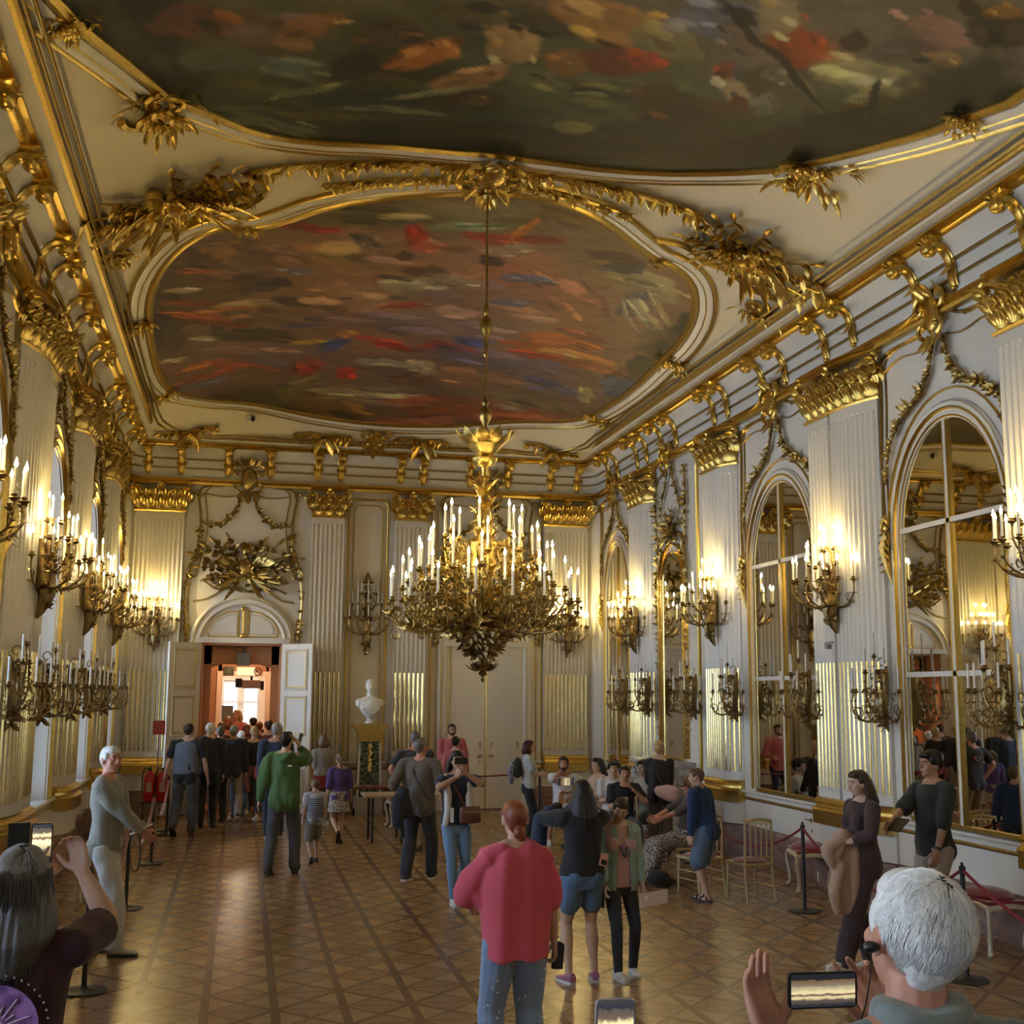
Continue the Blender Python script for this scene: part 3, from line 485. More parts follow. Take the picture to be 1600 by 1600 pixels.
def cartouche(mb,s=.3,w=.06):
    mb.ell((0,0,w),(.32*s,.5*s,.12*s),10,8)
    for sg in(-1,1):
        scroll(mb,sg*.42*s,.28*s,.3*s,PI/2,sg*-4.4,w+.03,.07*s); scroll(mb,sg*.34*s,-.3*s,.26*s,-PI/2,sg*4.4,w+.03,.06*s)
        mb.leaf((sg*.2*s,-.5*s,w),(sg*.5,-1,.2),(0,0,1),.55*s,.26*s,.3)
        mb.leaf((sg*.2*s,.5*s,w),(sg*.8,.8,.2),(0,0,1),.5*s,.26*s,.4)
    for k in range(5): a=math.radians(50+k*20); mb.leaf((0,.5*s,w),(math.cos(a),math.sin(a),.35),(0,0,1),.5*s,.2*s,.5)
    mb.leaf((0,-.5*s,w),(0,-1,.2),(0,0,1),.7*s,.3*s,.3)
def rocaille(mb,x,y,s,seed,h=.05):
    R=random.Random(seed); m0=mb.f
    for k in range(3): a=R.random()*6.28; scroll(mb,x+.3*s*math.cos(a),y+.3*s*math.sin(a),.35*s,R.random()*6,R.choice((-1,1))*4.6,h,.06*s)
    for k in range(34): a=R.random()*6.28; r=R.random()*.75*s; mb.leaf((x+r*math.cos(a),y+r*math.sin(a),h),(math.cos(a),math.sin(a),.3),(0,0,1),s*R.uniform(.16,.4),s*.12,R.uniform(.2,.6),4,.1)
    for k in range(5): a=R.random()*6.28; r=R.random()*.6*s; rosette(mb,(x+r*math.cos(a),y+r*math.sin(a),h+.03),s*.2,5)
# ------------------------------------------------------------ capital, corbel prototypes (u, height, out)
def xbox(mb,a,b,z0,z1,w0,w1,n=10):
    for i in range(n): mb.box(a+(b-a)*i/n,a+(b-a)*(i+1)/n,z0,z1,w0,w1)
def xline(a,b,z,n=12): return [(a+(b-a)*i/n,z) for i in range(n+1)]
def capital_mb(wd,g=lambda u,w:w):
    mb=MB(lambda u,v,w:(u,-g(u,w),v)); h=wd/2
    xbox(mb,-h,h,0,.44,0,.19); mb.sweep(xline(-h-.03,h+.03,-.02),[(0,0),(0,.22),(.03,.23),(.05,.2),(.05,0)])
    k=max(3,int(round(wd/.20)))
    for row,(z,L) in enumerate(((.04,.26),(.18,.30))):
        kk=k if row==0 else k+1
        for i in range(kk):
            u=(-h+wd*(i+.5)/k) if row==0 else -h+wd*i/k
            for da in(-.5,-.25,0,.25,.5): mb.leaf((u+da*.10,z,.19),(da,1,.12),(0,0,1),L*(1-abs(da)*.45),wd/k*.40,.5,5,.14)
            mb.ell((u,z+L*.82,.27),(.05,.035,.035),6,4)
    for sg in(-1,1):
        P=[(sg*(h*.3),.30,.2),(sg*h*.7,.42,.24),(sg*(h+.02),.5,.28)]; mb.tube(P,[.02,.028,.03],6)
        scroll(mb,sg*(h+.03),.47,.075,PI/2,sg*-5,.28,.022); 
        for a in(-.6,0,.6,1.2): mb.leaf((sg*(h+.02),.42,.26),(sg*math.sin(a),math.cos(a)-.7,.3),(0,0,1),.15,.09,.4)
    rosette(mb,(0,.5,.27),.09,6)
    for sg in(-1,1):
        for z,L in((.04,.26),(.18,.30)):
            for da in(-.4,0,.4): mb.leaf((sg*h,z,.10+da*.05),(sg*.15,1,da*.4),(sg,0,0),L,.12,.5,5,.14)
    for sg in(-1,1): mb.tube([(sg*.03,.34,.23),(sg*.1,.42,.25),(sg*.05,.48,.27)],.016,5)
    mb.sweep(xline(-h-.06,h+.06,.54),[(0,0),(0,.24),(.03,.27),(.05,.25),(.07,.3),(.09,.3),(.09,0)])
    return mb
CAPM={}
def capital(wd,parent,loc,g=None,gk=0):
    key=(round(wd,2),gk)
    if key not in CAPM:
        o=(capital_mb(wd,g) if g else capital_mb(wd)).build('capital',GOLD,parent); CAPM[key]=o.data
    else: o=bpy.data.objects.new('capital',CAPM[key]); C.objects.link(o); o.parent=parent
    o.location=loc; return o
PW=.18
def pilaster(side,u0,u1,label,nfl=None,split=None,group=None,cv=0):
    """fluted pilaster: plinth, gilded base, white shaft with flutes, gilded reeds in the lower flutes, capital"""
    uc=(u0+u1)/2; root=thing('pilaster',label,'pilaster',wpos(side,uc,0,0),ROT[side],group)
    sg=-1 if side=='right' else 1; wd=u1-u0; h=wd/2
    ns=-sg
    def g(u,w):
        if not cv: return w
        t=max(0,min(1.15,(ns*u-(h-cv))/cv)); d=max(-.05,PW*(1-.92*t**2.2))
        return w*d/PW if w<PW else w-PW+d
    F=lambda u,v,w:(u,-g(u,w),v)
    segs=[(-h,h,PW)] if not split else [(-h,-h+split[0],PW),(-h+split[0]+.13,h,PW+.035)]
    if split and sg>0: segs=[(-b,-a,w) for a,b,w in segs]
    mb=MB(F); sh=[]
    for a,b,w in segs:
        n=max(5,int(round((b-a)/.088))); p=(b-a)/n; out=[(a,0)]
        for i in range(n):
            x0=a+p*i+p*.16; x1=a+p*(i+1)-p*.16; out.append((a+p*i,w)); out+= [(x0+(x1-x0)*j/4,w-.030*math.sin(PI*j/4)) for j in range(5)]
            sh.append(((x0+x1)/2,(x1-x0)/2,w))
        out+=[(b,w),(b,0)]
        vs=[]; k=len(out)
        mb.add([(u,1.2,w_) for u,w_ in out]+[(u,5.80,w_) for u,w_ in out],[(i,i+1,k+i+1,k+i) for i in range(k-1)])
        xbox(mb,a,b,1.10,1.205,0,w); xbox(mb,a,b,5.795,5.93,0,w)
        for x,r,w_ in sh[-n:]: mb.ell((x,5.80,w_-.022),(r,r*.9,.022),8,5)
    if split:
        a=segs[0][1] if sg<0 else segs[1][0]; b=segs[1][0] if sg<0 else segs[0][1]; a,b=min(a,b),max(a,b)
        if b-a>.2: a,b=sorted((segs[0][0],segs[1][1]))
        mb.box(a,b,1.10,5.93,0,.12)
    xbox(mb,-h-.02,h+.02,.47,.80,0,PW+.03); mb.build('shaft',CREAM,root,ang=60)
    gm=MB(F)
    for x,r,w in sh: gm.tube([(x,1.23,w-.012),(x,2.77,w-.012)],r*.70,6)
    gm.build('gilded_reeds',GOLDL,root)
    gm=MB(F); gm.sweep(xline(-h,h,0),[(.78,0),(.78,PW+.09),(.93,PW+.09),(.945,PW+.105),(.97,PW+.09),(.985,PW+.05),(1.02,PW+.045),(1.045,PW+.075),(1.075,PW+.06),(1.10,PW+.02),(1.11,0)]); gm.build('base',GOLD,root)
    m_=MB(F); xbox(m_,-h-.03,h+.03,0,.46,0,PW+.06); m_.build('plinth',MARB,root,smooth=False)
    capital(wd,root,(0,-.0,5.93),g if cv else None,(side if cv else 0)); return root

SIDEN={'right':'right wall','left':'window wall','end':'end wall'}
PIL=[(20.95,22.0,None,'beside the far corner arch'),(17.1,18.15,None,'between second arch and narrow bay'),(12.80,14.37,(.56,),'between the second and third arches'),(8.65,10.22,(.56,),'at the near side of the third arch')]
for sd in('right','left'):
    for u0,u1,sp,w in PIL:
        pilaster(sd,u0,u1,'white fluted pilaster on the %s, %s'%(SIDEN[sd],w),split=sp,cv=.92 if sp else .45)
    for i,u in enumerate((5.35,1.2,-2.95,-7.1)):
        if i<2: pilaster(sd,u-.6,u+.6,'white fluted pilaster on the %s near the entrance, %s one'%(SIDEN[sd],('far','near')[i]))
for a,b,w in((-2.19,-1.24,'in the left corner behind the lit sconce'),(1.30,1.95,'right of the open door'),(3.02,3.67,'right of the bust'),(6.2,7.15,'in the right corner beyond the closed door')):
    pilaster('end',a,b,'white fluted end wall pilaster '+w)
# ------------------------------------------------------------ corbels under the cornice
def corbel_mb():
    mb=MB(lambda u,v,w:(u,-w,v))
    P=[(.05,6.74),(.075,6.82),(.075,6.94),(.10,7.06),(.19,7.17),(.31,7.20),(.37,7.165),(.37,7.11),(.33,7.09),(.305,7.12)]
    pts=[(0,z,w) for w,z in smoothp(P,1)]; k=len(pts)
    mb.tube(pts,[.036+.022*min(1,i/k*1.6) for i in range(k)],8,asp=1.5,side=(1,0,0))
    for sg in(-1,1): mb.tube([(sg*.062,z,w) for _,z,w in pts],.014,5)
    mb.ell((0,6.72,.06),(.05,.035,.04),8,5); mb.ell((0,7.13,.34),(.1,.03,.03),8,5)
    for a in(-.9,-.3,.3,.9): mb.leaf((.05*a,7.2,.3),(a,-.2,.9),(0,1,.4),.17,.1,.4,4)
    for a in(-1,0,1): mb.leaf((.03*a,6.99,.10),(a*.5,-1,.15),(0,0,1),.16,.08,.4,4)
    mb.box(-.11,.11,7.215,7.26,0,.42); return mb
cb=None
def corbels(side,us,desc):
    global cb
    for u,dd_ in us:
        desc='gilded scroll corbel on the %s, %s'%(SIDEN[side],dd_)
        if cb is None:
            cb=corbel_mb().build('corbel',GOLD); 
            o=cb
        else: o=cb.copy(); C.objects.link(o)
        o.location=wpos(side,u); o.rotation_euler=(0,0,ROT[side]); tag(o,desc,'corbel','gilded scroll corbels under the cornice of the '+SIDEN[side])
for sd in('right','left'):
    d='gilded S-scroll corbel holding the cornice of the %s'%SIDEN[sd]
    us=[]
    for c,nm_ in((23.3,'over the corner arch'),(21.5,'over the farthest pilaster'),(20.0,'over the narrow bay'),(17.6,'over the pilaster past the narrow bay'),(15.6,'over the middle arch'),(13.65,'over the broad pilaster'),(11.45,'over the nearest full arch'),(9.5,'over the nearest pilaster'),(7.3,'over the arch outside the view')):
        d_=.28 if c in(21.5,17.6,23.3) else .36; us+=[(c-d_,'near one '+nm_),(c+d_,'far one '+nm_)]
    corbels(sd,us,d)
corbels('end',[(x,('left one ' if i%2==0 else 'right one ')+('in the left corner','over the open door','left of the niche panel','right of the niche panel','over the closed door','in the right corner')[i//2]) for i,x in enumerate((-2.0,-1.35,-.42,.42,1.38,1.86,3.1,3.58,4.58,5.4,6.35,6.95))],'')
# ------------------------------------------------------------ arched mirrors on the right wall
def arch_frame_parts(root,hw,zb,zs,zt,inner=True,wide=.17):
    F=lambda u,v,w:(u,-w,v)
    out=archpts(0,hw,zb,zs,zt,20)
    m=MB(F); m.sweep(out,[(0,0),(0,.03),(.04,.045),(.08,.03),(.10,.05),(wide,.06),(wide+.03,.03),(wide+.03,0)]); m.build('frame',CREAM,root)
    g=MB(F); g.sweep(out,hround(.06,.05,.025)); g.sweep(out,hround(.075,.075,wide*.66)); g.sweep(out,hround(.025,.055,wide+.01)); 
    o2=archpts(0,hw+wide+.14,zs+.0,zs+.0,zt+wide+.16,20)[1:-1]; g.sweep(o2,hround(.03,.03))
    g.build('gilded_moulding',GOLD,root)
    for sg in(-1,1):
        g=MB(F); x=sg*(hw+wide+.02); scroll(g,x+sg*.05,zs+.16,.12,PI/2,sg*-4.6,.08,.03); g.tube([(x+sg*.02,zs+.1,.06),(x+sg*.08,zs-.08,.09),(x+sg*.04,zs-.3,.08),(x,zs-.52,.04)],[.06,.065,.04,.015],7,asp=1.2)
        for k,(dz,L) in enumerate(((.14,.12),(.06,.13),(-.03,.13),(-.12,.13),(-.21,.12),(-.30,.11))):
            g.leaf((x+sg*.05,zs+dz,.09),(sg*.35,-.9,.25),(0,0,1),L,.07,.5); g.leaf((x+sg*.01,zs+dz+.05,.09),(-sg*.3,.9,.25),(0,0,1),L,.06,.5)
        g.build('scroll_console',GOLDD,root)
def mirror(side,uc,hw,label,zb=1.02):
    root=thing('arched_mirror',label,'mirror',wpos(side,uc),ROT[side]); F=lambda u,v,w:(u,-w,v)
    mb=MB(F); pts=archpts(0,hw,zb,ZS,ZT,20); mb.add([(u,v,.012) for u,v in pts],[tuple(range(len(pts)))]); mb.add([(u*1.01,v,.004) for u,v in pts],[tuple(range(len(pts)))]); mb.build('glass',MIRR,root,smooth=False)
    arch_frame_parts(root,hw,zb,ZS,ZT)
    m=MB(F); m.box(-.032,.032,zb,ZT,.012,.04)
    for z in(2.6,4.24): m.box(-hw,hw,z-.028,z+.028,.012,.04)
    m.build('glazing_bar',CREAM,root,smooth=False)
    g=MB(F)
    for sg in(-1,1): g.box(sg*.034-.007,sg*.034+.007,zb,ZT-.02,.012,.045)
    g.box(-hw,hw,zb-.03,zb+.015,0,.05); g.build('gilded_bead',GOLD,root,smooth=False); return root
mirror('right',23.25,.72,'tall arched mirror nearest the far right corner of the hall')
mirror('right',15.62,.97,'tall arched gilt-framed mirror between the second and third pilasters of right wall')
mirror('right',11.45,.97,'largest arched mirror at right, behind the man with the tablet')
mirror('right',7.3,.97,'arched mirror on the right wall, outside the right edge of the view')
WD=['far corner of the window wall','second from the far corner of the window wall','second to last before the near left pilaster','nearest one left of the near pilaster on window wall','near the entrance']
for i,(uc,hw) in enumerate(WIN[:5]):
    root=thing('arched_window_surround','gilded cream arched surround round the window, %s'%WD[i],'window surround',wpos('left',uc),ROT['left'])
    arch_frame_parts(root,hw,.98,ZS,ZT)
# ------------------------------------------------------------ stucco above the arches: cartouche, S-curved frame, garlands
def bay_top(side,uc,hw,desc,corner=False):
    F=FR[side]; G=lambda u,v,w:F(uc+u,v,w)
    w=hw+.37
    mb=MB(G)
    for sg in(-1,1):
        p=smoothp([(sg*.12,6.56),(sg*.45,6.42),(sg*.8*w,6.44),(sg*w,6.34),(sg*(w-.04),6.1),(sg*(w-.02),5.6),(sg*(w+.03),5.0),(sg*(w+.0),4.4)])
        mb.sweep(p if sg>0 else p,hround(.045,.04)); mb.sweep([(x-sg*.11,z-.02) for x,z in p[6:]],hround(.025,.025))
        p2=smoothp([(sg*.1,6.3),(sg*.4,6.22),(sg*.65*w,6.3),(sg*(w-.1),6.18)]); mb.sweep(p2,hround(.025,.03))
        for k in range(9): a=k*.7; mb.leaf((sg*(w-.02),6.28,.03),(math.cos(a),math.sin(a),.4),(0,0,1),.15,.09,.4)
    tag(mb.build('stucco_frame',GOLDD),'thin gilded S-curved frame around the wall field %s'%desc,'wall frame')
    mb=MB(lambda u,v,q:F(uc+u,v+6.52,q)); cartouche(mb,.42,.12); tag(mb.build('cartouche',GOLD),'gilded shell cartouche breaking the architrave %s'%desc,'cartouche')
    for sg in(-1,1):
        mb=MB(G)
        garland(mb,[(sg*.1,6.25),(sg*.2,5.95),(sg*.38,5.72),(sg*.62*w,5.55),(sg*.84*w,5.28),(sg*.9*w,4.85)] ,.095,int(uc*10)+sg+50,.05)
        tag(mb.build('garland',GOLDD),'gilded flower garland hanging on the %s %s'%('far side' if sg>0 else 'near side',desc),'garland')
names={'right':{15.62:'over the second right-hand mirror',11.45:'over the third right-hand mirror',23.25:'over the corner mirror at right'},'left':{15.62:'over the third window from the far corner',11.45:'over the nearest window at left',19.65:'over the second window from the corner',23.3:'over the corner window at left'}}
for sd,dd in names.items():
    for uc,ds in dd.items(): bay_top(sd,uc,.97 if uc<18 else .78,ds)
# waving gold architrave above each bay
for sd in('right','left'):
    mb=MB(FR[sd])
    for uc,hw in((23.25,.9),(20.03,.95),(15.62,1.25),(11.45,1.25),(7.3,1.25)):
        for sg in(-1,1): mb.sweep(smoothp([(uc+sg*.1,6.80),(uc+sg*.25,6.66),(uc+sg*.55*hw,6.57),(uc+sg*hw,6.57)]),hround(.10,.14))
    struct('trim_%d'%(21 if sd=='right' else 22),mb,GOLD)
# ------------------------------------------------------------ fireplace bay and narrow panel on the right wall
root=thing('narrow_mirror','narrow arched mirror with heavy gilded frame above the marble fireplace','mirror',wpos('right',20.03),ROT['right']); F=lambda u,v,w:(u,-w,v)
pts=archpts(0,.5,1.30,4.35,4.85,16); mb=MB(F); mb.add([(u,v,.03) for u,v in pts],[tuple(range(len(pts)))]); mb.build('glass',MIRR,root,smooth=False)
g=MB(F); g.sweep(pts,hround(.05,.06,.02)); g.sweep(pts,hround(.06,.08,.16)); g.box(-.5,.5,1.26,1.31,0,.06); g.build('gilded_moulding',GOLDL,root)
g=MB(F)
for sg in(-1,1):
    foliage(g,[(sg*.74,1.4),(sg*.74,3.4),(sg*.78,4.4)],.05,.06,5,.35); foliage(g,smoothp([(sg*.8,3.6),(sg*.78,4.6),(sg*.66,5.0),(sg*.78,5.6),(sg*.72,6.3)]),.05,.10,9+sg,1.0,.02)
    scroll(g,sg*.5,4.95,.2,PI/2,sg*-4.5,.07,.03)
g.build('carved_foliage',GOLDD,root)
mb=MB(lambda u,v,w:FRt(20.03+u,v+5.25,w)); trophy(mb,.55,5,.04); tag(mb.build('trophy',GOLDD),'gilded stucco trophy above the narrow fireplace mirror','trophy')
for sg in(-1,1):
    mb=MB(lambda u,v,w:FRt(20.03+u,v,w)); garland(mb,[(sg*.1,6.4),(sg*.2,6.1),(sg*.4,5.9),(sg*.5,5.6)],.07,3+sg,.05); tag(mb.build('garland',GOLDD),'gilded garland over the narrow fireplace mirror, %s half'%('left' if sg>0 else 'right'),'garland')
mb=MB(lambda u,v,w:FRt(20.03+u,v+6.55,w)); cartouche(mb,.36,.12); tag(mb.build('cartouche',GOLD),'gilded cartouche over the fireplace bay','cartouche')
def tall_panel(side,u0,u1,label,zt=6.35,inner=.1):
    F=FR[side]; mb=MB(F)
    for o,wd in((0,.05),(inner,.028)):
        a,b,t=u0+o,u1-o,zt-o*1.2; c=.09
        mb.sweep([(a,1.0),(a,t-c),(a+c,t),(b-c,t),(b,t-c),(b,1.0)],hround(wd,.03))
    tag(mb.build('panel_moulding',GOLD),label,'panel moulding')
tall_panel('right',18.32,18.86,'tall gilded panel moulding between fireplace bay and pilaster on right wall',inner=.08)
tall_panel('end',2.06,2.86,'tall gilded panel moulding behind the marble bust on end wall')
tall_panel('end',3.86,5.98+.14,'tall gilded moulding framing the closed door bay',3.6 if False else 6.4,.12) if False else None
mb=MB(FE)
for x in(3.80,3.92,6.06,6.18): mb.sweep([(x,.5),(x,6.2)],hround(.04 if x in(3.8,6.18) else .022,.03))
tag(mb.build('panel_moulding',GOLD),'straight gilded mouldings flanking the closed double door','panel moulding')
# fireplace
root=thing('fireplace','veined grey and white marble fireplace below the narrow mirror','fireplace',wpos('right',20.03),ROT['right'])
mb=MB(F); mb.sweep([(-.95,0),(.95,0)],[(1.16,0),(1.16,.50),(1.19,.54),(1.24,.54),(1.25,.5),(1.25,0)]); mb.build('mantel_shelf',WMARB,root)
mb=MB(F)
for sg in(-1,1):
    mb.tube([(sg*.78,1.16,.34),(sg*.80,.95,.42),(sg*.74,.7,.34),(sg*.74,.3,.26),(sg*.76,.0,.30)],[.13,.14,.11,.09,.11],10); mb.box(sg*.78-.11,sg*.78+.11,0,1.16,0,.3)
    for k in range(6): a=k; mb.leaf((sg*.78,1.0,.46),(math.cos(a),math.sin(a),.2),(0,0,1),.16,.1,.4)
mb.box(-.7,.7,.86,1.16,0,.38); cb_=MB; mb.build('jamb',WMARB,root)
mb=MB(F); mb.box(-.67,.67,.0,.86,.0,.05); mb.build('firebox',mat('soot',(.02,.018,.016),.9),root,smooth=False)
# ------------------------------------------------------------ end wall: trophies over the doors
for k,xc in enumerate((D1,D2)):
    ds='open door' if k==0 else 'closed door'; G=lambda u,v,w,xc=xc:FE(xc+u,v,w)
    mb=MB(lambda u,v,w,xc=xc:FE(xc+u,v+4.78,w)); trophy(mb,1.02,11,.05); tag(mb.build('trophy',GOLDD),'large gilded trophy of spears, banners and shield above the %s'%ds,'trophy')
    mb=MB(G)
    for sg in(-1,1):
        p=smoothp([(sg*.2,6.64),(sg*.5,6.50),(sg*.85,6.52),(sg*1.0,6.36),(sg*.93,6.0),(sg*.90,5.6),(sg*.98,5.1),(sg*1.12,4.7)]); mb.sweep(p,hround(.05,.05)); mb.sweep([(x-sg*.13,z) for x,z in p[7:]],hround(.025,.03))
        mb.sweep(smoothp([(sg*.15,6.34),(sg*.45,6.28),(sg*.85,6.34)]),hround(.025,.03))
        foliage(mb,smoothp([(sg*.92,5.6),(sg*.9,5.2),(sg*1.1,4.75),(sg*1.16,4.2),(sg*1.12,3.7),(sg*1.08,3.4)]),.05,.10,21+sg,1.1,.03)
        scroll(mb,sg*1.0,4.72,.16,PI/2,sg*-5,.08,.03); scroll(mb,sg*.98,6.34,.1,0,sg*4,.07,.025)
        mb.sweep(smoothp([(sg*.05,4.36),(sg*.35,4.46),(sg*.7,4.2),(sg*1.0,4.15)]),hround(.04,.04))
    tag(mb.build('stucco_frame',GOLDD),'gilded curved frame with leaf scrolls around the field above the %s'%ds,'wall frame')
    mb=MB(lambda u,v,w,xc=xc:FE(xc+u,v+6.66,w)); cartouche(mb,.5,.12); tag(mb.build('cartouche',GOLDD),'gilded heart-shaped cartouche under the cornice above the %s'%ds,'cartouche')
    for sg in(-1,1):
        mb=MB(G); garland(mb,[(sg*.12,6.35),(sg*.2,6.05),(sg*.4,5.8),(sg*.6,5.68),(sg*.88,5.75)],.085,31+sg,.05); tag(mb.build('garland',GOLDD),'gilded garland in the field above the %s, %s half'%(ds,'right' if sg>0 else 'left'),'garland')

# ------------------------------------------------------------ ceiling paintings
def srgb(c): return (np.array(c)/255)**2.2
def paint(name,poly,blobs,base,step,label,seed,gain):
    poly=np.array(smoothp(poly,1,True)); x0,y0=poly.min(0); x1,y1=poly.max(0)
    xs=np.arange(x0-.1,x1+.1,step); ys=np.arange(y0-.1,y1+.1,step); X,Y=np.meshgrid(xs,ys)
    R=np.random.RandomState(seed)
    def fbm(X,Y,f,o,st=1.0):
        v=0*X; a=1.0
        for k in range(o):
            for j in range(4):
                t=R.rand()*6.28; v=v+a*np.sin(f*(X*np.cos(t)*st+Y*np.sin(t))+R.rand()*6.28+1.7*np.sin(f*.7*(Y*np.cos(t+1)-X*np.sin(t+1))+R.rand()*6)); 
            a*=.55; f*=1.9
        return v/4
    col=np.zeros(X.shape+(3,))
    t=np.clip((Y-y0)/(y1-y0),0,1)[...,None]
    n0=fbm(X,Y,1.6,4)
    for (tt,c) in base: pass
    cs=np.array([srgb(c) for _,c in base]); ts=np.array([b[0] for b in base]); tq=np.clip(t[...,0]+.07*n0,0,1)
    for k in range(3): col[...,k]=np.interp(tq,ts,cs[:,k])
    wx=fbm(X,Y,3.0,5); wy=fbm(X,Y,3.0,5); fx=fbm(X,Y,11,3)
    Q=random.Random(seed); bl=[]
    for (cx,cy,ax,ay,bx,by,c) in blobs:
        bl.append((cx,cy,ax,ay,bx,by,c)); big=math.sqrt(abs(ax*by-ay*bx))
        for k in range(7 if big>.25 else 4):
            t=Q.random()*6.28; rr_=Q.uniform(.3,1.15); f=Q.uniform(.14,.42); g=Q.uniform(.55,1.6); h=Q.uniform(-26,26)
            bl.append((cx+(ax*math.cos(t)+bx*math.sin(t))*rr_,cy+(ay*math.cos(t)+by*math.sin(t))*rr_,ax*f+bx*f*.3,ay*f+by*f*.3,bx*f*Q.uniform(.5,1.2),by*f*Q.uniform(.5,1.2),tuple(max(8,min(215,v*g+h*w_)) for v,w_ in zip(c,(1,.5,-.3)))))
    blobs=bl
    for (cx,cy,ax,ay,bx,by,c) in blobs:
        det=ax*by-ay*bx
        if abs(det)<1e-6: det=1e-6 if det>=0 else -1e-6
        sz=math.sqrt(abs(det)); k=.22*min(1,sz*1.4)
        dx=X-cx+wx*k; dy=Y-cy+wy*k; u=(dx*by-dy*bx)/det; v=(dy*ax-dx*ay)/det; r=np.sqrt(u*u+v*v)
        r=r*(1+.22*fx); soft=.30 if sz<.5 else .6; a=np.clip((1.0-r)/soft+.5,0,1)*(.90 if sz<.5 else .8)
        sh=.82+.36*np.clip(.5-.35*v+.25*u,0,1)
        a=a[...,None]; col=col*(1-a)+srgb(c)*sh[...,None]*a
    st=fbm(X,Y,9,3,.35); st2=fbm(X,Y,26,2,.6)
    col*=(1+.22*st+.14*st2)[...,None]*(1+.1*fbm(X,Y,2.2,2))[...,None]; col=np.clip(col*gain,0.004,.9)
    # points inside the outline
    inside=np.zeros(X.shape,bool); px,py=poly[:,0],poly[:,1]; n=len(poly)
    for i in range(n):
        a,b=i-1,i; cond=((py[a]>Y)!=(py[b]>Y)); xi=(px[b]-px[a])*(Y-py[a])/(py[b]-py[a]+1e-12)+px[a]; inside^=cond&(X<xi)
    ny,nx=X.shape; idx=np.arange(nx*ny).reshape(ny,nx); inn=inside[:-1,:-1]|inside[1:,1:]|inside[1:,:-1]|inside[:-1,1:]
    q=np.stack([idx[:-1,:-1],idx[:-1,1:],idx[1:,1:],idx[1:,:-1]],-1)[inn]; used=np.unique(q); re=np.full(nx*ny,-1); re[used]=np.arange(len(used)); q=re[q]
    Xf,Yf=X.ravel()[used],Y.ravel()[used]; T=2.6
    qx=np.maximum(0,1-np.minimum(Xf+2.2,7.15-Xf)/T); qy=np.maximum(np.maximum(0,1-(24.4-Yf)/T),1-(Yf+12.6)/T); Z=8-.65*np.minimum(1,qx*qx+qy*qy)-.03
    me=bpy.data.meshes.new('canvas'); me.from_pydata(np.stack([Xf,Yf,Z],1).tolist(),[],q.tolist())
    ca=me.color_attributes.new('Col','FLOAT_COLOR','POINT'); cc=np.concatenate([col.reshape(-1,3)[used],np.ones((len(used),1))],1).astype(np.float32); ca.data.foreach_set('color',cc.ravel())
    me.polygons.foreach_set('use_smooth',[True]*len(me.polygons)); me.materials.append(vcolm(name+'_paint',.55)); root=thing(name,label,'ceiling painting')
    o=bpy.data.objects.new('canvas',me); C.objects.link(o); o.parent=root
    return root,[tuple(p) for p in poly]
NP2=NEAR+[(x,10-y-.2) for x,y in reversed(NEAR)]
r1,pf=paint('painting',FAR,B_FAR,[(0,(106,92,66)),(.12,(122,96,72)),(.4,(138,104,80)),(.7,(106,82,72)),(1,(90,70,54))],.033,'far ceiling painting of pinkish clouds and tiny figures behind the chandelier rod',5,.95)
r2,pn=paint('painting',NP2,B_NEAR,[(0,(106,90,80)),(.62,(110,98,88)),(.78,(106,96,80)),(.86,(70,80,56)),(.93,(48,48,31)),(1,(32,26,18))],.033,'near ceiling painting with dark green sea and rocks at the top of the view',9,.85)
def outline_frame(root,pts,cw):
    # outline travels so that the outside lies on the side given by cw
    k=cw
    g=MB(FC); g.sweep(pts,[(k*-.05,.0),(k*-.05,.05),(0,.075),(k*.05,.05),(k*.07,.02),(k*.07,0)][::k],closed=True)
    g.build('gilded_moulding',GOLD,root)
    m=MB(FC); m.sweep(pts,[(k*.07,0),(k*.07,.04),(k*.16,.055),(k*.25,.035),(k*.25,0)][::k],closed=True); m.build('cream_moulding',CREAM,root)
    g=MB(FC); g.sweep(pts,[(k*(.25+a),b) for a,b in((0,0),(.01,.035),(.03,.05),(.05,.035),(.06,0))][::k],closed=True); g.sweep(pts,[(k*(.155+a),b) for a,b in((-.012,.05),(0,.066),(.012,.05))][::k],closed=True)
    g.build('outer_gilding',GOLD,root)
def area(p): return sum(p[i-1][0]*p[i][1]-p[i][0]*p[i-1][1] for i in range(len(p)))/2
def dens(p,mx=.25):
    o=[]
    for i in range(len(p)):
        a=Vector(p[i-1]); b=Vector(p[i]); k=max(1,int((b-a).length/mx)); o+=[tuple(a+(b-a)*((j+1)/k)) for j in range(k)]
    return o
for r_,p_ in((r1,pf),(r2,pn)): outline_frame(r_,dens(p_),-1 if area(p_)>0 else 1)
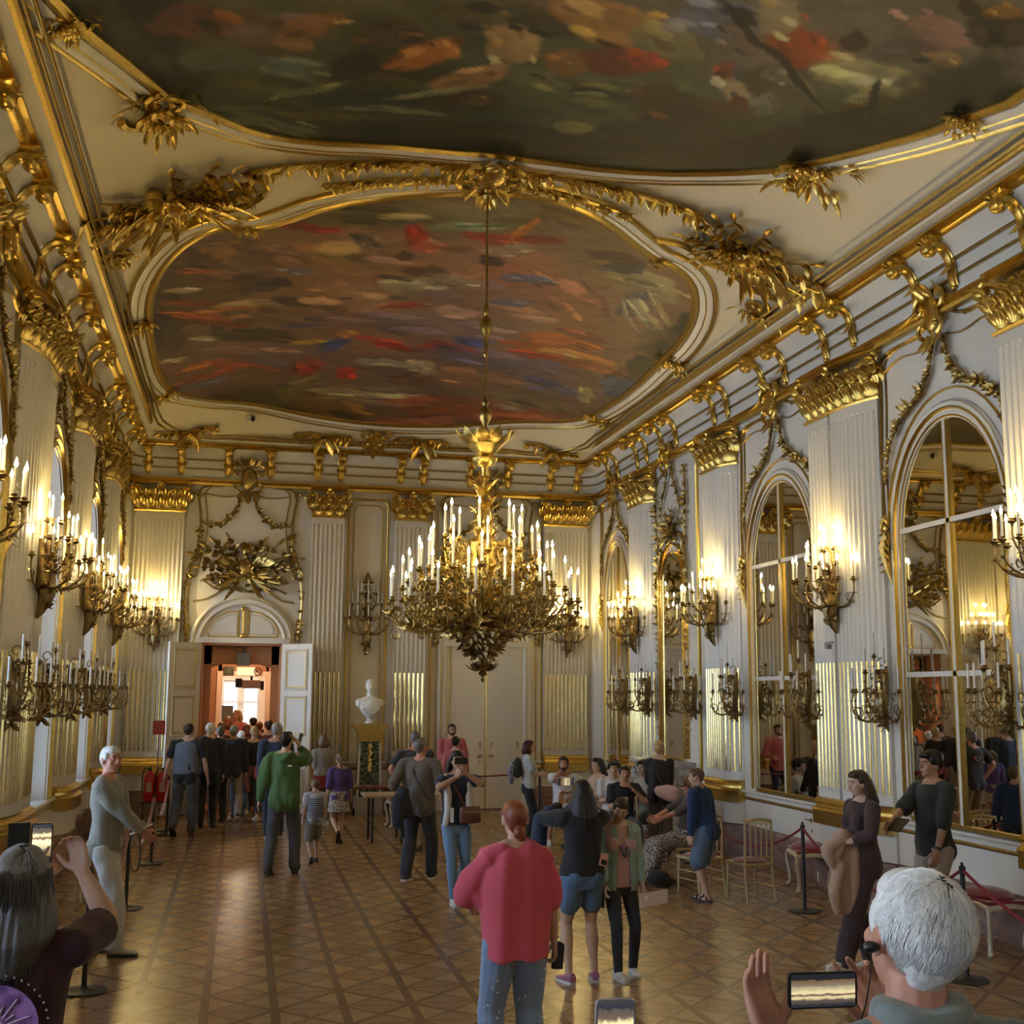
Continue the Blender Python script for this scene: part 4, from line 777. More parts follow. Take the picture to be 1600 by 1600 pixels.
# carved ornaments sitting on the frames
def crn(name,label,x,y,s,seed,cat='ornament',rot=0,kind='roc'):
    c,sn=math.cos(rot),math.sin(rot)
    mb=MB(lambda u,v,h:FC(x+u*c-v*sn,y+u*sn+v*c,h))
    if kind=='roc': rocaille(mb,0,0,s,seed)
    elif kind=='tro': trophy(mb,s,seed,.05)
    elif kind=='car': cartouche(mb,s,.06); rocaille(mb,0,0,s*.5,seed)
    return tag(mb.build(name,GOLD if kind!='x' else GOLDD),label,cat)
for x,y,s,ds in((-1.62,17.4,.42,'left side of the far painting frame'),(6.55,17.5,.42,'right side of the far painting frame'),(-1.55,21.7,.42,'far left corner of the far painting frame'),(6.5,21.6,.42,'far right corner of the far painting frame'),(-.15,14.3,.22,'upper left notch of the far painting frame'),(5.1,14.15,.22,'upper right notch of the far painting frame'),(-.93,11.15,.62,'left shoulder of the near painting frame'),(5.72,11.1,.62,'right shoulder of the near painting frame'),(6.35,9.3,.3,'right edge of the near painting frame'),(-1.55,9.4,.3,'left edge of the near painting frame'),(-1.75,14.5,.45,'left cove beside the spandrel trophy'),(6.7,14.6,.45,'right cove beside the spandrel trophy')):
    crn('shell_ornament','gilded shell and leaf ornament on the %s'%ds,x,y,s,int(x*7+y*3))
crn('cartouche','gilded crest where the chandelier rod meets the ceiling, between both paintings',2.47,12.15,.55,4,'cartouche',0,'car')
for sg in(-1,1):
    mb=MB(FC); foliage(mb,smoothp([(2.47+sg*.2,12.0),(2.47+sg*1.0,12.05),(2.47+sg*1.9,12.3),(2.47+sg*2.6,12.65)]),.05,.14,14+sg,1.5,.04)
    foliage(mb,smoothp([(2.47+sg*.3,12.3),(2.47+sg*1.0,12.45),(2.47+sg*1.8,12.85)]),.05,.11,24+sg,1.3,.03)
    tag(mb.build('leaf_spray',GOLD),'gilded leaf spray between the two paintings, %s of the rod'%('right' if sg>0 else 'left'),'ornament')
    crn('trophy','gilded trophy of flags and spears on the ceiling %s'%('at right, above the mirrors' if sg>0 else 'at left, above the windows'),2.49+sg*3.42,13.35,1.2,8+sg,'trophy',PI+sg*.45,'tro')
# end cove ornaments
for x,y,s,rot,ds in((-1.2,23.75,.42,PI,'left end of the end cove'),(6.15,23.75,.42,PI,'right end of the end cove'),(1.45,24.05,.42,PI,'left of the centre of the end cove'),(3.45,24.05,.42,PI,'right of the centre of the end cove')):
    c,sn=math.cos(rot),math.sin(rot); mb=MB(lambda u,v,h,x=x,y=y,c=c,sn=sn:FC(x+u*c-v*sn,y+u*sn+v*c,h))
    foliage(mb,smoothp([(-s*1.3,0),(-s*.5,.1),(0,0),(s*.6,.12),(s*1.4,.02)]),.05,.13,int(x*3+20),1.6,.03)
    for k in range(6): a=k*1.05; mb.leaf((0,0,.06),(math.cos(a),math.sin(a)*.5,.3),(0,0,1),.4,.16,.4)
    tag(mb.build('leaf_spray',GOLD),'gilded quiver and leaf spray on the %s'%ds,'ornament')
crn('cartouche','gilded open cartouche at the middle of the end cove',2.47,23.98,.45,6,'cartouche',PI,'car')
# straight gilded lines of the cove
for nm,o in(('trim_23',.62),('trim_24',.70)):
    x0,x1,y1=XL+o,XR-o,YE-o+.0; mb=MB(FC)
    mb.sweep([(x0,YB+1),(x0,y1-1.4)]+[(x0+1.4-1.4*math.cos(t),y1-1.4+1.4*math.sin(t)) for t in [PI/2*i/6 for i in range(1,6)]]+[(x0+1.4,y1),(x1-1.4,y1)]+[(x1-1.4+1.4*math.sin(t),y1-1.4+1.4*math.cos(t)) for t in [PI/2*i/6 for i in range(1,6)]]+[(x1,y1-1.4),(x1,YB+1)],hround(.035,.03)); struct(nm,mb,GOLDD)
# two small cameras on the end cove
for x,ds in((-.05,'left'),(5.1,'right')):
    root=thing('security_camera','small white and black camera mounted on the end cove, %s one'%ds,'camera',(x,23.45,ceilz(x,23.45)-.02))
    mb=MB(); mb.box(-.07,.03,-.05,.05,-.09,0); mb.build('housing',WHITE,root,smooth=False); mb=MB(); mb.ell((.07,-.02,-.06),(.045,.045,.06)); mb.build('lens',BLACKP,root)

# ------------------------------------------------------------ candles, sconces, chandelier
CAND={}
def candle(par,x,y,z,h,lit,r=.0125,mt=None):
    key=(lit,round(h,2),mt.name if mt else '')
    if key not in CAND:
        mb=MB(); mb.lathe([(r*1.25,0),(r*1.25,.012),(r,.02),(r,h),(r*.5,h+.004)],n=8); c=mb.build('candle',mt or (WAX if lit else WAXG),par)
        f=None
        if lit: mb=MB(); mb.lathe([(.004,0),(.012,.010),(.0135,.022),(.009,.042),(.003,.062),(.0008,.072)],(0,0,h+.004),8); f=mb.build('flame',FLAME,c)
        CAND[key]=(c,f); c.location=(x,y,z); return c
    c0,f0=CAND[key]; c=c0.copy(); C.objects.link(c); c.parent=par; c.location=(x,y,z)
    if f0: f=f0.copy(); C.objects.link(f); f.parent=c
    return c
def cup(mb,x,y,z,s=1.0):
    mb.lathe([(.006*s,-.05*s),(.016*s,-.045*s),(.010*s,-.03*s),(.030*s,-.012*s),(.044*s,0),(.040*s,.004*s),(.018*s,.004*s),(.022*s,.02*s),(.026*s,.03*s),(.018*s,.034*s)],(x,y,z),8)
def arm_path(x0,y0,z0,x1,y1,z1,dip=.12):
    dx,dy=x1-x0,y1-y0
    return bez((x0,y0,z0),(x0+dx*.4,y0+dy*.4,z0-dip*1.6),(x1+dx*.15,y1+dy*.15,z1-dip*2.6),(x1,y1,z1-.04),9)
def arm_orn(mb,p,s,R,m=None):
    k=len(p)
    for i in range(1,k-1,2):
        q=Vector(p[i]); t=(Vector(p[i+1])-Vector(p[i-1])).normalized()
        for j in range(2):
            a=R.random()*6.28; side=Vector((math.cos(a),math.sin(a),R.uniform(-.6,.6))); mb.leaf(q,(t*.7+side*.6),side,s*R.uniform(.7,1.2),s*.45,.5,3)
def sconce_lit(label,side,u):
    global SCL
    if SCL is None:
        root=thing('candle_sconce',label,'wall light'); R=random.Random(3); F=lambda a,b,c:(a,-c,b)
        mb=MB(F)
        mb.tube([(0,-.50,.05),(0,-.42,.09),(0,-.25,.14),(0,-.10,.12),(0,.05,.10),(0,.22,.07),(0,.36,.04)],[.012,.035,.07,.085,.075,.05,.02],8,asp=1.3)
        for k in range(26):
            z=R.uniform(-.42,.34); a=R.choice((-1,1))*R.uniform(.3,1.4); mb.leaf((0,z,.13),(math.sin(a),math.cos(a)*R.choice((-1,1)),.25),(0,0,1),R.uniform(.10,.19)*(1-.6*abs(z)),.08,.5,4,.08)
        for sg in(-1,1):
            for z,r,t in((-.14,.07,4.6),(.08,.06,-4.4),(-.32,.045,-4.2)): mb.tube([(sg*x,y,.12+.0*i) for i,(x,y) in enumerate(spiral(.08,z,r,.015,PI*.6,t,12))],.014,5)
        mb.build('backplate',BRONZE,root)
        def ring(n,r,zc,a0,a1,z0):
            for i in range(n):
                a=math.radians(a0+(a1-a0)*i/(n-1)); x,y=r*math.cos(a)*1.08,-.10-r*math.sin(a)*1.18
                m=MB(); p=arm_path(0,-.10,z0,x,y,zc,.10); m.tube(p,[.014]*3+[.012]*4+[.009]*3,6); cup(m,x,y,zc); arm_orn(m,p,.07,R)
                m.tube([(x*.62+.03*math.cos(t),y*.62-.02,zc-.19+.035*math.sin(t)) for t in [j*.7 for j in range(8)]],.006,5)
                m.build('arm',BRONZE,root); candle(root,x,y,zc+.03,.20 if r>.2 else .22,True)
        ring(9,.40,.14,-8,188,-.12); ring(5,.26,.34,14,166,.05); ring(3,.12,.54,10,170,.2)
        g=MB(F); g.tube([(0,.3,.07),(0,.5,.1),(0,.55,.11)],.014,6)
        for k in range(5): a=k*1.25; g.leaf((0,.5,.1),(math.cos(a)*.6,1,.2),(0,0,1),.13,.05,.5)
        g.build('finial',GOLD,root)
        plight('sconce_glow',(0,-.26,.60),17,(1,.70,.20),.022,root); SCL=root
    else: root=dup(SCL,(0,0,0),0,label)
    root.location=wpos(side,u,3.62,0 if side=='end' and False else PW+.0); root.rotation_euler=(0,0,ROT[side]); root['group']='lit candle sconces'; root['label']=label; return root
SCL=None
for sd,dd in(('right',((9.5,'cut by the right edge of the view'),(13.65,'between the two large arched mirrors'),(17.6,'right of the narrow fireplace mirror'),(21.45,'left of the narrow fireplace mirror'))),
             ('left',((9.5,'cut by the left edge of the view'),(13.65,'largest of the row on the window wall'),(17.6,'second of the row on the window wall'),(21.45,'farthest of the row on the window wall')))):
    for u,ds in dd: sconce_lit('lit gilded candle sconce, '+ds,sd,u)
sconce_lit('lit gilded candle sconce left of the open door on the end wall','end',-1.70); sconce_lit('lit gilded candle sconce behind the chandelier, right of the closed door','end',6.67)
for sd in('right','left'):
    for u in(5.35,1.2): sconce_lit('lit gilded candle sconce on the %s near the entrance, %s one'%(SIDEN[sd],'far' if u>3 else 'near'),sd,u)
SCU=None
def sconce_unlit(label,side,u,z=2.36):
    global SCU
    if SCU is None:
        root=thing('unlit_sconce',label,'wall light'); R=random.Random(8); F=lambda a,b,c:(a,-c,b)
        mb=MB(F); mb.tube([(0,-.40,.03),(0,-.30,.06),(0,-.12,.09),(0,.05,.07),(0,.2,.05),(0,.34,.03)],[.01,.03,.05,.05,.035,.012],7,asp=1.3)
        for k in range(20): z0=R.uniform(-.34,.3); a=R.choice((-1,1))*R.uniform(.3,1.5); mb.leaf((0,z0,.08),(math.sin(a),math.cos(a)*R.choice((-1,1)),.3),(0,0,1),R.uniform(.08,.16),.06,.5,4,.08)
        mb.build('backplate',BRONZE,root)
        for n,r,zc,a0,a1 in((5,.36,.05,5,175),(3,.24,.27,30,150),(1,.12,.45,90,90)):
            for i in range(n):
                a=math.radians(a0+(a1-a0)*i/max(1,n-1)); x,y=r*math.cos(a),-.06-r*math.sin(a); m=MB()
                p=bez((0,-.06,-.18),(x*.5,y*.6,-.42+zc*.6),(x*1.25,y*1.2,zc-.34),(x,y,zc-.04),10); m.tube(p,.011,6); cup(m,x,y,zc,.9); arm_orn(m,p,.06,R)
                for (f,zz,rr) in((.95,zc-.24,.062),(.66,zc-.2,.05),(.5,zc-.06,.045)): m.tube([(x*f+rr*math.cos(t)*math.cos(a),y*f-rr*math.cos(t)*math.sin(a),zz+rr*math.sin(t)) for t in [j*PI/5 for j in range(9)]],.0075,5)
                m.build('arm',BRONZE,root); candle(root,x,y,zc+.025,.24,False,.0115)
        SCU=root
    else: root=dup(SCU,(0,0,0),0,label)
    root.location=wpos(side,u,z,.14); root.rotation_euler=(0,0,ROT[side]); root['group']='unlit candle sconces at the mirror edges'; root['label']=label
UN=((10.33,'at the right edge of the view'),(12.62,'left of the third arched mirror'),(14.55,'right edge of the second arched mirror'),(16.92,'left edge of the second arched mirror'),(18.6,'on the narrow gilded panel'),(20.9,'beside the fireplace'),(22.2,'beside the far corner arch'))
for u,ds in UN: sconce_unlit('unlit bronze candle sconce on the mirror wall, '+ds,'right',u)
for u,ds in((12.65,'cut by the left edge of the view'),(14.55,'above the phone of the woman in maroon'),(16.92,'beyond the first visible window'),(18.6,'beside the second visible window'),(20.9,'beside the farthest window')): sconce_unlit('unlit bronze candle sconce on the window wall, '+ds,'left',u)
# pyramid sconce above the bust
root=thing('pyramid_sconce','tall unlit pyramid candle sconce with white candles above the marble bust','wall light',wpos('end',2.46,3.75,.03)); R=random.Random(4); F=lambda a,b,c:(a,-c,b)
mb=MB(F); mb.tube([(0,-.62,.06),(0,-.5,.08),(0,-.3,.12),(0,.0,.10),(0,.4,.07),(0,.8,.05)],[.012,.04,.08,.07,.04,.02],8)
for k in range(60): z=R.uniform(-.55,.75); a=R.uniform(0,6.28); mb.leaf((0,z,.1),(math.cos(a),math.sin(a),.3),(0,0,1),R.uniform(.1,.22)*(1-.5*max(0,z)),.08,.5,4,.08)
mb.ell((0,-.6,.08),(.05,.035,.04)); mb.ell((0,.86,.08),(.16,.03,.1)); mb.tube([(0,.86,.08),(0,.95,.08),(0,1.08,.08)],[.1,.08,.01],6); mb.build('backplate',BRONZE,root)
for n,r,zc in((7,.44,.12),(5,.30,.40),(5,.19,.62)):
    for i in range(n):
        a=math.radians(3+174*i/(n-1)); x,y=r*math.cos(a),-.08-r*math.sin(a)*.8; m=MB(); p=arm_path(0,-.1,zc-.3,x,y,zc,.08); m.tube(p,.012,6); cup(m,x,y,zc,.9); arm_orn(m,p,.075,R); m.build('arm',BRONZE,root); candle(root,x,y,zc+.02,.25,False,.0115)
# ------------------------------------------------------------ chandelier
CHX,CHY=2.47,12.46
def chandelier(y,label):
    root=thing('chandelier',label,'chandelier',(CHX,y,0)); R=random.Random(12)
    mb=MB(); mb.tube([(0,0,7.97),(0,0,5.12)],.014,8)
    mb.lathe([(.02,0),(.05,.02),(.07,.06),(.03,.10),(.05,.13),(.012,.2)],(0,0,7.78),10)
    for z0,s in((6.28,1.0),(5.30,.8)): mb.lathe([(.012,-.30*s),(.03,-.26*s),(.012,-.22*s),(.035,-.14*s),(.02,-.10*s),(.06,0),(.075,.06*s),(.055,.14*s),(.02,.18*s),(.04,.22*s),(.014,.32*s)],(0,0,z0),12)
    mb.build('hanging_rod',GOLDD,root)
    mb=MB(); mb.lathe([(.03,-.22),(.11,-.18),(.14,-.12),(.10,-.08),(.15,-.02),(.19,.03),(.14,.05),(.05,.06),(.03,.15)],(0,0,4.98),16)
    for k in range(10):
        a=k*PI/5; d=(math.cos(a),math.sin(a),.35); mb.leaf((.10*d[0],.10*d[1],4.99),d,(0,0,1),.30,.15,.35,5,.1); mb.leaf((.06*d[0],.06*d[1],5.02),(d[0],d[1],1.2),(0,0,1),.2,.1,.3,4)
    mb.lathe([(.02,0),(.05,.03),(.03,.08),(.04,.4),(.05,.45),(.02,.48)],(0,0,4.35),10); mb.build('crown',GOLD,root)
    mb=MB(); mb.lathe([(.05,3.2),(.12,3.35),(.10,3.55),(.15,3.7),(.13,3.8),(.15,3.95),(.10,4.02),(.12,4.1),(.085,4.2),(.055,4.35),(.04,4.5),(.035,4.62),(.06,4.65),(.03,4.68)],n=14)
    for k in range(90): z=R.uniform(3.6,4.6); a=R.random()*6.28; r=.13-.07*(z-3.6); mb.leaf((r*math.cos(a),r*math.sin(a),z),(math.cos(a)*.5,math.sin(a)*.5,R.choice((-1,1))),(math.cos(a),math.sin(a),0),.12,.06,.4,3)
    mb.build('stem',GOLD,root)
    mb=MB(); mb.lathe([(.36,3.06),(.43,3.07),(.45,3.09),(.43,3.11),(.44,3.13),(.36,3.15),(.2,3.17)],n=28)
    mb.build('ring',BRONZE,root)
    mb=MB(); mb.lathe([(.02,2.72),(.08,2.74),(.16,2.82),(.26,2.92),(.36,3.04),(.38,3.07)],n=20)
    for k in range(260):
        z=R.uniform(2.74,3.08); r=.05+.37*(z-2.72)/.36; a=R.random()*6.28; n_=Vector((math.cos(a),math.sin(a),-.5)); t=Vector((-math.sin(a),math.cos(a),R.uniform(-1.2,1.2)))
        mb.leaf((r*math.cos(a),r*math.sin(a),z),t,n_,R.uniform(.06,.13),.05,.5,3)
    for k in range(24):
        a=k*PI/12; z=R.choice((2.86,2.96,3.03)); r=.08+.36*(z-2.74)/.36; c=Vector((r*math.cos(a),r*math.sin(a),z)); t=Vector((-math.sin(a),math.cos(a),0)); b=Vector((math.cos(a)*.5,math.sin(a)*.5,-.8))
        mb.tube([c+t*(.05*math.cos(q))+b*(.05*math.sin(q)) for q in [j*.75 for j in range(8)]],.008,5)
    mb.build('basket',BRONZE,root)
    mb=MB(); mb.lathe([(.004,2.47),(.025,2.5),(.01,2.53),(.05,2.56),(.03,2.59),(.10,2.63),(.12,2.66),(.06,2.69),(.03,2.74)],n=12)
    for k in range(12): a=k*PI/6; mb.leaf((.05*math.cos(a),.05*math.sin(a),2.6),(math.cos(a),math.sin(a),R.uniform(-.3,.6)),(0,0,1),.14,.07,.6,4)
    mb.build('pendant',BRONZE,root)
    tiers=((8,.42,4.02,3.62,0.2),(10,.58,3.80,3.50,.1),(14,.72,3.62,3.38,0),(14,.84,3.46,3.30,.22),(16,.97,3.30,3.24,.1))
    for ti,(n,r,zc,z0,ph) in enumerate(tiers):
        for i in range(n):
            a=2*PI*(i+ph*3)/n; ca,sa=math.cos(a),math.sin(a); rr=r*R.uniform(.94,1.04); zz=zc+R.uniform(-.02,.03); m=MB(); P=lambda q,z,t=0:(q*ca-t*sa,q*sa+t*ca,z)
            p=bez(P(.14,z0-.12),P(rr*.45,z0-.34),P(rr*1.05,zz-.36),P(rr,zz-.04),8); m.tube(p,[.017,.017,.016,.015,.014,.013,.012,.011,.010],6); cup(m,rr*ca,rr*sa,zz,1.05); arm_orn(m,p,.11,R)
            for f,dz,rd in((.82,-.22,.075),(.6,-.14,.07),(.95,-.12,.05)):
                q0=rr*f; zq=zz+dz; s_=R.choice((-1,1)); m.tube([P(q0+rd*math.cos(t),zq+rd*math.sin(t),.02*s_) for t in [j*.62*s_ for j in range(9)]],.0085,5)
            for j in range(5):
                f=R.uniform(.5,1.05); d=R.random()*6.28; m.leaf(P(rr*f,zz-R.uniform(.06,.3),R.uniform(-.06,.06)),(math.cos(d),math.sin(d),R.uniform(-.8,.8)),(ca,sa,.5),.11,.055,.5,3)
            for j in range(4):
                f=R.uniform(.45,1.02); rd=R.uniform(.035,.07); zq=zz-R.uniform(.1,.36); t0=R.random()*6; m.tube([P(rr*f+rd*math.cos(t)*(1-.06*j_),zq+rd*math.sin(t)*(1-.06*j_),R.uniform(-.004,.004)+rd*.5*(j%2)) for j_,t in enumerate([t0+q*.6 for q in range(9)])],.0075,5)
            m.build('arm',GOLD if ti<2 else GOLDD,root); candle(root,rr*ca,rr*sa,zz+.03,.25,True,.0145)
    for z,p_,r_ in((4.05,70,.05),(3.62,90,.06)): plight('chandelier_glow',(0,0,z),p_,(1,.70,.25),r_,root)
    return root
chandelier(CHY,'great gilded chandelier with five tiers of lit candles in the middle of the hall')
chandelier(-2.5,'second gilded chandelier behind the photographer')

# ------------------------------------------------------------ furniture and small things
def chair_proto():
    root=thing('gold_chair','x','chair'); 
    mb=MB(); mb.box(-.20,.20,-.20,.20,.40,.435); mb.tube([(-.2,.2,.42),(.2,.2,.42),(.2,-.2,.42),(-.2,-.2,.42)],.016,6,closed=True); mb.build('seat_frame',CHG,root)
    mb=MB(); mb.ell((0,0,.445),(.205,.205,.035),18,6); mb.build('cushion',REDV,root)
    for sx in(-1,1):
        mb=MB(); mb.tube([(sx*.18,.18,.41),(sx*.185,.185,.2),(sx*.19,.19,0)],[.017,.014,.010],8); mb.lathe([(.012,.30),(.022,.31),(.012,.32)],(sx*.183,.183,0),8); mb.build('leg',CHG,root)
        mb=MB(); mb.tube([(sx*.175,-.19,.93),(sx*.18,-.20,.7),(sx*.18,-.19,.42),(sx*.185,-.215,.2),(sx*.19,-.25,0)],[.013,.015,.017,.014,.011],8); mb.build('rear_leg',CHG,root)
        mb=MB(); 
        for z in(.17,.27): mb.tube([(sx*.185,.18,z),(sx*.185,-.21,z)],.008,6)
        mb.build('stretcher',CHG,root)
    mb=MB(); 
    for y in(.185,-.215): mb.tube([(-.185,y,.22),(.185,y,.22)],.008,6)
    mb.build('stretcher',CHG,root)
    mb=MB(); mb.tube([(-.18,-.195,.91),(-.09,-.205,.925),(0,-.21,.935),(.09,-.205,.925),(.18,-.195,.91)],.016,8); mb.tube([(-.18,-.198,.50),(.18,-.198,.50)],.010,8)
    for i in range(4):
        x=-.108+.072*i; mb.tube([(x,-.2,.50),(x,-.205,.84)],.009,6); 
        mb.tube([(x-.036+.036*math.cos(PI-q),-.204,.85+.05*math.sin(q)) for q in [j*PI/5 for j in range(6)]],.008,5)
    mb.tube([(.108+.036*math.cos(PI-q)+.036,-.204,.85+.05*math.sin(q)) for q in [j*PI/5 for j in range(6)]],.008,5)
    mb.build('backrest',CHG,root); return root
CHG=mat('pale_gilt_wood',(.62,.50,.28),.35,.55,noise=(12,(.50,.38,.18),.3))
CW=mat('cream_gilt_wood',(.62,.56,.42),.38,.15)
CH=[(5.90,13.55,math.radians(8),'empty gold chair with red cushion right of the boy, turned to the mirror wall'),(5.50,14.10,math.radians(14),'gold chair with red cushion half hidden behind the boy in blue'),(5.66,15.02,math.radians(92),'gold chair under the woman in patterned skirt leaning back'),
    (5.52,17.22,math.radians(150),'gold chair of the seated man with a buzz cut and black shirt'),(5.68,18.12,math.radians(160),'gold chair of the young man in the white t-shirt'),(6.12,18.02,math.radians(170),'gold chair of the seated person with thick black hair'),(5.62,18.72,math.radians(80),'gold chair of the long haired seated person in beige'),(5.22,19.3,math.radians(165),'gold chair of the bearded seated man')]
cp=chair_proto(); 
for i,(x,y,a,l) in enumerate(CH):
    o=cp if i==0 else dup(cp,(x,y,0),a); o.location=(x,y,0); o.rotation_euler=(0,0,a); o['label']=l; o['group']='gold ballroom chairs'
sp=thing('stool','x','stool')
mb=MB(); mb.box(-.30,.30,-.20,.20,.46,.49); mb.ell((0,0,.50),(.31,.215,.085),20,7); mb.build('cushion',REDV,sp)
mb=MB()
for sg in(-1,1):
    mb.tube(smoothp([(-.30,sg*.20,.42),(-.15,sg*.21,.455),(0,sg*.215,.43),(.15,sg*.21,.455),(.30,sg*.20,.42)]),.026,6); mb.tube(smoothp([(sg*.30,-.20,.42),(sg*.31,0,.45),(sg*.30,.20,.42)]),.026,6)
mb.build('apron',CW,sp)
for sx in(-1,1):
    for sy in(-1,1): mb=MB(); mb.tube(smoothp([(sx*.29,sy*.19,.44),(sx*.325,sy*.215,.38),(sx*.29,sy*.19,.22),(sx*.265,sy*.175,.1),(sx*.285,sy*.19,.03),(sx*.31,sy*.20,.02)]),.0215,7); mb.ell((sx*.305,sy*.2,.025),(.03,.03,.024)); mb.build('leg',CW,sp)
for i,(x,y,a,l) in enumerate(((6.93,14.12,PI/2*1.0-.25,'cream gilt stool with red cushion behind the black stanchion, against mirror wall'),(6.98,10.5,PI/2,'cream gilt stool with red cushion at the right edge, behind the white-haired man'),(-1.86,14.9,PI/2,'cream gilt stool with red cushion behind the man in the grey polo, near one'),(2.95,21.9,0.1,'stool with red cushion half hidden behind the pale table near the closed door'),(-1.82,19.6,PI/2,'cream gilt stool with red cushion before the windows, beyond the man in the polo'))):
    o=sp if i==0 else dup(sp,(x,y,0),a); o.location=(x,y,0); o.rotation_euler=(0,0,a); o['label']=l; o['group']='stools with red cushions'
PB=mat('black_post',(.015,.018,.024),.42)
st=thing('stanchion','x','rope barrier post')
mb=MB(); mb.lathe([(.175,0),(.18,.008),(.175,.016),(.04,.03),(.03,.04)],n=24); mb.build('base',PB,st)
mb=MB(); mb.tube([(0,0,.03),(0,0,.90)],.021,12); mb.lathe([(.021,.89),(.028,.90),(.028,.925),(.012,.94),(.014,.955),(.004,.965)],n=12); mb.build('post',PB,st)
STN=[(6.18,12.72,'black stanchion right of the gold chairs, in front of the red stool'),(6.05,9.45,'black stanchion hidden behind the man with the tablet'),(6.55,17.1,'black stanchion beyond the boy by the fireplace'),(-1.14,14.22,'black stanchion beside the man in the grey polo'),(-1.12,17.77,'black stanchion left of the man in the grey vest'),(-1.12,10.44,'nearest stanchion on the left, its base right of the maroon shirt'),(5.6,22.6,'black stanchion in front of the closed door at far right'),(2.9,22.6,'black stanchion behind the visitors at the closed door'),(-1.12,21.3,'black stanchion beside the fire extinguishers')]
for i,(x,y,l) in enumerate(STN):
    o=st if i==0 else dup(st,(x,y,0),0); o.location=(x,y,0); o['label']=l; o['group']='rope barrier posts'
def rope(a,b,sag,label,mt=None,r=.014,za=.90,zb=.90):
    mb=MB(); P=[]
    for i in range(17): t=i/16; P.append((a[0]+(b[0]-a[0])*t,a[1]+(b[1]-a[1])*t,za+(zb-za)*t-sag*4*t*(1-t)))
    mb.tube(P,r,8); mb.ell(P[0],.022); mb.ell(P[-1],.022); tag(mb.build('rope',mt or ROPE),label,'rope','barrier ropes')
rope(STN[0],STN[1],.42,'dark red rope sagging between the right-hand stanchions behind the brown coat'); rope(STN[0],STN[2],.42,'dark red rope running left from the right-hand stanchion behind the chairs')
rope(STN[1],(6.1,6.0),.4,'dark red rope rising at the right edge beside the red stool')
rope(STN[3],STN[4],.40,'red rope between the two left stanchions beyond the man in the polo',REDV,.02); rope(STN[5],STN[3],.45,'red rope between the near left stanchions behind the polo man',REDV,.02); rope(STN[4],STN[8],.4,'red rope left of the man in the grey vest',REDV,.02)
rope(STN[6],STN[7],.08,'dark rope stretched in front of the closed double door')
# strap loop hanging at the stanchion by the polo man
mb=MB(); mb.tube(smoothp([(-1.12,14.16,.88),(-1.03,14.1,.86),(-1.0,14.1,.6),(-1.02,14.1,.42),(-1.07,14.1,.40),(-1.11,14.12,.48),(-1.13,14.16,.8)]),.012,6,asp=.3); tag(mb.build('strap',BLACK),'black strap looped over the stanchion beside the polo man','strap')
# long table
root=thing('table','long pale wooden table with black legs in front of the marble bust','table',(2.55,20.0,0))
mb=MB(); mb.box(-.55,1.05,-.38,.38,.70,.735); mb.build('tabletop',mat('pale_oak',(.50,.36,.22),.3,noise=(4,(.40,.27,.15),.3,(1,8,1))),root,smooth=False)
for x,y in((-.42,-.32),(-.42,.30),(.05,-.32),(.05,.3),(.95,-.32),(.95,.30)):
    mb=MB(); mb.box(x-.02,x+.02,y-.02,y+.02,0,.70); mb.build('leg',PB,root,smooth=False)
root=thing('table','dark reddish wooden table behind the pale one, below the bust','table',(1.95,21.3,0))
mb=MB(); mb.box(-.35,1.3,-.3,.3,.73,.76); mb.build('tabletop',mat('mahogany',(.16,.04,.02),.25),root,smooth=False)
for x,y in((-.28,-.25),(-.28,.25),(1.22,-.25),(1.22,.25)): mb=MB(); mb.tube([(x,y,.73),(x,y,0)],[.025,.012],8); mb.build('leg',mat('mahogany',(.16,.04,.02),.25),root)
# bust and pedestal
BPX,BPY=2.50,24.05
root=thing('pedestal','tall pedestal of green speckled marble with gilded cap, carrying the bust','pedestal',(BPX,BPY,0))
GM=mat('green_marble',(.010,.018,.012),.18,noise=(26,(.16,.18,.12),.10)); 
mb=MB(); mb.prism([(-.26,0),(.26,0),(.21,1.45),(-.21,1.45)],-.18,.18,1); mb.build('shaft',GM,root,smooth=False)
mb=MB()
for sg in(-1,1):
    for yy in(-.19,): mb.prism([(sg*.255,.06),(sg*.215,.06),(sg*.175,1.4),(sg*.212,1.4)],-.195,-.18,1)
mb.prism([(-.27,0),(.27,0),(.27,.14),(-.27,.14)],-.2,.2,1); mb.build('pale_border',mat('pale_marble',(.5,.48,.42),.3),root,smooth=False)
mb=MB(); mb.sweep([(-.3,0),(.3,0)],[(1.42,-.2)]*1+[(1.42,.2),(1.50,.21),(1.60,.21),(1.63,.24),(1.68,.30),(1.73,.32),(1.75,.32),(1.75,-.22)]) ; mb.f=None
mb=MB(); mb.box(-.23,.23,-.21,.19,1.42,1.6)
for i in range(9): mb.box(-.21+.05*i,-.185+.05*i,-.222,-.21,1.46,1.57)
for k,(a,z0,z1) in enumerate(((.25,1.60,1.635),(.28,1.635,1.67),(.32,1.67,1.70),(.34,1.70,1.755))): mb.box(-a,a,-a+.02,a-.09,z0,z1)
foliage(MB(),[(0,0),(1,1)]) ; mb.build('gilded_cap',GOLDD,root)
mb=MB(lambda u,v,w:(u,-.185-w,v)); foliage(mb,[(0,1.38),(0,.85)],.005,.05,3,1.2,.008); mb.build('gilded_inlay',GOLD,root)
mb=MB(); mb.box(-.27,.27,-.24,.2,0,.36); mb.build('base',mat('grey_base',(.30,.27,.22),.4),root,smooth=False)
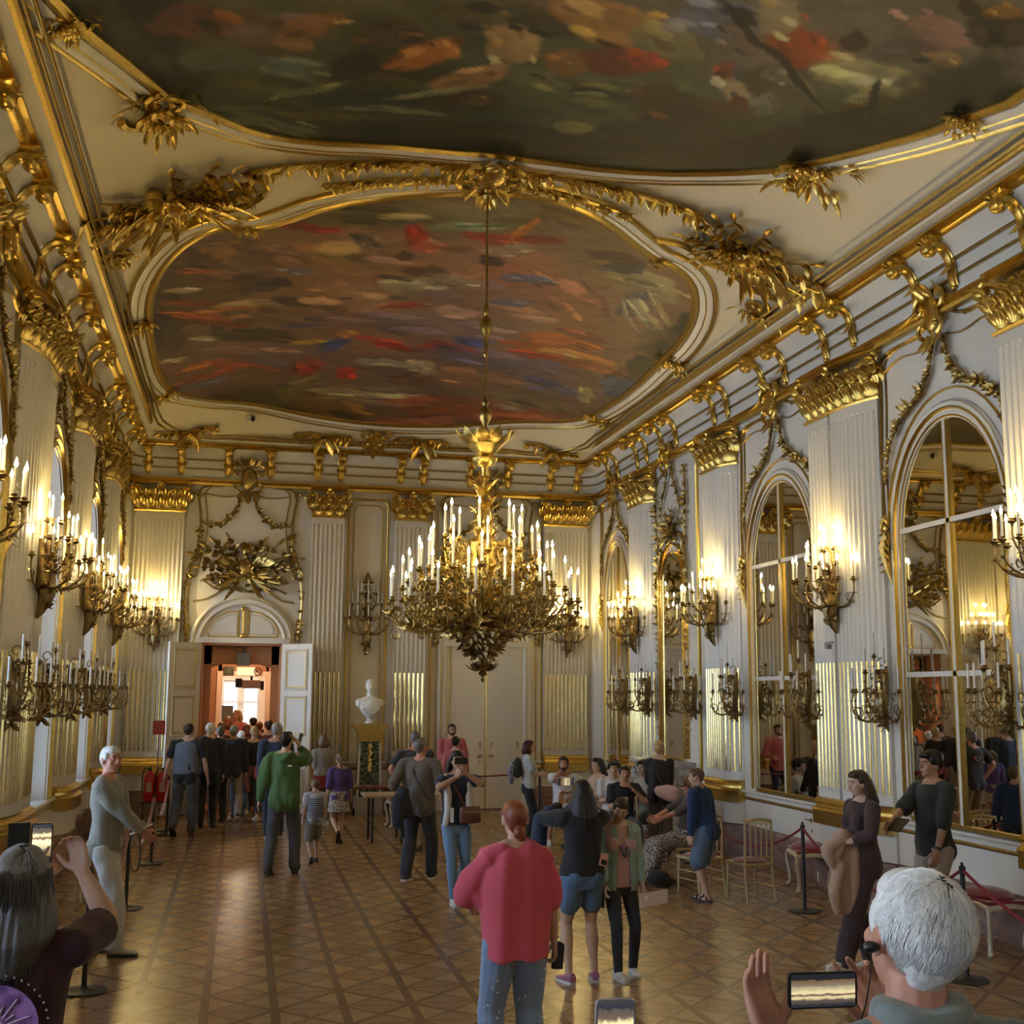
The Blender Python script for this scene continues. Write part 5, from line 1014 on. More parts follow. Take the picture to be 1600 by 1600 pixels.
# extinguishers
root=thing('fire_extinguisher_stand','black stand holding two red extinguishers with a red sign on a thin pole','stand',(-1.36,21.9,0))
mb=MB(); mb.box(-.24,.24,-.14,.14,0,.02); mb.box(.19,.22,-.02,.02,0,.5); mb.box(-.22,-.19,-.02,.02,0,.5); mb.box(-.25,.25,-.13,.13,.47,.50); mb.build('frame',BLACK,root,smooth=False)
mb=MB(); mb.tube([(0,.05,.02),(0,.05,1.75)],.013,8); mb.build('pole',mat('pink_pole',(.55,.25,.25),.4),root)
mb=MB(); mb.box(-.10,.10,.03,.045,1.62,1.86); mb.build('sign',mat('sign_red',(.42,.02,.02),.4),root,smooth=False)
mb=MB(); mb.tube([(-.05,.025,1.68),(-.05,.025,1.80),(.0,.025,1.83),(.05,.025,1.80),(.05,.025,1.68),(0,.025,1.66),(0,.025,1.76)],.006,4); mb.box(-.095,.095,.027,.03,1.63,1.635); mb.box(-.095,.095,.027,.03,1.845,1.85); mb.build('sign_pictogram',mat('sign_white',(.6,.4,.4),.5),root,smooth=False)
EXR=mat('extinguisher_red',(.50,.006,.012),.22,coat=.6)
for i,x in enumerate((-.11,.11)):
    e=thing('fire_extinguisher','red fire extinguisher on the black stand, %s one'%('left' if i==0 else 'right'),'fire extinguisher',(-1.36+x,21.86,.50),0)
    mb=MB(); mb.lathe([(.085,0),(.095,.02),(.097,.40),(.085,.45),(.045,.49),(.03,.51)],n=18); mb.build('cylinder',EXR,e)
    mb=MB(); mb.lathe([(.02,.5),(.03,.52),(.02,.56)],n=10); mb.tube([(0,0,.55),(.02,-.06,.60),(.03,-.13,.60)],.010,6); mb.tube([(0,0,.54),(-.09,0,.56),(-.12,-.02,.45),(-.115,-.03,.15)],.012,6); mb.build('valve_and_hose',BLACKP,e)
    mb=MB(); mb.add([(.098*math.sin(a)*1.0,-.0985*math.cos(a),z) for z in(.16,.32) for a in (-.5,-.25,0,.25,.5)],[(j,j+1,j+6,j+5) for j in range(4)]); mb.build('label',mat('label_pale',(.55,.35,.33),.5),e)
# signs inside the passage
root=thing('exit_sign','small dark green pictogram panel beside a pale lit box in the passage','sign',(D1-.27,YE+2.93,2.82))
mb=MB(); mb.box(-.11,.11,-.03,.03,-.10,.10); mb.build('panel',mat('dark_green',(.03,.06,.05),.4),root,smooth=False); mb=MB(); mb.tube([(-.05,-.035,-.04),(-.01,-.035,.0),(0,-.035,.05),(.03,-.035,.02),(.06,-.035,.02)],.008,4); mb.ell((.01,-.035,.065),.014); mb.tube([(-.01,-.035,0),(.03,-.035,-.05)],.008,4); mb.build('pictogram',mat('pale_green',(.3,.4,.35),.5),root)
root=thing('light_box','pale rectangular lit sign box over the inner doorway','sign',(D1+.10,YE+2.93,2.82)); mb=MB(); mb.box(-.2,.2,-.03,.03,-.09,.09); mb.build('box',mat('lit_box',(.7,.65,.45),.5,emit=((1,.9,.6),.35)),root,smooth=False)
root=thing('prohibition_sign','small round no-smoking sign beside the light box','sign',(D1+.36,YE+2.93,2.82)); mb=MB(lambda u,v,w:(u,-.03-w,v)); mb.tube([(.08*math.cos(a),.08*math.sin(a),0) for a in [k*PI/8 for k in range(16)]],.010,5,closed=True); mb.tube([(-.055,.055,0),(.055,-.055,0)],.008,5); mb.tube([(-.05,-.01,0),(.05,-.01,0)],.008,4); mb.build('ring_and_bar',mat('sign_dark',(.12,.04,.04),.5),root)
root=thing('loudspeaker','grey box mounted over the arch inside the open door','loudspeaker',(D1+.03,YE+.5,3.02)); mb=MB(); mb.box(-.13,.13,-.08,.08,-.13,.13); mb.tube([(0,0,.12),(0,0,.26)],.03,6); mb.build('housing',mat('grey_box',(.25,.24,.22),.5),root,smooth=False)
root=thing('projector','grey projector with dark bracket hanging in the far room','projector',(D1+.25,YE+5.5,2.55)); mb=MB(); mb.box(-.22,.22,-.15,.15,-.1,.1); mb.build('housing',mat('grey_box2',(.45,.4,.42),.4),root,smooth=False); mb=MB(); mb.box(-.38,-.22,-.1,.1,-.08,.14); mb.box(.22,.3,-.1,.1,-.14,.08); mb.tube([(0,0,.1),(0,0,1.2)],.03,6); mb.build('bracket',BLACK,root,smooth=False)
root=thing('display_panel','plain grey standing panel seen through the far doorway','panel',(D1-.28,YE+4.0,0)); mb=MB(); mb.box(-.13,.13,-.03,.03,0,2.05); mb.build('panel',mat('grey_panel',(.16,.18,.2),.5),root,smooth=False)
# door handle plate on the dado
root=thing('dado_handle','small bronze lever handle and key plate on the dado under the second mirror','handle',(XR,14.95,.74),ROT['right']); mb=MB(); mb.ell((0,-.01,.0),(.02,.01,.03)); mb.tube([(0,-.02,0),(0,-.05,0),(-.09,-.055,.01)],.009,6); mb.ell((0,-.01,-.14),(.014,.01,.02)); mb.build('lever',BRONZE,root)
mb=MB(lambda u,v,w:FRt(13.9+u,3.02+v,w+PW)); mb.tube([(-.10,0,.03),(.02,.0,.05),(.07,.0,.05),(.07,-.05,.05),(.02,-.06,.05)],.010,6); mb.box(.0,.06,-.08,-.02,0,.06); tag(mb.build('wall_hook',mat('grey_hook',(.3,.3,.3),.4)),'small grey hook device under the sconce between the large mirrors','hook')

# ------------------------------------------------------------ people
TS=bpy.data.scenes.new('workshop')
def remesh(mb,vox,sm=2):
    me=mb.mesh('t'); ob=bpy.data.objects.new('t',me); TS.collection.objects.link(ob)
    m=ob.modifiers.new('r','REMESH'); m.mode='VOXEL'; m.voxel_size=vox; m.use_smooth_shade=True
    if sm: m=ob.modifiers.new('s','SMOOTH'); m.factor=.5; m.iterations=sm
    vl=TS.view_layers[0]; vl.update(); dg=vl.depsgraph; m2=bpy.data.meshes.new_from_object(ob.evaluated_get(dg))
    bpy.data.objects.remove(ob); bpy.data.meshes.remove(me); return m2
def folds(me,amp,f=14,seed=0,st=(1,1,.35)):
    n=len(me.vertices)
    if not n: return
    co=np.empty(n*3,np.float32); no=np.empty(n*3,np.float32); me.vertices.foreach_get('co',co); me.vertices.foreach_get('normal',no)
    co=co.reshape(-1,3); no=no.reshape(-1,3); R=np.random.RandomState(seed); p=co*np.array(st); h=0
    for k in range(7):
        d=R.normal(size=3); d/=np.linalg.norm(d); ph=R.rand()*6; w=np.sin(p@(R.normal(size=3)*f*.45)+R.rand()*6)*1.4; h=h+np.sin((p@d)*f*(1+.35*k)+ph+w)/(1+.3*k)
    co=co+no*(h*amp*.4)[:,None]; me.vertices.foreach_set('co',co.ravel()); me.update()
def mesh_child(me,name,m,par):
    me.name=name; me.materials.clear(); me.materials.append(m); o=bpy.data.objects.new(name,me); C.objects.link(o); o.parent=par; me.polygons.foreach_set('use_smooth',[True]*len(me.polygons)); return o
def loft(mb,rings,n=16,cap=True):
    """rings: (centre, rx, ry[, z-tilt]) in the builder's frame"""
    vs=[]
    for c,rx,ry in rings: vs+=[(c[0]+rx*math.cos(2*PI*j/n),c[1]+ry*math.sin(2*PI*j/n),c[2]) for j in range(n)]
    k=len(rings); fs=[(i*n+j,i*n+(j+1)%n,(i+1)*n+(j+1)%n,(i+1)*n+j) for i in range(k-1) for j in range(n)]+[tuple(range(n-1,-1,-1)),tuple(range((k-1)*n,k*n))]; mb.add(vs,fs)
def limb(mb,pts,rs,n=12):
    """tapering limb through joints with rounded ends"""
    P=[Vector(p) for p in pts]; Q=[];R=[]
    for i in range(len(P)-1):
        for t in (0,.25,.5,.75): Q.append(P[i].lerp(P[i+1],t)); R.append(rs[i]+(rs[i+1]-rs[i])*t)
    Q.append(P[-1]); R.append(rs[-1]); d0=(Q[0]-Q[1]).normalized(); d1=(Q[-1]-Q[-2]).normalized()
    Q=[Q[0]+d0*R[0]*.7]+Q+[Q[-1]+d1*R[-1]*.7]; R=[R[0]*.55]+R+[R[-1]*.55]; mb.tube(Q,R,n)
def ik(a,b,l1,l2,hint):
    a,b=Vector(a),Vector(b); d=b-a; L=d.length
    if L>(l1+l2)*.999: b=a+d*((l1+l2)*.999/L); d=b-a; L=d.length
    x=(l1*l1-l2*l2+L*L)/(2*L); h=math.sqrt(max(0,l1*l1-x*x)); u=d/L; hv=Vector(hint); hv=hv-u*hv.dot(u)
    if hv.length<1e-4: hv=Vector((0,1,0))
    return a+u*x+hv.normalized()*h,b
def hand(mb,W,fd,pn,s,curl=.5,spread=.1,thumb=1,side=1,fr=.0088,spec=None):
    """W wrist, fd finger direction, pn palm normal (where the palm faces), side=+1 thumb on +across"""
    W=Vector(W); fd=Vector(fd).normalized(); pn=Vector(pn); pn=(pn-fd*pn.dot(fd)).normalized(); ac=fd.cross(pn)*side
    for t,w,h in((0,.024,.018),): pass
    for q in(-1.5,-.5,.5,1.5): limb(mb,[W+ac*q*.010*s,W+fd*.045*s+ac*q*.018*s,W+fd*.088*s+ac*q*.0205*s],[.018*s,.016*s,.0125*s],8)
    Ls=(.062,.078,.084,.076)
    for i,q in enumerate((-1.5,-.5,.5,1.5)):
        L=Ls[i]*s; c=curl if spec is None else spec[i]; p=W+fd*.088*s+ac*q*.0205*s; ang=0; P=[p]; d0=(fd+ac*q*spread*.5).normalized()
        for j,f in enumerate((.45,.32,.23)):
            ang+=c*(.5 if j==0 else .9); p=p+(d0*math.cos(ang)+pn*math.sin(ang))*L*f; P.append(p)
        limb(mb,P,[fr*1.12*s,fr*1.03*s,fr*.95*s,fr*.78*s],8)
    b=W+fd*.022*s+ac*.022*s; d=(fd*.62+ac*.75*thumb+pn*.35).normalized(); d2=(fd*.9+ac*.25*thumb+pn*.5).normalized()
    limb(mb,[b,b+d*.042*s,b+d*.042*s+d2*.032*s,b+d*.042*s+d2*.055*s],[.0165*s,.0125*s,.0110*s,.0085*s],8)
SK={'fair':(.56,.34,.25),'tan':(.46,.25,.16),'pale':(.62,.42,.33),'asian':(.52,.33,.22),'red':(.52,.24,.16)}
def skin(k): return mat('skin_'+k,SK[k],.5,sss=.0,noise=(30,tuple(c*.9 for c in SK[k]),.3))
def cloth(name,c,rough=.85,n2=None,sc=40,**k): return mat(name,c,rough,sheen=.15,noise=(sc,n2 or tuple(x*.86 for x in c),.3,k.get('st',(1,1,1))),bump=(220,.25,.0015))
HAIRC={'black':(.010,.008,.008),'dbrown':(.030,.017,.011),'brown':(.085,.045,.024),'auburn':(.17,.042,.018),'plum':(.045,.010,.012),'blond':(.33,.22,.11),'grey':(.20,.19,.18),'white':(.60,.585,.56),'silver':(.46,.45,.44),'dgrey':(.09,.085,.08),'pepper':(.045,.040,.037)}
def hairm(k): c=HAIRC[k]; return mat('hair_'+k,c,.45,noise=(55,tuple(min(1,x*1.55) for x in c),.28,(1,1,.16)),bump=(90,.7,.004,(1,1,.12)),spec=.3 if k in('black','dbrown','plum') else .5)
SHOE=mat('dark_shoe',(.02,.018,.018),.5); SHOEW=mat('white_shoe',(.66,.65,.62),.5); SOLE=mat('white_sole',(.62,.6,.56),.6); SHOEBR=mat('brown_shoe',(.06,.03,.018),.5)
EYEW=mat('eye_white',(.7,.68,.65),.3); EYED=mat('eye_dark',(.012,.009,.008),.2); LIPS=mat('lips',(.40,.14,.11),.45)
PCOUNT=[0]
def person(label,loc,h,face,skn='fair',hair=('short','dbrown'),top=((.02,.02,.025),'short',.90),bottom=('pants',(.03,.04,.07)),shoes='dark',sex='m',fat=1.0,lean=0,slean=0,twist=0,head=(0,0,0),
           hl=None,hr=None,el=None,er=None,fl=None,fr=None,kl=None,kr=None,sit=None,vox=.013,curl=.5,extra=None,group=None,spread=.12,legs=True,arms=(1,1),neck=.0,socks=None,pl=None,pr_=None,fdl=None,fdr=None,spec=None):
    PCOUNT[0]+=1; seed=PCOUNT[0]; s=h/1.75; root=thing('person',label,'person',(loc[0],loc[1],loc[2] if len(loc)>2 else 0),face,group)
    B=MB(); f=sex=='f'; SW=(.168 if f else .190)*(.5+.5*fat)*s; hz=(sit+.085) if sit else .93*s; up=Vector((math.sin(slean),math.sin(lean),math.cos(lean)*math.cos(slean))).normalized()
    P0=Vector((0,0,hz)); Tm=Matrix.Translation(P0)@Vector((0,0,1)).rotation_difference(up).to_matrix().to_4x4()
    def TF(a,twf=1):
        c_,s_=math.cos(twist*twf),math.sin(twist*twf); return lambda x,y,z:tuple(Tm@Vector((x*c_-y*s_,x*s_+y*c_,z)))
    def tp(x,y,z,tw=1): return Vector(TF(0,tw)(x,y,z))
    hipw=(.172 if f else .165)*fat*s; wai=(.125 if f else .143)*fat*s
    def torso(mb,g=0,z0=-.07,z1=.57,gz=0,flare=0,yoff=0):
        R=[(-.10,hipw*.82,.10*fat),(-.02,hipw,.118*fat),(.07,hipw*.96,.115*fat),(.17,wai*1.02,.102*fat),(.27,wai*1.05,.105*fat),(.37,.150*(.5+.5*fat)*s,.115*(.6+.4*fat)),(.45,.168*(.5+.5*fat)*s,.110),(.50,.155*s,.095),(.53,.110*s,.076),(.56,.066*s,.062),(.585,.052*s,.054)]
        mb.f=TF(0); rr=[]
        zs=[z0+(z1-z0)*i/12 for i in range(13)]
        for z in zs:
            a=np.interp(z,[r[0] for r in R],[r[1] for r in R]); b=np.interp(z,[r[0] for r in R],[r[2] for r in R])*s
            fl_=flare*max(0,(.3-z))/.4; rr.append(((0,yoff+(.012*s if z<.3 else .0),z*s),a+g+fl_,b+g+fl_))
        loft(mb,rr,20); mb.f=None
    torso(B)
    if f: 
        for sg in(-1,1): B.ell(tp(sg*.072*s,.085*s,.36*s),(.062*s,.055*s,.06*s),10,7)
    BUT=[(tp(sg*.075*s,-.042*s,-.03*s,0),(.082*s*fat,.074*s*fat,.095*s)) for sg in(-1,1)]
    for c_,r_ in BUT: B.ell(c_,r_,10,7)
    # head
    hc=tp(0,.015*s,.57*s)+Vector((0,.0,.128*s)); nb=tp(0,-.005*s,.52*s); hy,hp,hrll=head
    HM=Matrix.Rotation(hy,4,'Z')@Matrix.Rotation(-hp,4,'X')@Matrix.Rotation(hrll,4,'Y'); piv=hc+Vector((0,-.02*s,-.07*s)); q=s*(1.02 if h>1.45 else 1.1)
    def HP(x,y,z): return piv+(HM@Vector((x*q,(y+.02)*q,(z+.07)*q)))
    def hell(mb,c,r,n=12,m=9,rot=None): mb.ell(HP(*c),(r[0]*q,r[1]*q,r[2]*q),n,m,(HM.to_3x3()@(rot or Matrix.Identity(3))).to_4x4())
    limb(B,[nb,HP(0,-.012,-.06)],[.058*s*(.92 if f else 1.05),.052*s*(.9 if f else 1)],12)
    hell(B,(0,-.012,.022),(.074,.094,.092),18,12); hell(B,(0,.028,-.028),(.058,.060,.078),14,10); hell(B,(0,.058,-.078),(.030,.026,.024)); hell(B,(0,.074,.040),(.052,.020,.024))
    limb(B,[HP(0,.088,.022),HP(0,.108,-.014)],[.0075*q,.0125*q],8); hell(B,(0,.104,-.018),(.016,.013,.010)); hell(B,(0,.086,-.046),(.024,.010,.010))
    for sg in(-1,1):
        hell(B,(sg*.040,.066,-.016),(.022,.018,.022)); hell(B,(sg*.077,-.004,.0),(.008,.021,.033)); hell(B,(sg*.082,-.012,.012),(.006,.014,.018))
    # arms
    sh=[tp(-SW,-.005*s,.487*s),tp(SW,-.005*s,.487*s)]
    for k_ in(0,1): limb(B,[sh[k_],tp((-1,1)[k_]*.05*s,-.02*s,.55*s)],[.050*s,.046*s],10); UA,FA=.285*s,.245*s; HB=[]
    dflt=[(-.27*s,.06*s,.78*s-.0),(.27*s,.06*s,.78*s)]; arml=[]
    for i,(hh,ee,sg) in enumerate(((hl,el,-1),(hr,er,1))):
        W=Vector(hh)*s if hh else tp((sg*.25)*s,.05*s,-.07*s,.6); hint=Vector(ee) if ee else Vector((sg*.5,-1,-.2)); E,W=ik(sh[i],W,UA,FA,hint); arml.append((sh[i],E,W))
        if arms[i]:
            B.ell(sh[i],(.058*s,.056*s,.058*s)); limb(B,[sh[i],sh[i].lerp(E,.4),E],[.052*s*(.6+.4*fat),.046*s*(.6+.4*fat),.038*s],12); limb(B,[E,E.lerp(W,.3),W],[.038*s,.040*s*(.7+.3*fat),.0255*s],12)
            fd=(W-E).normalized(); pn_=(pl,pr_)[i]; pn=Vector(pn_) if pn_ else Vector((-sg,.1,0)); fd_=(fdl,fdr)[i]; fd=Vector(fd_) if fd_ else fd
            fd=fd.normalized(); ac=fd.cross(pn); sd=1 if ac.dot(Vector((0,1,0)))>=0 else -1
            if fd_ or pn_: sd=1 if ac.dot(Vector((-sg,.2,0)) if abs(fd.z)>.5 and pn.y>.3 else Vector((0,1,.3)))>=0 else -1
            hand(B,W,fd,pn,s,curl,spread,1,sd,spec=spec[i] if spec else None)
    # legs
    hips=[P0+Vector((-.088*s,0,-.02*s)),P0+Vector((.088*s,0,-.02*s))]; TH,SN=.435*s,.43*s; leg=[]
    for i,(ff,kk,sg) in enumerate(((fl,kl,-1),(fr,kr,1))):
        A=Vector((ff[0]*s,ff[1]*s,(ff[2] if len(ff)>2 else 0)*s+.075*s)) if ff else Vector((sg*.10*s,0,.075*s)); K,A=ik(hips[i],A,TH,SN,Vector(kk) if kk else Vector((sg*.12,1,0))); leg.append((hips[i],K,A,(ff[3] if ff and len(ff)>3 else 0),(ff[4] if ff and len(ff)>4 else sg*-.12)))
        if legs:
            limb(B,[hips[i],hips[i].lerp(K,.5),K],[.088*s*fat,.073*s*(.4+.6*fat),.054*s],12); limb(B,[K,K.lerp(A,.32),K.lerp(A,.7),A],[.053*s,.056*s*(.5+.5*fat),.038*s,.033*s],12)
            fo=Vector((math.sin(leg[i][4]),math.cos(leg[i][4]),0)); pt=leg[i][3]; dn=Vector((0,0,-1))
            tf=fo*math.cos(pt)+dn*math.sin(pt); limb(B,[A+Vector((0,0,-.02*s))-tf*.03*s,A+tf*.07*s+Vector((0,0,-.045*s)),A+tf*.145*s+Vector((0,0,-.055*s))],[.034*s,.032*s,.022*s],10)
    mesh_child(remesh(B,vox,2),'body',skin(skn),root)
    ctx=dict(BUT=BUT,root=root,s=s,HP=HP,hell=hell,tp=tp,arm=arml,leg=leg,HM=HM,q=q,torso=torso,hz=hz,SW=SW,vox=vox,TF=TF,P0=P0)
    # top
    if top:
        c,sl,hem=top[:3]; o=top[3] if len(top)>3 else {}; T=MB(); g=max(.019,o.get('g',.016)*.82)*s; z0=(hem*s-hz)/s if not sit else -.06
        torso(T,g,z0,o.get('neckz',.535),flare=o.get('flare',.0)*s)
        for k in(0,1):
            S_,E,W=arml[k]
            if not arms[k]: continue
            limb(T,[S_,tp((-1,1)[k]*.065*s,-.02*s,.535*s)],[.050*s+g*.6,.040*s+g*.5],10)
            if sl!='none': T.ell(S_,(.066*s+g*.5,.062*s+g*.5,.062*s+g*.5))
            if sl=='short': en=S_.lerp(E,o.get('sl',.62)); limb(T,[S_,en],[.058*s+g*.7,.056*s+g*.9+o.get('wide',0)*s],12)
            elif sl=='elbow': limb(T,[S_,E,E.lerp(W,.12)],[.060*s+g*.7,.052*s+g,.048*s+g],12)
            elif sl=='long': limb(T,[S_,S_.lerp(E,.5),E,E.lerp(W,.6),E.lerp(W,.93)],[.058*s+g,.054*s+g,.047*s+g,.040*s+g*.8,.032*s+g*.6],12)
            elif sl=='roll': limb(T,[S_,S_.lerp(E,.5),E,E.lerp(W,.5)],[.058*s+g,.054*s+g,.047*s+g,.045*s+g],12)
        if f: 
            for sg in(-1,1): T.ell(tp(sg*.072*s,.085*s,.36*s),(.062*s+g,.055*s+g,.06*s+g),10,7)
        if z0<-.04:
            for c_,r_ in BUT: T.ell(c_,tuple(x+g*1.35 for x in r_),10,7)
        if o.get('hood'):
            for sg in(-1,1): limb(T,[tp(sg*.10*s,.0,.52*s),tp(sg*.09*s,-.09*s,.53*s),tp(0,-.13*s,.48*s)],[.035*s,.045*s,.055*s])
            T.ell(tp(0,-.10*s,.50*s),(.10*s,.06*s,.075*s))
        if o.get('collar'):
            limb(T,[tp(.058*s,.05*s,.535*s),tp(.07*s,-.02*s,.55*s),tp(0,-.065*s,.56*s),tp(-.07*s,-.02*s,.55*s),tp(-.058*s,.05*s,.535*s)],[.012*s]*5,8)
        me=remesh(T,vox,2); folds(me,o.get('fold',.012)*1.15*s,o.get('ff',16),seed,o.get('fst',(1,1,.5))); mesh_child(me,o.get('name','top'),o['mat'] if 'mat' in o else cloth('fabric_top_%d'%seed,c),root)
    # bottom
    if bottom:
        kd,c=bottom[:2]; o=bottom[2] if len(bottom)>2 else {}; T=MB(); g=o.get('g',.012)*s
        if kd in('pants','shorts','leggings'):
            if kd=='leggings': g=.004*s
            torso(T,g*.5,-.13,o.get('rise',.06))
            for c_,r_ in BUT: T.ell(c_,tuple(x+g*.6 for x in r_),10,7)
            for k in(0,1):
                H_,K,A=leg[k][:3]
                if kd=='shorts':
                    L=o.get('len',.45); limb(T,[H_,H_.lerp(K,L*.5),H_.lerp(K,L)],[.094*s*fat+g,.084*s*(.4+.6*fat)+g*1.2,.076*s*(.4+.6*fat)+g*1.8],14)
                    if L>1: limb(T,[H_,K,K.lerp(A,L-1)],[.094*s*fat+g,.066*s+g*2,.066*s+g*2],14)
                else:
                    w=o.get('wide',0)*s; limb(T,[H_,H_.lerp(K,.5),K],[.092*s*fat+g,.077*s*(.4+.6*fat)+g*1.2,.057*s+g*1.3+w*.5],14); limb(T,[K,K.lerp(A,.35),K.lerp(A,.75),K.lerp(A,o.get('ll',1.0))],[.057*s+g*1.3+w*.5,.057*s*(.5+.5*fat)+g*1.1+w*.8,.044*s+g*1.3+w,.042*s+g*1.4+w],14)
        elif kd=='skirt':
            L=o.get('len',.30); T.f=None
            loft(T,[((0,0,hz+.10*s),hipw*.95+g,.12*s*fat+g),((0,0,hz-.02*s),hipw+g*1.5,.135*s*fat+g),((0,0,hz-L*s*.6),hipw+.035*s,.15*s*fat+.03*s),((0,0,hz-L*s),hipw+.06*s,.16*s*fat+.05*s)],22)
        elif kd=='longskirt_sit':
            for k in(0,1): H_,K,A=leg[k][:3]; limb(T,[H_,K,K.lerp(A,.9)],[.115*s,.10*s,.11*s],14)
            K0,K1,A0,A1=leg[0][1],leg[1][1],leg[0][2],leg[1][2]; limb(T,[P0,(K0+K1)/2,(A0+A1)/2+Vector((0,0,.08))],[.13*s,.11*s,.12*s],14); torso(T,.02*s,-.12,.1)
        me=remesh(T,vox,2); folds(me,o.get('fold',.008)*s,o.get('ff',19),seed+50,(1,1,.6)); mesh_child(me,{'pants':'trousers','shorts':'shorts','leggings':'leggings','skirt':'skirt','longskirt_sit':'skirt'}[kd],o['mat'] if 'mat' in o else cloth('fabric_bottom_%d'%seed,c,sc=25),root)
    # shoes
    if shoes and legs:
        mm={'dark':(SHOE,SHOE),'white':(SHOEW,SOLE),'darkw':(SHOE,SOLE),'brown':(SHOEBR,SHOE),'sandal':(SHOE,SHOE)}.get(shoes) or shoes
        for k in(0,1):
            A=leg[k][2]; pt=leg[k][3]; yw=leg[k][4]; fo=Vector((math.sin(yw),math.cos(yw),0)); dn=Vector((0,0,-1)); tf=(fo*math.cos(pt)+dn*math.sin(pt)); nn=(Vector((0,0,1))*math.cos(pt)+fo*math.sin(pt)); sdv=tf.cross(nn)
            O=A-nn*.0
            def FT(x,y,z): return tuple(O+sdv*x*s+tf*y*s+nn*(z-.075)*s)
            T=MB(FT); k_=14; rings=[(-.065,.030,.075),(-.055,.036,.098),(-.02,.038,.105),(.03,.040,.085),(.08,.044,.062),(.13,.045,.050),(.165,.038,.042),(.185,.022,.032)]
            if shoes=='sandal': rings=[(y,w,.03) for y,w,_ in rings]
            vs=[];
            for y,w,zt in rings: vs+=[(w*math.cos(2*PI*j/k_),y,.018+(zt-.018)*(.5+.5*math.sin(2*PI*j/k_))) for j in range(k_)]
            n_=len(rings); T.add(vs,[(i*k_+j,i*k_+(j+1)%k_,(i+1)*k_+(j+1)%k_,(i+1)*k_+j) for i in range(n_-1) for j in range(k_)]+[tuple(range(k_-1,-1,-1)),tuple(range((n_-1)*k_,n_*k_))])
            if shoes=='sandal':
                for y in(.0,.1): T.tube([(.045*math.cos(a),y,.02+.06*math.sin(a)*(1.3 if y<.05 else .8)) for a in [PI*j/6 for j in range(7)]],.010,5)
            so=T.build('shoe',mm[0],root)
            T=MB(FT); ou=[(w*sg*1.04,y) for sg,rg in((1,rings),(-1,rings[::-1])) for y,w,_ in rg]; T.prism(ou,-.002,.024); T.build('sole',mm[1],so)
            if socks: T=MB(); K=leg[k][1]; limb(T,[A,A.lerp(K,.28)],[.038*s,.042*s]); T.build('sock',socks,root)
    # hair
    st,hcol=hair[:2]; ho=hair[2] if len(hair)>2 else {}
    if st!='bald':
        T=MB(); v_=.009 if vox>.009 else vox
        hell(T,(0,-.022,.033),(.079,.093,.089),18,12)
        if st!='ring': hell(T,(0,.020,.078),(.066,.070,.046),14,9)
        hell(T,(0,-.058,-.008),(.062,.043,.054)); hell(T,(0,-.050,-.050),(.040,.022,.026))
        for sg in(-1,1): hell(T,(sg*.068,.012,.035),(.016,.030,.040))
        if st=='bob':
            for a in [x*.30-.0 for x in range(-6,7)]:
                aa=-PI/2+a; limb(T,[HP(.068*math.cos(aa),-.015+.078*math.sin(aa),.03),HP(.090*math.cos(aa),-.018+.098*math.sin(aa),-.05),HP(.080*math.cos(aa),-.012+.090*math.sin(aa),-.115-ho.get('l',0))],[.026*q,.027*q,.020*q],8)
        if st=='long':
            L=ho.get('l',.30)
            for a in [x*.26 for x in range(-6,7)]:
                aa=-PI/2+a; b=1-.25*abs(a)/1.6; p0=HP(.070*math.cos(aa),-.015+.08*math.sin(aa),.03); p1=HP(.092*math.cos(aa),-.02+.10*math.sin(aa),-.07); p2=p1+Vector((0,-.02*s,-L*s*.5*b)) if not ho.get('fwd') else p1+Vector((0,0,-L*s*.5)); p2=p2+(p2-hc)*.08; p3=p2+Vector((-(p2.x-hc.x)*.35,0,-L*s*.45*b)); limb(T,[p0,p1,p2,p3],[.026*q,.031*q,.033*q,.016*q],8)
        if st in('bun','updo'): 
            z=ho.get('z',-.03); hell(T,(0,-.128,z),(.042,.036,.040)); hell(T,(.012,-.135,z-.03),(.028,.024,.026))
        if st=='ponytail': limb(T,[HP(0,-.115,.04),HP(0,-.16,.0),HP(0,-.155,-.10),HP(0,-.14,-.2)],[.022*q,.030*q,.026*q,.010*q])
        if st=='fluffy': hell(T,(0,.045,.088),(.068,.060,.036)); hell(T,(0,-.03,.06),(.090,.098,.082)); [hell(T,(.085*math.cos(a),-.01+.08*math.sin(a),.03+.02*math.sin(3*a)),(.02,.02,.04)) for a in (0,.5,2.6,3.1,3.9,4.7,5.5)]
        me=remesh(T,v_,1); folds(me,ho.get('fold',.004),45,seed+9,(1,1,.3)); mesh_child(me,'hair',hairm(hcol),root)
    # face details
    T=MB(); 
    for sg in(-1,1): hell(T,(sg*.0305,.0795,.014),(.0125,.008,.0062),8,6)
    T.build('eyes',EYEW,root); T=MB()
    for sg in(-1,1): hell(T,(sg*.0305,.0865,.014),(.0058,.003,.0058),8,6)
    e=T.build('irises',EYED,root); T=MB()
    for sg in(-1,1): T.tube([HP(sg*(.014+.034*t),.0925-.010*t*t,.033+.006*math.sin(PI*t)) for t in(0,.33,.66,1)],[.0028*q,.0040*q,.0036*q,.002*q],5)
    T.build('eyebrows',hairm('dgrey' if hcol in('white','silver','grey') else ('dbrown' if hcol!='black' else 'black')),root)
    T=MB(); T.tube([HP(x,.0975-.9*x*x*8,-.046) for x in(-.022,-.011,0,.011,.022)],[.002*q,.0052*q,.006*q,.0052*q,.002*q],6); T.build('mouth',LIPS,root)
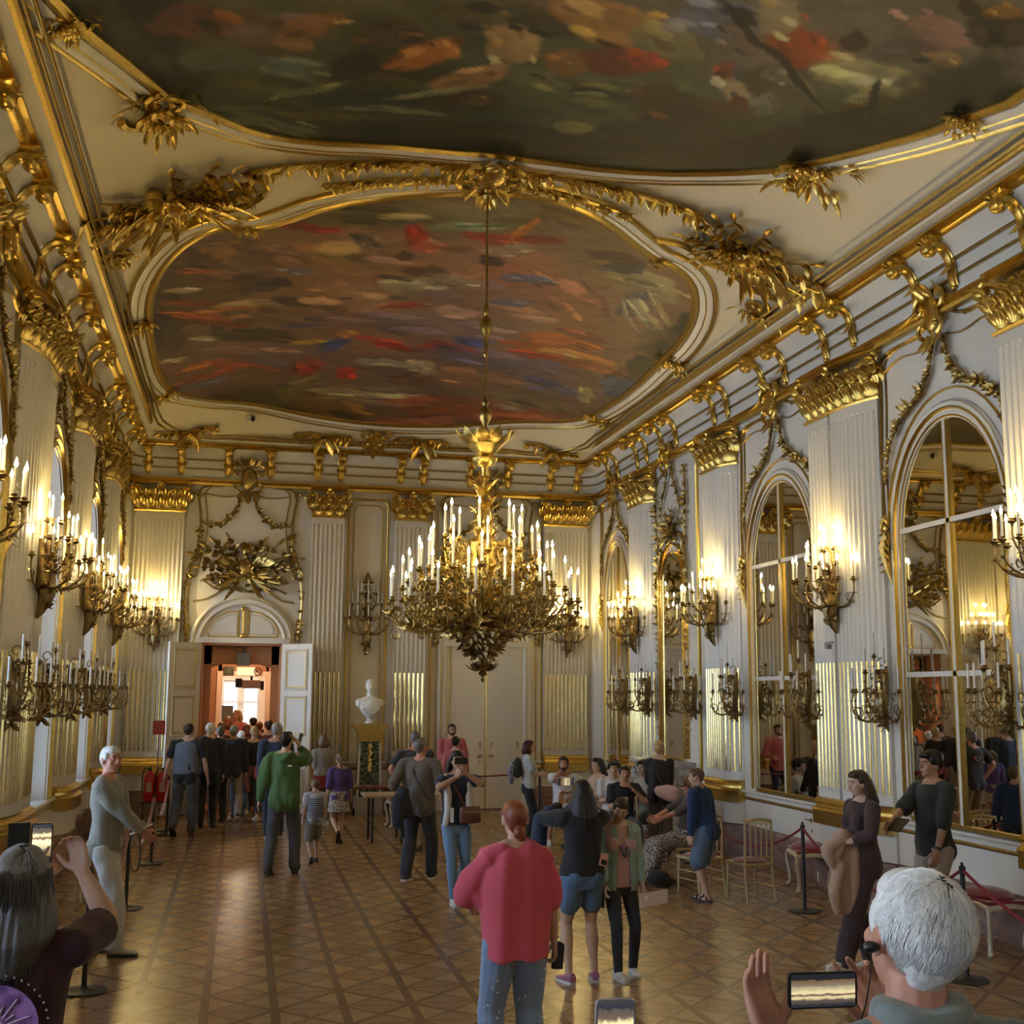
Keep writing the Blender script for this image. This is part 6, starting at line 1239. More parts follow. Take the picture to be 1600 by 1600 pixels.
    if ho.get('beard'):
        T=MB(); hell(T,(0,.052,-.066),(.046,.040,.036)); 
        for sg in(-1,1): limb(T,[HP(sg*.066,.02,-.01),HP(sg*.056,.045,-.05),HP(0,.075,-.085)],[.013*q,.016*q,.020*q])
        mesh_child(remesh(T,.007,1),'beard',hairm(hcol),root)
    if ho.get('glasses'):
        T=MB()
        for sg in(-1,1):
            T.tube([HP(sg*.034+.025*math.cos(a),.105,.012+.019*math.sin(a)) for a in [k*PI/5 for k in range(10)]],.0016*q,4,closed=True); T.tube([HP(sg*.059,.103,.016),HP(sg*.080,.0,.016)],.0018*q,4)
        T.tube([HP(-.010,.107,.014),HP(.010,.107,.014)],.0016*q,4); T.build('glasses',BLACKP if ho['glasses']==1 else mat('metal_rim',(.5,.5,.5),.3,1),root)
    if extra: extra(ctx)
    return ctx
def phone(label,M,screen,case=BLACKP,w=.074,hgt=.152,pro=True):
    """M: matrix; local x = width, z = height, screen faces local -Y"""
    root=thing('phone',label,'phone'); root.matrix_world=M
    mb=MB(); o=[(x*(w/2-.010)+.010*math.cos(a),z*(hgt/2-.010)+.010*math.sin(a)) for x,z,a0 in((1,1,0),(-1,1,PI/2),(-1,-1,PI),(1,-1,3*PI/2)) for a in (a0,a0+PI/4,a0+PI/2)]; mb.prism(o,-.0045,.0045,1); mb.build('case',case,root)
    mb=MB(); mb.add([(-w/2+.004,-.0052,-hgt/2+.005),(w/2-.004,-.0052,-hgt/2+.005),(w/2-.004,-.0052,hgt/2-.005),(-w/2+.004,-.0052,hgt/2-.005)],[(0,1,2,3)]); mb.build('screen',screen,root,smooth=False)
    mb=MB(); mb.lathe([(.006,.0045),(.006,.008),(.004,.0082)],n=10); mb2=MB(lambda x,y,z:(x,z,y)); 
    for a,b in((-.02,.055),(-.02,.035)): mb2.lathe([(.008,0),(.008,.003),(.005,.0032)],(a,b,.0045),10)
    mb2.build('camera_lens',BLACK,root); return root
def screenm(name,bright,land=False):
    m=bpy.data.materials.new(name); m.use_nodes=True; t=m.node_tree; N=t.nodes; L=t.links; b=N['Principled BSDF']; b.inputs['Base Color'].default_value=(.01,.01,.012,1); b.inputs['Roughness'].default_value=.15
    tc=N.new('ShaderNodeTexCoord'); sp=N.new('ShaderNodeSeparateXYZ'); L.new(tc.outputs['Generated'],sp.inputs[0]); r=N.new('ShaderNodeValToRGB'); e=r.color_ramp.elements; r.color_ramp.interpolation='EASE'
    e[0].position=0; e[0].color=(.01,.01,.012,1); e[1].position=1; e[1].color=(.02,.02,.025,1)
    for p,c in((.17,(.01,.01,.012,1)),(.19,(.12,.07,.03,1)),(.36,(.16,.12,.09,1)),(.40,(.30,.25,.14,1)),(.58,(.55,.45,.25,1)),(.64,(.10,.06,.04,1)),(.72,(.5,.42,.22,1)),(.80,(.07,.05,.04,1)),(.90,(.05,.04,.035,1)),(.92,(.015,.015,.02,1))):
        q=e.new(p); q.color=c
    n=N.new('ShaderNodeTexNoise'); n.inputs['Scale'].default_value=9; L.new(tc.outputs['Generated'],n.inputs['Vector']); a=N.new('ShaderNodeMath'); a.operation='MULTIPLY_ADD'; L.new(n.outputs[0],a.inputs[0]); a.inputs[1].default_value=.12; L.new(sp.outputs[0 if land else 2],a.inputs[2]); s_=N.new('ShaderNodeMath'); s_.operation='SUBTRACT'; L.new(a.outputs[0],s_.inputs[0]); s_.inputs[1].default_value=.06; L.new(s_.outputs[0],r.inputs[0])
    L.new(r.outputs[0],b.inputs['Emission Color']); b.inputs['Emission Strength'].default_value=bright; return m
def strap(ctx,side,m,r=.012,name='strap',lo=-.02,f=1):
    s=ctx['s']; T=MB(); tp=ctx['tp']
    P=[tp(side*.09*s,.0,.56*s),tp(side*.05*s,-.135*s*f,.42*s),tp(-side*.04*s,-.15*s*f,.25*s),tp(-side*.16*s,-.10*s*f,.06*s+lo*s),tp(-side*.2*s,.02*s,lo*s)]; T.tube(smoothp([tuple(p) for p in P]),r,6,asp=.35); return T.build(name,m,ctx['root'])

J=(.035,.06,.13); LJ=(.13,.22,.36); NAVY=(.012,.018,.038); BLK=(.010,.010,.013)
def shell(c,name,m,g,z0,z1,fold=.006,extra=None):
    T=MB(); c['torso'](T,g*c['s'],z0,z1)
    if extra: extra(T)
    me=remesh(T,c['vox'],2); folds(me,fold*c['s'],14,len(name)); return mesh_child(me,name,m,c['root'])
def at_hand(c,i,off=(0,0,0)):
    return c['root'].matrix_basis@(Vector(c['arm'][i][2])+Vector(off))
R0=PI
def wmat(loc,rz=0,rx=0,ry=0): return Matrix.Translation(loc)@Matrix.Rotation(rz,4,'Z')@Matrix.Rotation(rx,4,'X')@Matrix.Rotation(ry,4,'Y')
# ---- queue at the open door
def vest(c): shell(c,'waistcoat',cloth('grey_vest',(.11,.135,.19)),.030,.02,.53)
person('person in grey waistcoat and black short sleeves walking toward the door, back turned',(-.84,21.1),1.84,-.12,top=(BLK,'short',.86,{'g':.018}),bottom=('pants',(.075,.085,.105),{'wide':.012}),shoes='brown',fat=1.18,hair=('short','dbrown'),lean=.08,fl=(-.15,-.12,.08,.7),fr=(.10,.12),hl=(-.34,.02,.88),hr=(.34,.06,.84),extra=vest)
person('person with white hair and navy jacket in the queue, behind the grey waistcoat',(-.50,22.3),1.82,.1,top=(NAVY,'long',.72,{'g':.03,'collar':1}),bottom=('pants',(.02,.02,.025)),hair=('short','white'),fat=1.08)
person('bald person in dark blue jacket in the queue, right of the white-haired one',(-.34,23.15),1.74,.2,top=((.015,.022,.05),'long',.8,{'g':.025}),bottom=('pants',BLK),hair=('ring','dgrey'),skn='red')
person('person with grey hair, navy hooded jacket and pale trousers, seen from behind',(-.10,23.2),1.75,-.05,top=((.014,.022,.05),'long',.86,{'g':.028,'hood':1}),bottom=('pants',(.36,.32,.33),{'wide':.008}),shoes='darkw',hair=('short','grey'),fl=(-.12,.06),fr=(.13,-.15,.06,.5))
person('person with short white hair and beige top in the doorway',(.04,24.05),1.62,.2,sex='f',top=((.28,.24,.2),'long',.8),bottom=('pants',(.05,.05,.06)),hair=('short','white'))
def pinkw(c):
    s=c['s']; T=MB(); c['torso'](T,.028*s,-.10,.10); P0=c['P0']
    for sg in(-1,1): limb(T,[P0+Vector((sg*.12*s,-.08*s,.05*s)),P0+Vector((sg*.16*s,-.10*s,-.15*s)),P0+Vector((sg*.10*s,-.12*s,-.36*s))],[.06*s,.075*s,.04*s])
    me=remesh(T,c['vox'],2); folds(me,.012*s,15,3); mesh_child(me,'tied_sweater',cloth('mauve_knit',(.34,.15,.24)),c['root'])
person('person with blond updo, black t-shirt and mauve sweater tied round the waist',(.28,23.4),1.72,.15,sex='f',top=(BLK,'short',.95),bottom=('pants',(.09,.15,.23),{'ll':.8}),shoes='white',hair=('updo','blond'),hl=(-.26,.1,1.0),extra=pinkw,fl=(-.12,-.15,.09,.7))
c=None
def bagpack(label,loc,rz,col,sz=(.15,.09,.2)):
    root=thing('backpack',label,'bag',loc,rz); T=MB(); T.ell((0,0,0),sz,14,9); T.ell((0,-sz[1]*.6,-sz[2]*.3),(sz[0]*.75,sz[1]*.6,sz[2]*.5),12,8); T.ell((0,0,-sz[2]*.5),(sz[0],sz[1],sz[2]*.5),12,8); me=remesh(T,.009,2); folds(me,.006,20,4); mesh_child(me,'pack',cloth('pack_%d'%int(col[0]*1000),col),root)
    T=MB()
    for sg in(-1,1): T.tube(smoothp([(sg*sz[0]*.5,sz[1]*.6,sz[2]*.8),(sg*sz[0]*.6,sz[1]+.05,sz[2]*.9),(sg*sz[0]*.7,sz[1]+.02,-sz[2]*.2),(sg*sz[0]*.7,sz[1]*.5,-sz[2]*.7)]),.010,5,asp=.5)
    T.build('shoulder_strap',BLACKP,root); return root
bagpack('pink backpack held low in the queue, beside the mauve sweater',(.42,23.15,.92),.2,(.62,.16,.24),(.13,.09,.19))
person('person with grey hair in a dark blue jacket, tall, behind the green jacket',(.60,20.5),1.86,.12,top=((.018,.035,.085),'long',.80,{'g':.03,'collar':1}),bottom=('pants',(.02,.03,.055)),shoes='darkw',hair=('short','grey',{'glasses':1}),head=(-.45,0,0),fl=(-.1,-.08),fr=(.12,.14))
def logo(c):
    T=MB(); tp=c['tp']; s=c['s']
    for k in range(3): T.tube([tp((.075+.0)*s+.02*s*(1.2-.35*k)*math.cos(a)-.0,-.152*s,.395*s+.016*s*(1.2-.35*k)*math.sin(a)) for a in [PI*j/5 for j in range(6)]],.0028*s,4)
    T.build('jacket_logo',mat('logo_white',(.8,.8,.8),.6),c['root'])
gc=person('person in green hooded jacket and grey trousers, black hair, talking on a phone',(.61,16.45),1.84,-.15,skn='asian',top=((.055,.12,.035),'long',.80,{'g':.040,'hood':1,'fold':.018}),bottom=('pants',(.060,.065,.085),{'wide':.012,'fold':.009}),shoes='dark',hair=('short','black'),hr=(.16,.12,1.56),er=(.45,.6,-1.2),head=(-.25,0,0),fl=(-.16,-.10,.02,.15),fr=(.15,.12),hl=(-.33,.05,.82),extra=logo)
p_=at_hand(gc,1,(.0,.03,.10)); phone('black phone held to the ear by the person in the green jacket',wmat(p_,.9,.1,.3),screenm('screen_off',.05))
person('child in navy and white striped t-shirt and grey shorts, behind the green jacket',(1.05,17.45),1.12,.2,skn='fair',top=((.5,.5,.52),'short',.86,{'mat':None}) if False else ((.42,.44,.50),'short',.86,{'g':.018}),bottom=('shorts',(.20,.20,.15),{'len':.95,'g':.02}),shoes='dark',hair=('short','brown'),fl=(-.1,-.2,.03,.5),fr=(.1,.15),extra=lambda c:stripes(c)) if False else None
def stripes(c):
    T=MB(); s=c['s']
    for k in range(11):
        z=(-.06+.048*k)*s; a=np.interp(z/s,[-.02,.17,.37,.45],[.167,.147,.152,.162])*s+.030*s; b=np.interp(z/s,[-.02,.17,.37,.45],[.118,.102,.110,.108])*s+.030*s
        T.tube([c['tp'](a*math.cos(t),b*math.sin(t),z) for t in [2*PI*j/20 for j in range(20)]],.009*s,5,closed=True)
    T.build('navy_stripes',cloth('stripe_navy',(.02,.03,.08)),c['root'])
person('child in navy and white striped t-shirt and grey shorts, half hidden by the green jacket',(1.08,17.5),1.14,.2,top=((.50,.51,.56),'short',.84,{'g':.016,'fold':.004}),bottom=('shorts',(.20,.20,.15),{'len':.95,'g':.018}),shoes='dark',hair=('short','brown'),fl=(-.1,-.2,.04,.5),fr=(.1,.15),extra=stripes)
def redw(c):
    s=c['s']; T=MB(); c['torso'](T,.034*s,-.22,.04); me=remesh(T,c['vox'],2); folds(me,.01,15,3); mesh_child(me,'tied_jacket',cloth('crimson_jacket',(.19,.008,.015)),c['root'])
person('person with brown bob, grey top, crimson jacket round the waist and jeans by the door',(1.50,22.3),1.60,.25,sex='f',top=((.25,.235,.225),'long',.92),bottom=('pants',(.14,.20,.25)),shoes='white',hair=('bob','brown'),hl=(-.05,.22,1.2),hr=(.08,.24,1.15),head=(.35,0,0),extra=redw)
def leop(nm,a,b,sc): return mat(nm,a,.85,noise=(sc,b,.03))
person('girl with braided hair, purple t-shirt and spotted skirt, walking away',(1.58,19.5),1.40,.15,sex='f',top=((.075,.045,.20),'elbow',.86,{'g':.02}),bottom=('skirt',(.4,.36,.32),{'mat':leop('spotted_cloth',(.55,.50,.44),(.05,.04,.04),70),'len':.30}),shoes='dark',hair=('ponytail','brown'),head=(-.1,.25,0),fl=(-.05,-.2,.16,1.0),fr=(.06,.10))
for x,y,h,f_,hc,tc,ds,sx in((-.74,24.6,1.76,.1,'dbrown',(.10,.02,.02),'with dark hair in a dark red top at the left door jamb','m'),(-.36,25.6,1.75,0,'brown',(.08,.05,.04),'with dark hair and brown top in the passage','m'),(.14,25.2,1.72,.2,'auburn',(.20,.08,.05),'with auburn hair in the middle of the passage','f'),(.40,26.4,1.74,-.2,'brown',(.06,.05,.05),'with brown hair at the right of the passage','m'),(.58,25.1,1.80,.1,'dbrown',(.16,.05,.04),'with dark hair and rust top at the right jamb','m'),(-.06,29.2,1.95,PI-.4,'blond',(.60,.16,.22),'in a pink top far beyond the passage','f'),(-.25,27.3,1.82,.3,'brown',(.30,.14,.09),'in an orange-brown top deep in the passage','f'),(.30,28.0,1.8,.3,'black',(.05,.05,.06),'in black deep in the passage','m'),(.72,23.9,1.72,.3,'brown',(.25,.2,.17),'with brown hair and beige top just behind the dark blue jacket','f')):
    person('person '+ds,(max(x,-.58),y),h,f_,sex=sx,top=(tc,'long',.8),bottom=('pants',(.03,.03,.04)),hair=('short',hc) if sx=='m' else ('bob',hc),vox=.016)
# ---- visitors in front of the closed door
def teeprint(c):
    T=MB(); tp=c['tp']; s=c['s']
    for x0,x1,m_ in((-.0,.04,0),(.045,.085,1)):
        T.m=m_; T.add([tp(x0*s,-.142*s,.375*s),tp(x1*s,-.142*s,.375*s),tp(x1*s,-.142*s,.415*s),tp(x0*s,-.142*s,.415*s)],[(0,1,2,3)])
    T.m=0; T.tube([tp(-.045*s,-.143*s,.38*s),tp(-.03*s,-.143*s,.41*s),tp(-.015*s,-.143*s,.38*s)],.004*s,4); T.tube([tp(-.01*s,-.143*s,.35*s),tp(.05*s,-.143*s,.35*s)],.004*s,4)
    T.build('shirt_print',[mat('logo_white',(.8,.8,.8),.6),mat('print_red',(.5,.02,.03),.6)],c['root'],smooth=False)
person('person in black t-shirt with white and red print on the back, hand on hip',(2.63,18.5),1.78,-.1,skn='red',top=((.028,.028,.032),'short',.84,{'g':.022}),bottom=('pants',(.20,.14,.08)),shoes='dark',hair=('short','dgrey'),fat=1.12,hl=(-.22,-.02,1.0),el=(-1,-.3,0),extra=teeprint)
def olive_x(c): strap(c,-1,BLACKP,.013,'shoulder_strap')
oc=person('stout person in taupe t-shirt with dark jacket over the arm, looking right',(2.30,15.7),1.78,-.45,skn='red',top=((.115,.095,.080),'elbow',.82,{'g':.030,'fold':.015}),bottom=('pants',(.022,.028,.045),{'wide':.02}),shoes='darkw',hair=('short','dgrey'),fat=1.16,head=(-.35,0,0),hl=(-.26,.06,1.02),el=(-.6,-1,0),hr=(.24,.2,1.05),fl=(-.14,-.1),fr=(.13,.14),extra=olive_x)
T=MB(); 
for a,b,r in(((2.0,15.45,1.05),(1.98,15.4,.72),.10),((2.05,15.5,1.12),(2.14,15.42,.80),.09),((1.98,15.42,.9),(2.06,15.38,.58),.06)): limb(T,[a,b],[r,r*.7])
me=remesh(T,.012,2); folds(me,.02,18,5); o=bpy.data.objects.new('jacket',me); C.objects.link(o); me.name='jacket'; me.materials.append(cloth('navy_jacket',(.010,.013,.026))); tag(o,'dark navy jacket hanging over the arm of the person in taupe','jacket')
def lanyard(c): strap(c,1,mat('lanyard_pink',(.5,.06,.12),.6),.006,'lanyard',f=-1)
person('bearded person with glasses and pink jacket at the closed door',(4.0,23.2),1.78,PI,top=((.50,.13,.15),'long',.84,{'g':.028}),bottom=('pants',NAVY),hair=('short','dbrown',{'beard':1,'glasses':1}),hl=(-.2,.2,1.1),hr=(.1,.22,1.12),extra=lanyard)
person('person with dark bun and pink top standing before the bearded one',(3.78,21.5),1.60,-.4,sex='f',top=((.45,.12,.14),'long',.9),bottom=('pants',BLK),hair=('bun','black',{'z':.03}))
def sweaterjeans(c):
    s=c['s']; tp=c['tp']; T=MB()
    for sg in(-1,1): limb(T,[tp(sg*.07*s,-.08*s,.53*s),tp(sg*.15*s,.02*s,.51*s),tp(sg*.125*s,.115*s,.36*s),tp(sg*.13*s,.14*s,.12*s),tp(sg*.15*s,.13*s,-.02*s)],[.035*s,.042*s,.042*s,.045*s,.040*s])
    limb(T,[tp(-.1*s,-.1*s,.5*s),tp(.1*s,-.1*s,.5*s)],[.05*s,.05*s]); me=remesh(T,.010,2); folds(me,.008,16,2); mesh_child(me,'draped_cardigan',cloth('ivory_knit',(.66,.64,.60)),c['root'])
    strap(c,1,mat('brown_strap',(.16,.045,.03),.5),.016,'bag_strap',f=-1)
jc=person('person in jeans, navy top and draped ivory cardigan, photographing with a phone',(2.47,13.95),1.70,PI+.05,sex='f',skn='tan',top=((.014,.020,.045),'short',.90,{'g':.014,'sl':.5}),bottom=('pants',(.14,.25,.42),{'g':.006,'fold':.004}),shoes='white',hair=('long','black',{'l':.34}),hl=(-.045,.26,1.50),hr=(.06,.27,1.46),el=(-1,.2,-.6),er=(1,.2,-.6),vox=.010,curl=.75,pl=(.6,-.6,0),pr_=(-.6,-.6,0),fdl=(.25,.25,1),fdr=(-.35,.2,1),fl=(-.07,.0),fr=(.05,.14,0,0,.0),extra=sweaterjeans)
phone('black phone held up before the face of the person in jeans',wmat((2.47,13.66,1.60),0,0,PI/2)@Matrix.Rotation(PI,4,'Z'),screenm('screen_off',.05))
root=thing('crossbody_bag','brown leather crossbody bag at the hip of the person in jeans','bag',(2.60,13.76,1.00),.1); mb=MB(); loft(mb,[((0,0,-.10),.11,.03),((0,0,-.09),.125,.04),((0,0,.0),.13,.045),((0,0,.07),.12,.035),((0,0,.085),.11,.02)],16); mb.build('pouch',mat('brown_leather',(.13,.045,.03),.45),root); mb=MB(); mb.box(-.11,.11,-.047,-.042,.02,.03); mb.build('zip',GOLDD,root)
root=thing('museum_leaflet','white folded leaflet hanging at the front of the person in jeans','paper',(2.39,13.76,1.0),0); mb=MB(); mb.box(-.02,.02,-.002,.002,-.09,.07); mb.build('leaflet',mat('paper_white',(.8,.8,.78),.6),root,smooth=False)
bc=person('person with plum bob, pale t-shirt and dark trousers holding a phone over the stanchion',(4.66,19.6),1.60,-PI/2-.15,sex='f',top=((.46,.50,.52),'short',.90,{'g':.018}),bottom=('pants',(.012,.017,.035),{'ll':.86}),shoes='dark',hair=('bob','plum'),hl=(.02,.34,1.14),hr=(.06,.36,1.12),fl=(-.12,.0),fr=(.1,.0))
bagpack('small black backpack on the back of the person with the plum bob',(4.49,19.62,1.16),-PI/2,(.012,.013,.018),(.12,.08,.17))
mb=MB(); limb(mb,[(4.40,19.6,1.25),(4.36,19.58,1.1),(4.38,19.58,.92)],[.03,.05,.035]); me=remesh(mb,.01,1); folds(me,.012,25,5); o=bpy.data.objects.new('scarf',me); me.name='scarf'; C.objects.link(o); me.materials.append(leop('blue_pattern',(.06,.09,.2),(.4,.45,.5),40)); tag(o,'blue and white scarf tied to the small black backpack','scarf')
p_=at_hand(bc,1,(-.02,.10,.02)); phone('phone in the hands of the person with the plum bob',wmat(p_,-PI/2,-.9),screenm('screen_off',.05))
# ---- seated row
SEAT=.46
person('bearded person in white t-shirt and dark shorts, seated beside the far stanchion',(5.19,19.25),1.80,PI-.35,sit=SEAT,skn='tan',top=((.62,.62,.66),'short',.9),bottom=('shorts',(.03,.04,.07),{'len':1.0}),shoes='white',hair=('short','dbrown',{'beard':1}),hl=(-.30,.30,.72),hr=(.02,.20,1.12),er=(1,.6,-1),fl=(-.28,.50),fr=(.2,.42),lean=.25)
person('long haired person in beige top, seated in profile facing left',(5.6,18.7),1.74,PI/2+.3,sit=SEAT,sex='f',skn='asian',top=((.55,.38,.30),'long',.9),bottom=('pants',(.1,.1,.12)),hair=('long','black',{'l':.16}),fl=(-.1,.45),fr=(.12,.45),hl=(-.1,.35,.75),hr=(.1,.35,.75))
person('young person with black fringe and white t-shirt, seated and smiling upward',(5.65,18.05),1.74,PI-.2,sit=SEAT,skn='asian',top=((.66,.66,.70),'short',.9,{'g':.03}),bottom=('pants',(.12,.12,.13)),hair=('fluffy','black'),fl=(-.15,.45),fr=(.15,.45),hl=(-.08,.3,.80),hr=(.1,.3,.80),lean=.12,head=(-.1,.1,0))
person('young person with buzz cut and black t-shirt, seated with a phone in hand',(5.5,17.15),1.72,PI-.1,sit=SEAT,skn='tan',top=(BLK,'short',.9),bottom=('pants',(.05,.05,.06)),hair=('short','dbrown'),fl=(-.15,.45),fr=(.15,.45),hl=(-.12,.34,1.0),el=(-1,-.2,-1),hr=(.10,.33,.85),lean=.22)
person('person with thick black hair and cream shirt, seated behind the buzz cut one',(6.1,17.95),1.74,PI-.9,sit=SEAT,skn='asian',top=((.5,.5,.42),'long',.9),bottom=('pants',(.1,.1,.12)),hair=('fluffy','black'),fl=(-.15,.45),fr=(.15,.45),hl=(-.1,.3,.8),hr=(.1,.3,.8))
def slingbag(c): strap(c,-1,mat('bag_strap_black',(.02,.02,.022),.5),.012,'bag_strap')
person('person with blond bun and black top carrying a pale pink sling bag',(6.1,17.25),1.68,-.55,sex='f',top=(BLK,'long',.88,{'g':.022}),bottom=('pants',(.09,.07,.065),{'wide':.02}),shoes='dark',hair=('bun','blond',{'z':.0}),hl=(-.1,.25,1.0),hr=(.12,.25,.95),extra=slingbag)
root=thing('sling_bag','pale pink sling bag on the hip of the person with the blond bun','bag',(6.13,17.02,.93),-.5); T=MB(); T.ell((0,0,0),(.19,.07,.10),14,8,Matrix.Rotation(.35,4,'Y')); T.ell((.02,0,.05),(.16,.05,.08),12,8); me=remesh(T,.01,2); folds(me,.008,16,3); mesh_child(me,'pouch',cloth('blush_cloth',(.66,.42,.36)),root)
person('seated person leaning back to look at the ceiling, brown top and patterned skirt',(5.66,15.02),1.70,PI/2+.05,sit=SEAT,sex='f',skn='red',top=((.06,.045,.045),'elbow',.9,{'g':.02}),bottom=('longskirt_sit',(.3,.28,.25),{'mat':leop('patterned_skirt',(.42,.38,.33),(.03,.025,.025),60)}),shoes='sandal',hair=('short','brown'),lean=-.22,head=(0,.75,0),hl=(-.10,.42,.80),hr=(.12,.45,.78),fl=(-.1,.55),fr=(.12,.62))
T=MB(); T.ell((5.15,14.62,.10),(.16,.10,.10),12,8); T.ell((5.2,14.65,.06),(.2,.13,.06),12,8); me=remesh(T,.01,2); folds(me,.01,18,3); o=bpy.data.objects.new('handbag',me); me.name='handbag'; C.objects.link(o); me.materials.append(cloth('bag_black',(.012,.012,.014))); tag(o,'black handbag lying on the parquet at the feet of the woman leaning back','bag')
root=thing('water_bottle','clear reddish bottle in a black backpack beside the seated woman','bottle',(6.05,15.98,.50)); mb=MB(); mb.lathe([(.03,0),(.035,.02),(.035,.16),(.015,.20),(.015,.23)],n=12); mb.build('bottle',mat('bottle_red',(.4,.12,.12),.2),root)
bagpack('black backpack standing on the floor by the mirror wall behind the seated woman',(6.1,16.1,.30),1.2,(.013,.013,.016),(.17,.11,.27))
person('boy in blue sweater and denim shorts leaning forward on a chair, seen from behind',(5.36,13.5),1.52,.72,skn='fair',top=((.010,.035,.115),'long',.84,{'g':.028,'fold':.012}),bottom=('shorts',(.10,.16,.25),{'len':.98,'g':.026}),shoes='sandal',hair=('short','brown',{'fold':.003}),lean=.22,hl=(-.26,.12,.78),hr=(.30,.06,.86),fl=(-.06,-.02),fr=(.08,.10),head=(.35,.12,0),vox=.010)
# ---- middle foreground
def redhair_x(c):
    s=c['s']; T=MB(); tp=c['tp']
    R=[(.555,.075,.07),(.54,.125,.10),(.50,.185,.125),(.42,.215,.145),(.32,.235,.15),(.20,.230,.15),(.08,.212,.155),(-.04,.202,.165),(-.115,.195,.17)]
    T.f=c['TF'](0); loft(T,[((0,-.0,z*s),a*s,b*s) for z,a,b in R],24); T.f=None
    for i,(S_,E,W) in enumerate(c['arm']): limb(T,[S_+Vector((0,0,-.03*s)),S_.lerp(E,.6),S_.lerp(E,.98)],[.056*s,.082*s,.070*s],14); limb(T,[tp((-1,1)[i]*.14*s,0,.18*s),S_.lerp(E,.75)],[.075*s,.070*s],12)
    for k_ in(0,1):
        for y_ in(-.022,.02): limb(T,[c['arm'][k_][0]+Vector((0,y_*s,-.015)),tp((-1,1)[k_]*.085*s,y_*1.3*s-.01*s,.535*s)],[.068*s,.052*s],10)
    me=remesh(T,.008,12); folds(me,.022*s,13,3,(1.3,1.3,.14)); mesh_child(me,'batwing_top',cloth('coral_knit',(.60,.085,.13),sc=90),c['root'])
def starj(c):
    T=MB(); R=random.Random(5); s=c['s']; vv=[v for o_ in c['root'].children if o_.name.startswith('trousers') for v in o_.data.vertices if v.normal.y<-.35 and v.co.z<.85]
    for k in range(40): v=R.choice(vv); T.ell(v.co+v.normal*.002,.0065,5,4)
    for k in range(0):
        leg=c['leg'][k%2]; t=R.random(); P=leg[0].lerp(leg[1],t*1.0) if R.random()<.5 else leg[1].lerp(leg[2],t*.9); a=R.uniform(-PI,0); r=(.100-.03*t)*s if P.z>leg[1].z else .074*s
        T.ell(P+Vector((r*1.06*math.cos(a),r*1.12*math.sin(a),0)),.0062,5,4)
    T.build('pearl_studs',mat('pearl',(.75,.75,.75),.3),c['root']); redhair_x(c)
rc=person('red-haired person in loose coral batwing top and studded pale jeans, back to the camera',(1.66,7.30),1.71,.02,sex='f',skn='fair',fat=1.12,top=None,bottom=('pants',(.23,.32,.50),{'g':.018,'fold':.007,'wide':.010}),shoes='white',hair=('bun','auburn',{'z':-.06,'fold':.004}),hl=(-.22,.28,1.08),el=(-.9,-.6,-.9),hr=(.27,.04,.82),er=(1,-.6,0),vox=.008,curl=1.0,fl=(-.13,0),fr=(.13,.02),extra=starj)
root=thing('wallet','black leather wallet in the right hand of the red-haired person','wallet',(1.94,7.35,.79),.3); mb=MB(); mb.prism([(-.035,-.08),(.025,-.085),(.04,.055),(.015,.075),(-.03,.07)],-.015,.02,1); mb.build('wallet_leather',mat('black_leather',(.012,.012,.013),.35,bump=(30,.5,.006)),root); mb=MB(); mb.box(-.025,.03,.021,.024,-.07,-.05); mb.build('wallet_seam',BLACK,root)
def shorts_x(c):
    s=c['s']; T=MB(); S_,E,W=c['arm'][0]; 
    limb(T,[E+Vector((0,0,-.02)),E+Vector((-.03,-.02,-.25*s)),E+Vector((-.02,-.03,-.52*s))],[.075*s,.085*s,.045*s]); limb(T,[S_.lerp(E,.6),E,E.lerp(W,.45)],[.06*s,.075*s,.065*s]); me=remesh(T,.010,2); folds(me,.016,16,7); mesh_child(me,'draped_jacket',cloth('navy_denim',(.012,.022,.052)),c['root'])
    T=MB(); tp=c['tp']; T.box(-.0,.0,0,0,0,0); T=MB(); T.tube([tp(.165*s,.02*s,-.0),tp(.19*s,.0,-.12*s),tp(.19*s,.0,-.30*s)],.028*s,6,asp=.5); T.build('hip_pouch',BLACK,c['root'])
sc_=person('person with long black hair, black sweater and denim shorts holding up a phone',(2.85,9.98),1.64,.06,sex='f',skn='asian',fat=1.12,top=(BLK,'long',.92,{'g':.026,'fold':.007}),bottom=('shorts',(.085,.15,.25),{'len':.62,'g':.014,'fold':.004}),shoes=(mat('pink_grey_shoe',(.38,.14,.22),.5),SOLE),hair=('long','black',{'l':.27,'fold':.006}),hl=(-.12,.30,1.50),hr=(.03,.32,1.50),el=(-1,.0,-.5),er=(1,0,-.6),vox=.009,curl=.8,pl=(.5,-.7,0),pr_=(-.5,-.7,0),fdl=(.2,.3,1),fdr=(-.3,.3,1),fl=(-.13,0,0,0,-.25),fr=(.12,.03,0,0,.25),head=(0,.12,0),extra=shorts_x)
phone('phone in a clear glittering case held high by the person in denim shorts',wmat((2.80,10.35,1.60),0,.25,PI/2),screenm('screen_lilac',.8),case=mat('glitter_case',(.55,.48,.58),.15,.3,noise=(40,(.9,.85,.8),.1)))
root=thing('card','small orange and black card sticking from the back pocket of the denim shorts','card',(2.99,9.84,1.00),.1); mb=MB(lambda x,y,z:(x*math.cos(.25)+z*math.sin(.25),y,z*math.cos(.25)-x*math.sin(.25))); mb.box(-.035,.035,-.002,.002,-.05,.05); mb.build('card_face',mat('peach_card',(.70,.32,.22),.5),root,smooth=False); mb.v=[];mb.fc=[];mb.mi=[]; mb.box(-.02,.03,-.004,-.002,-.04,.0); mb.build('card_print',BLACKP,root,smooth=False)
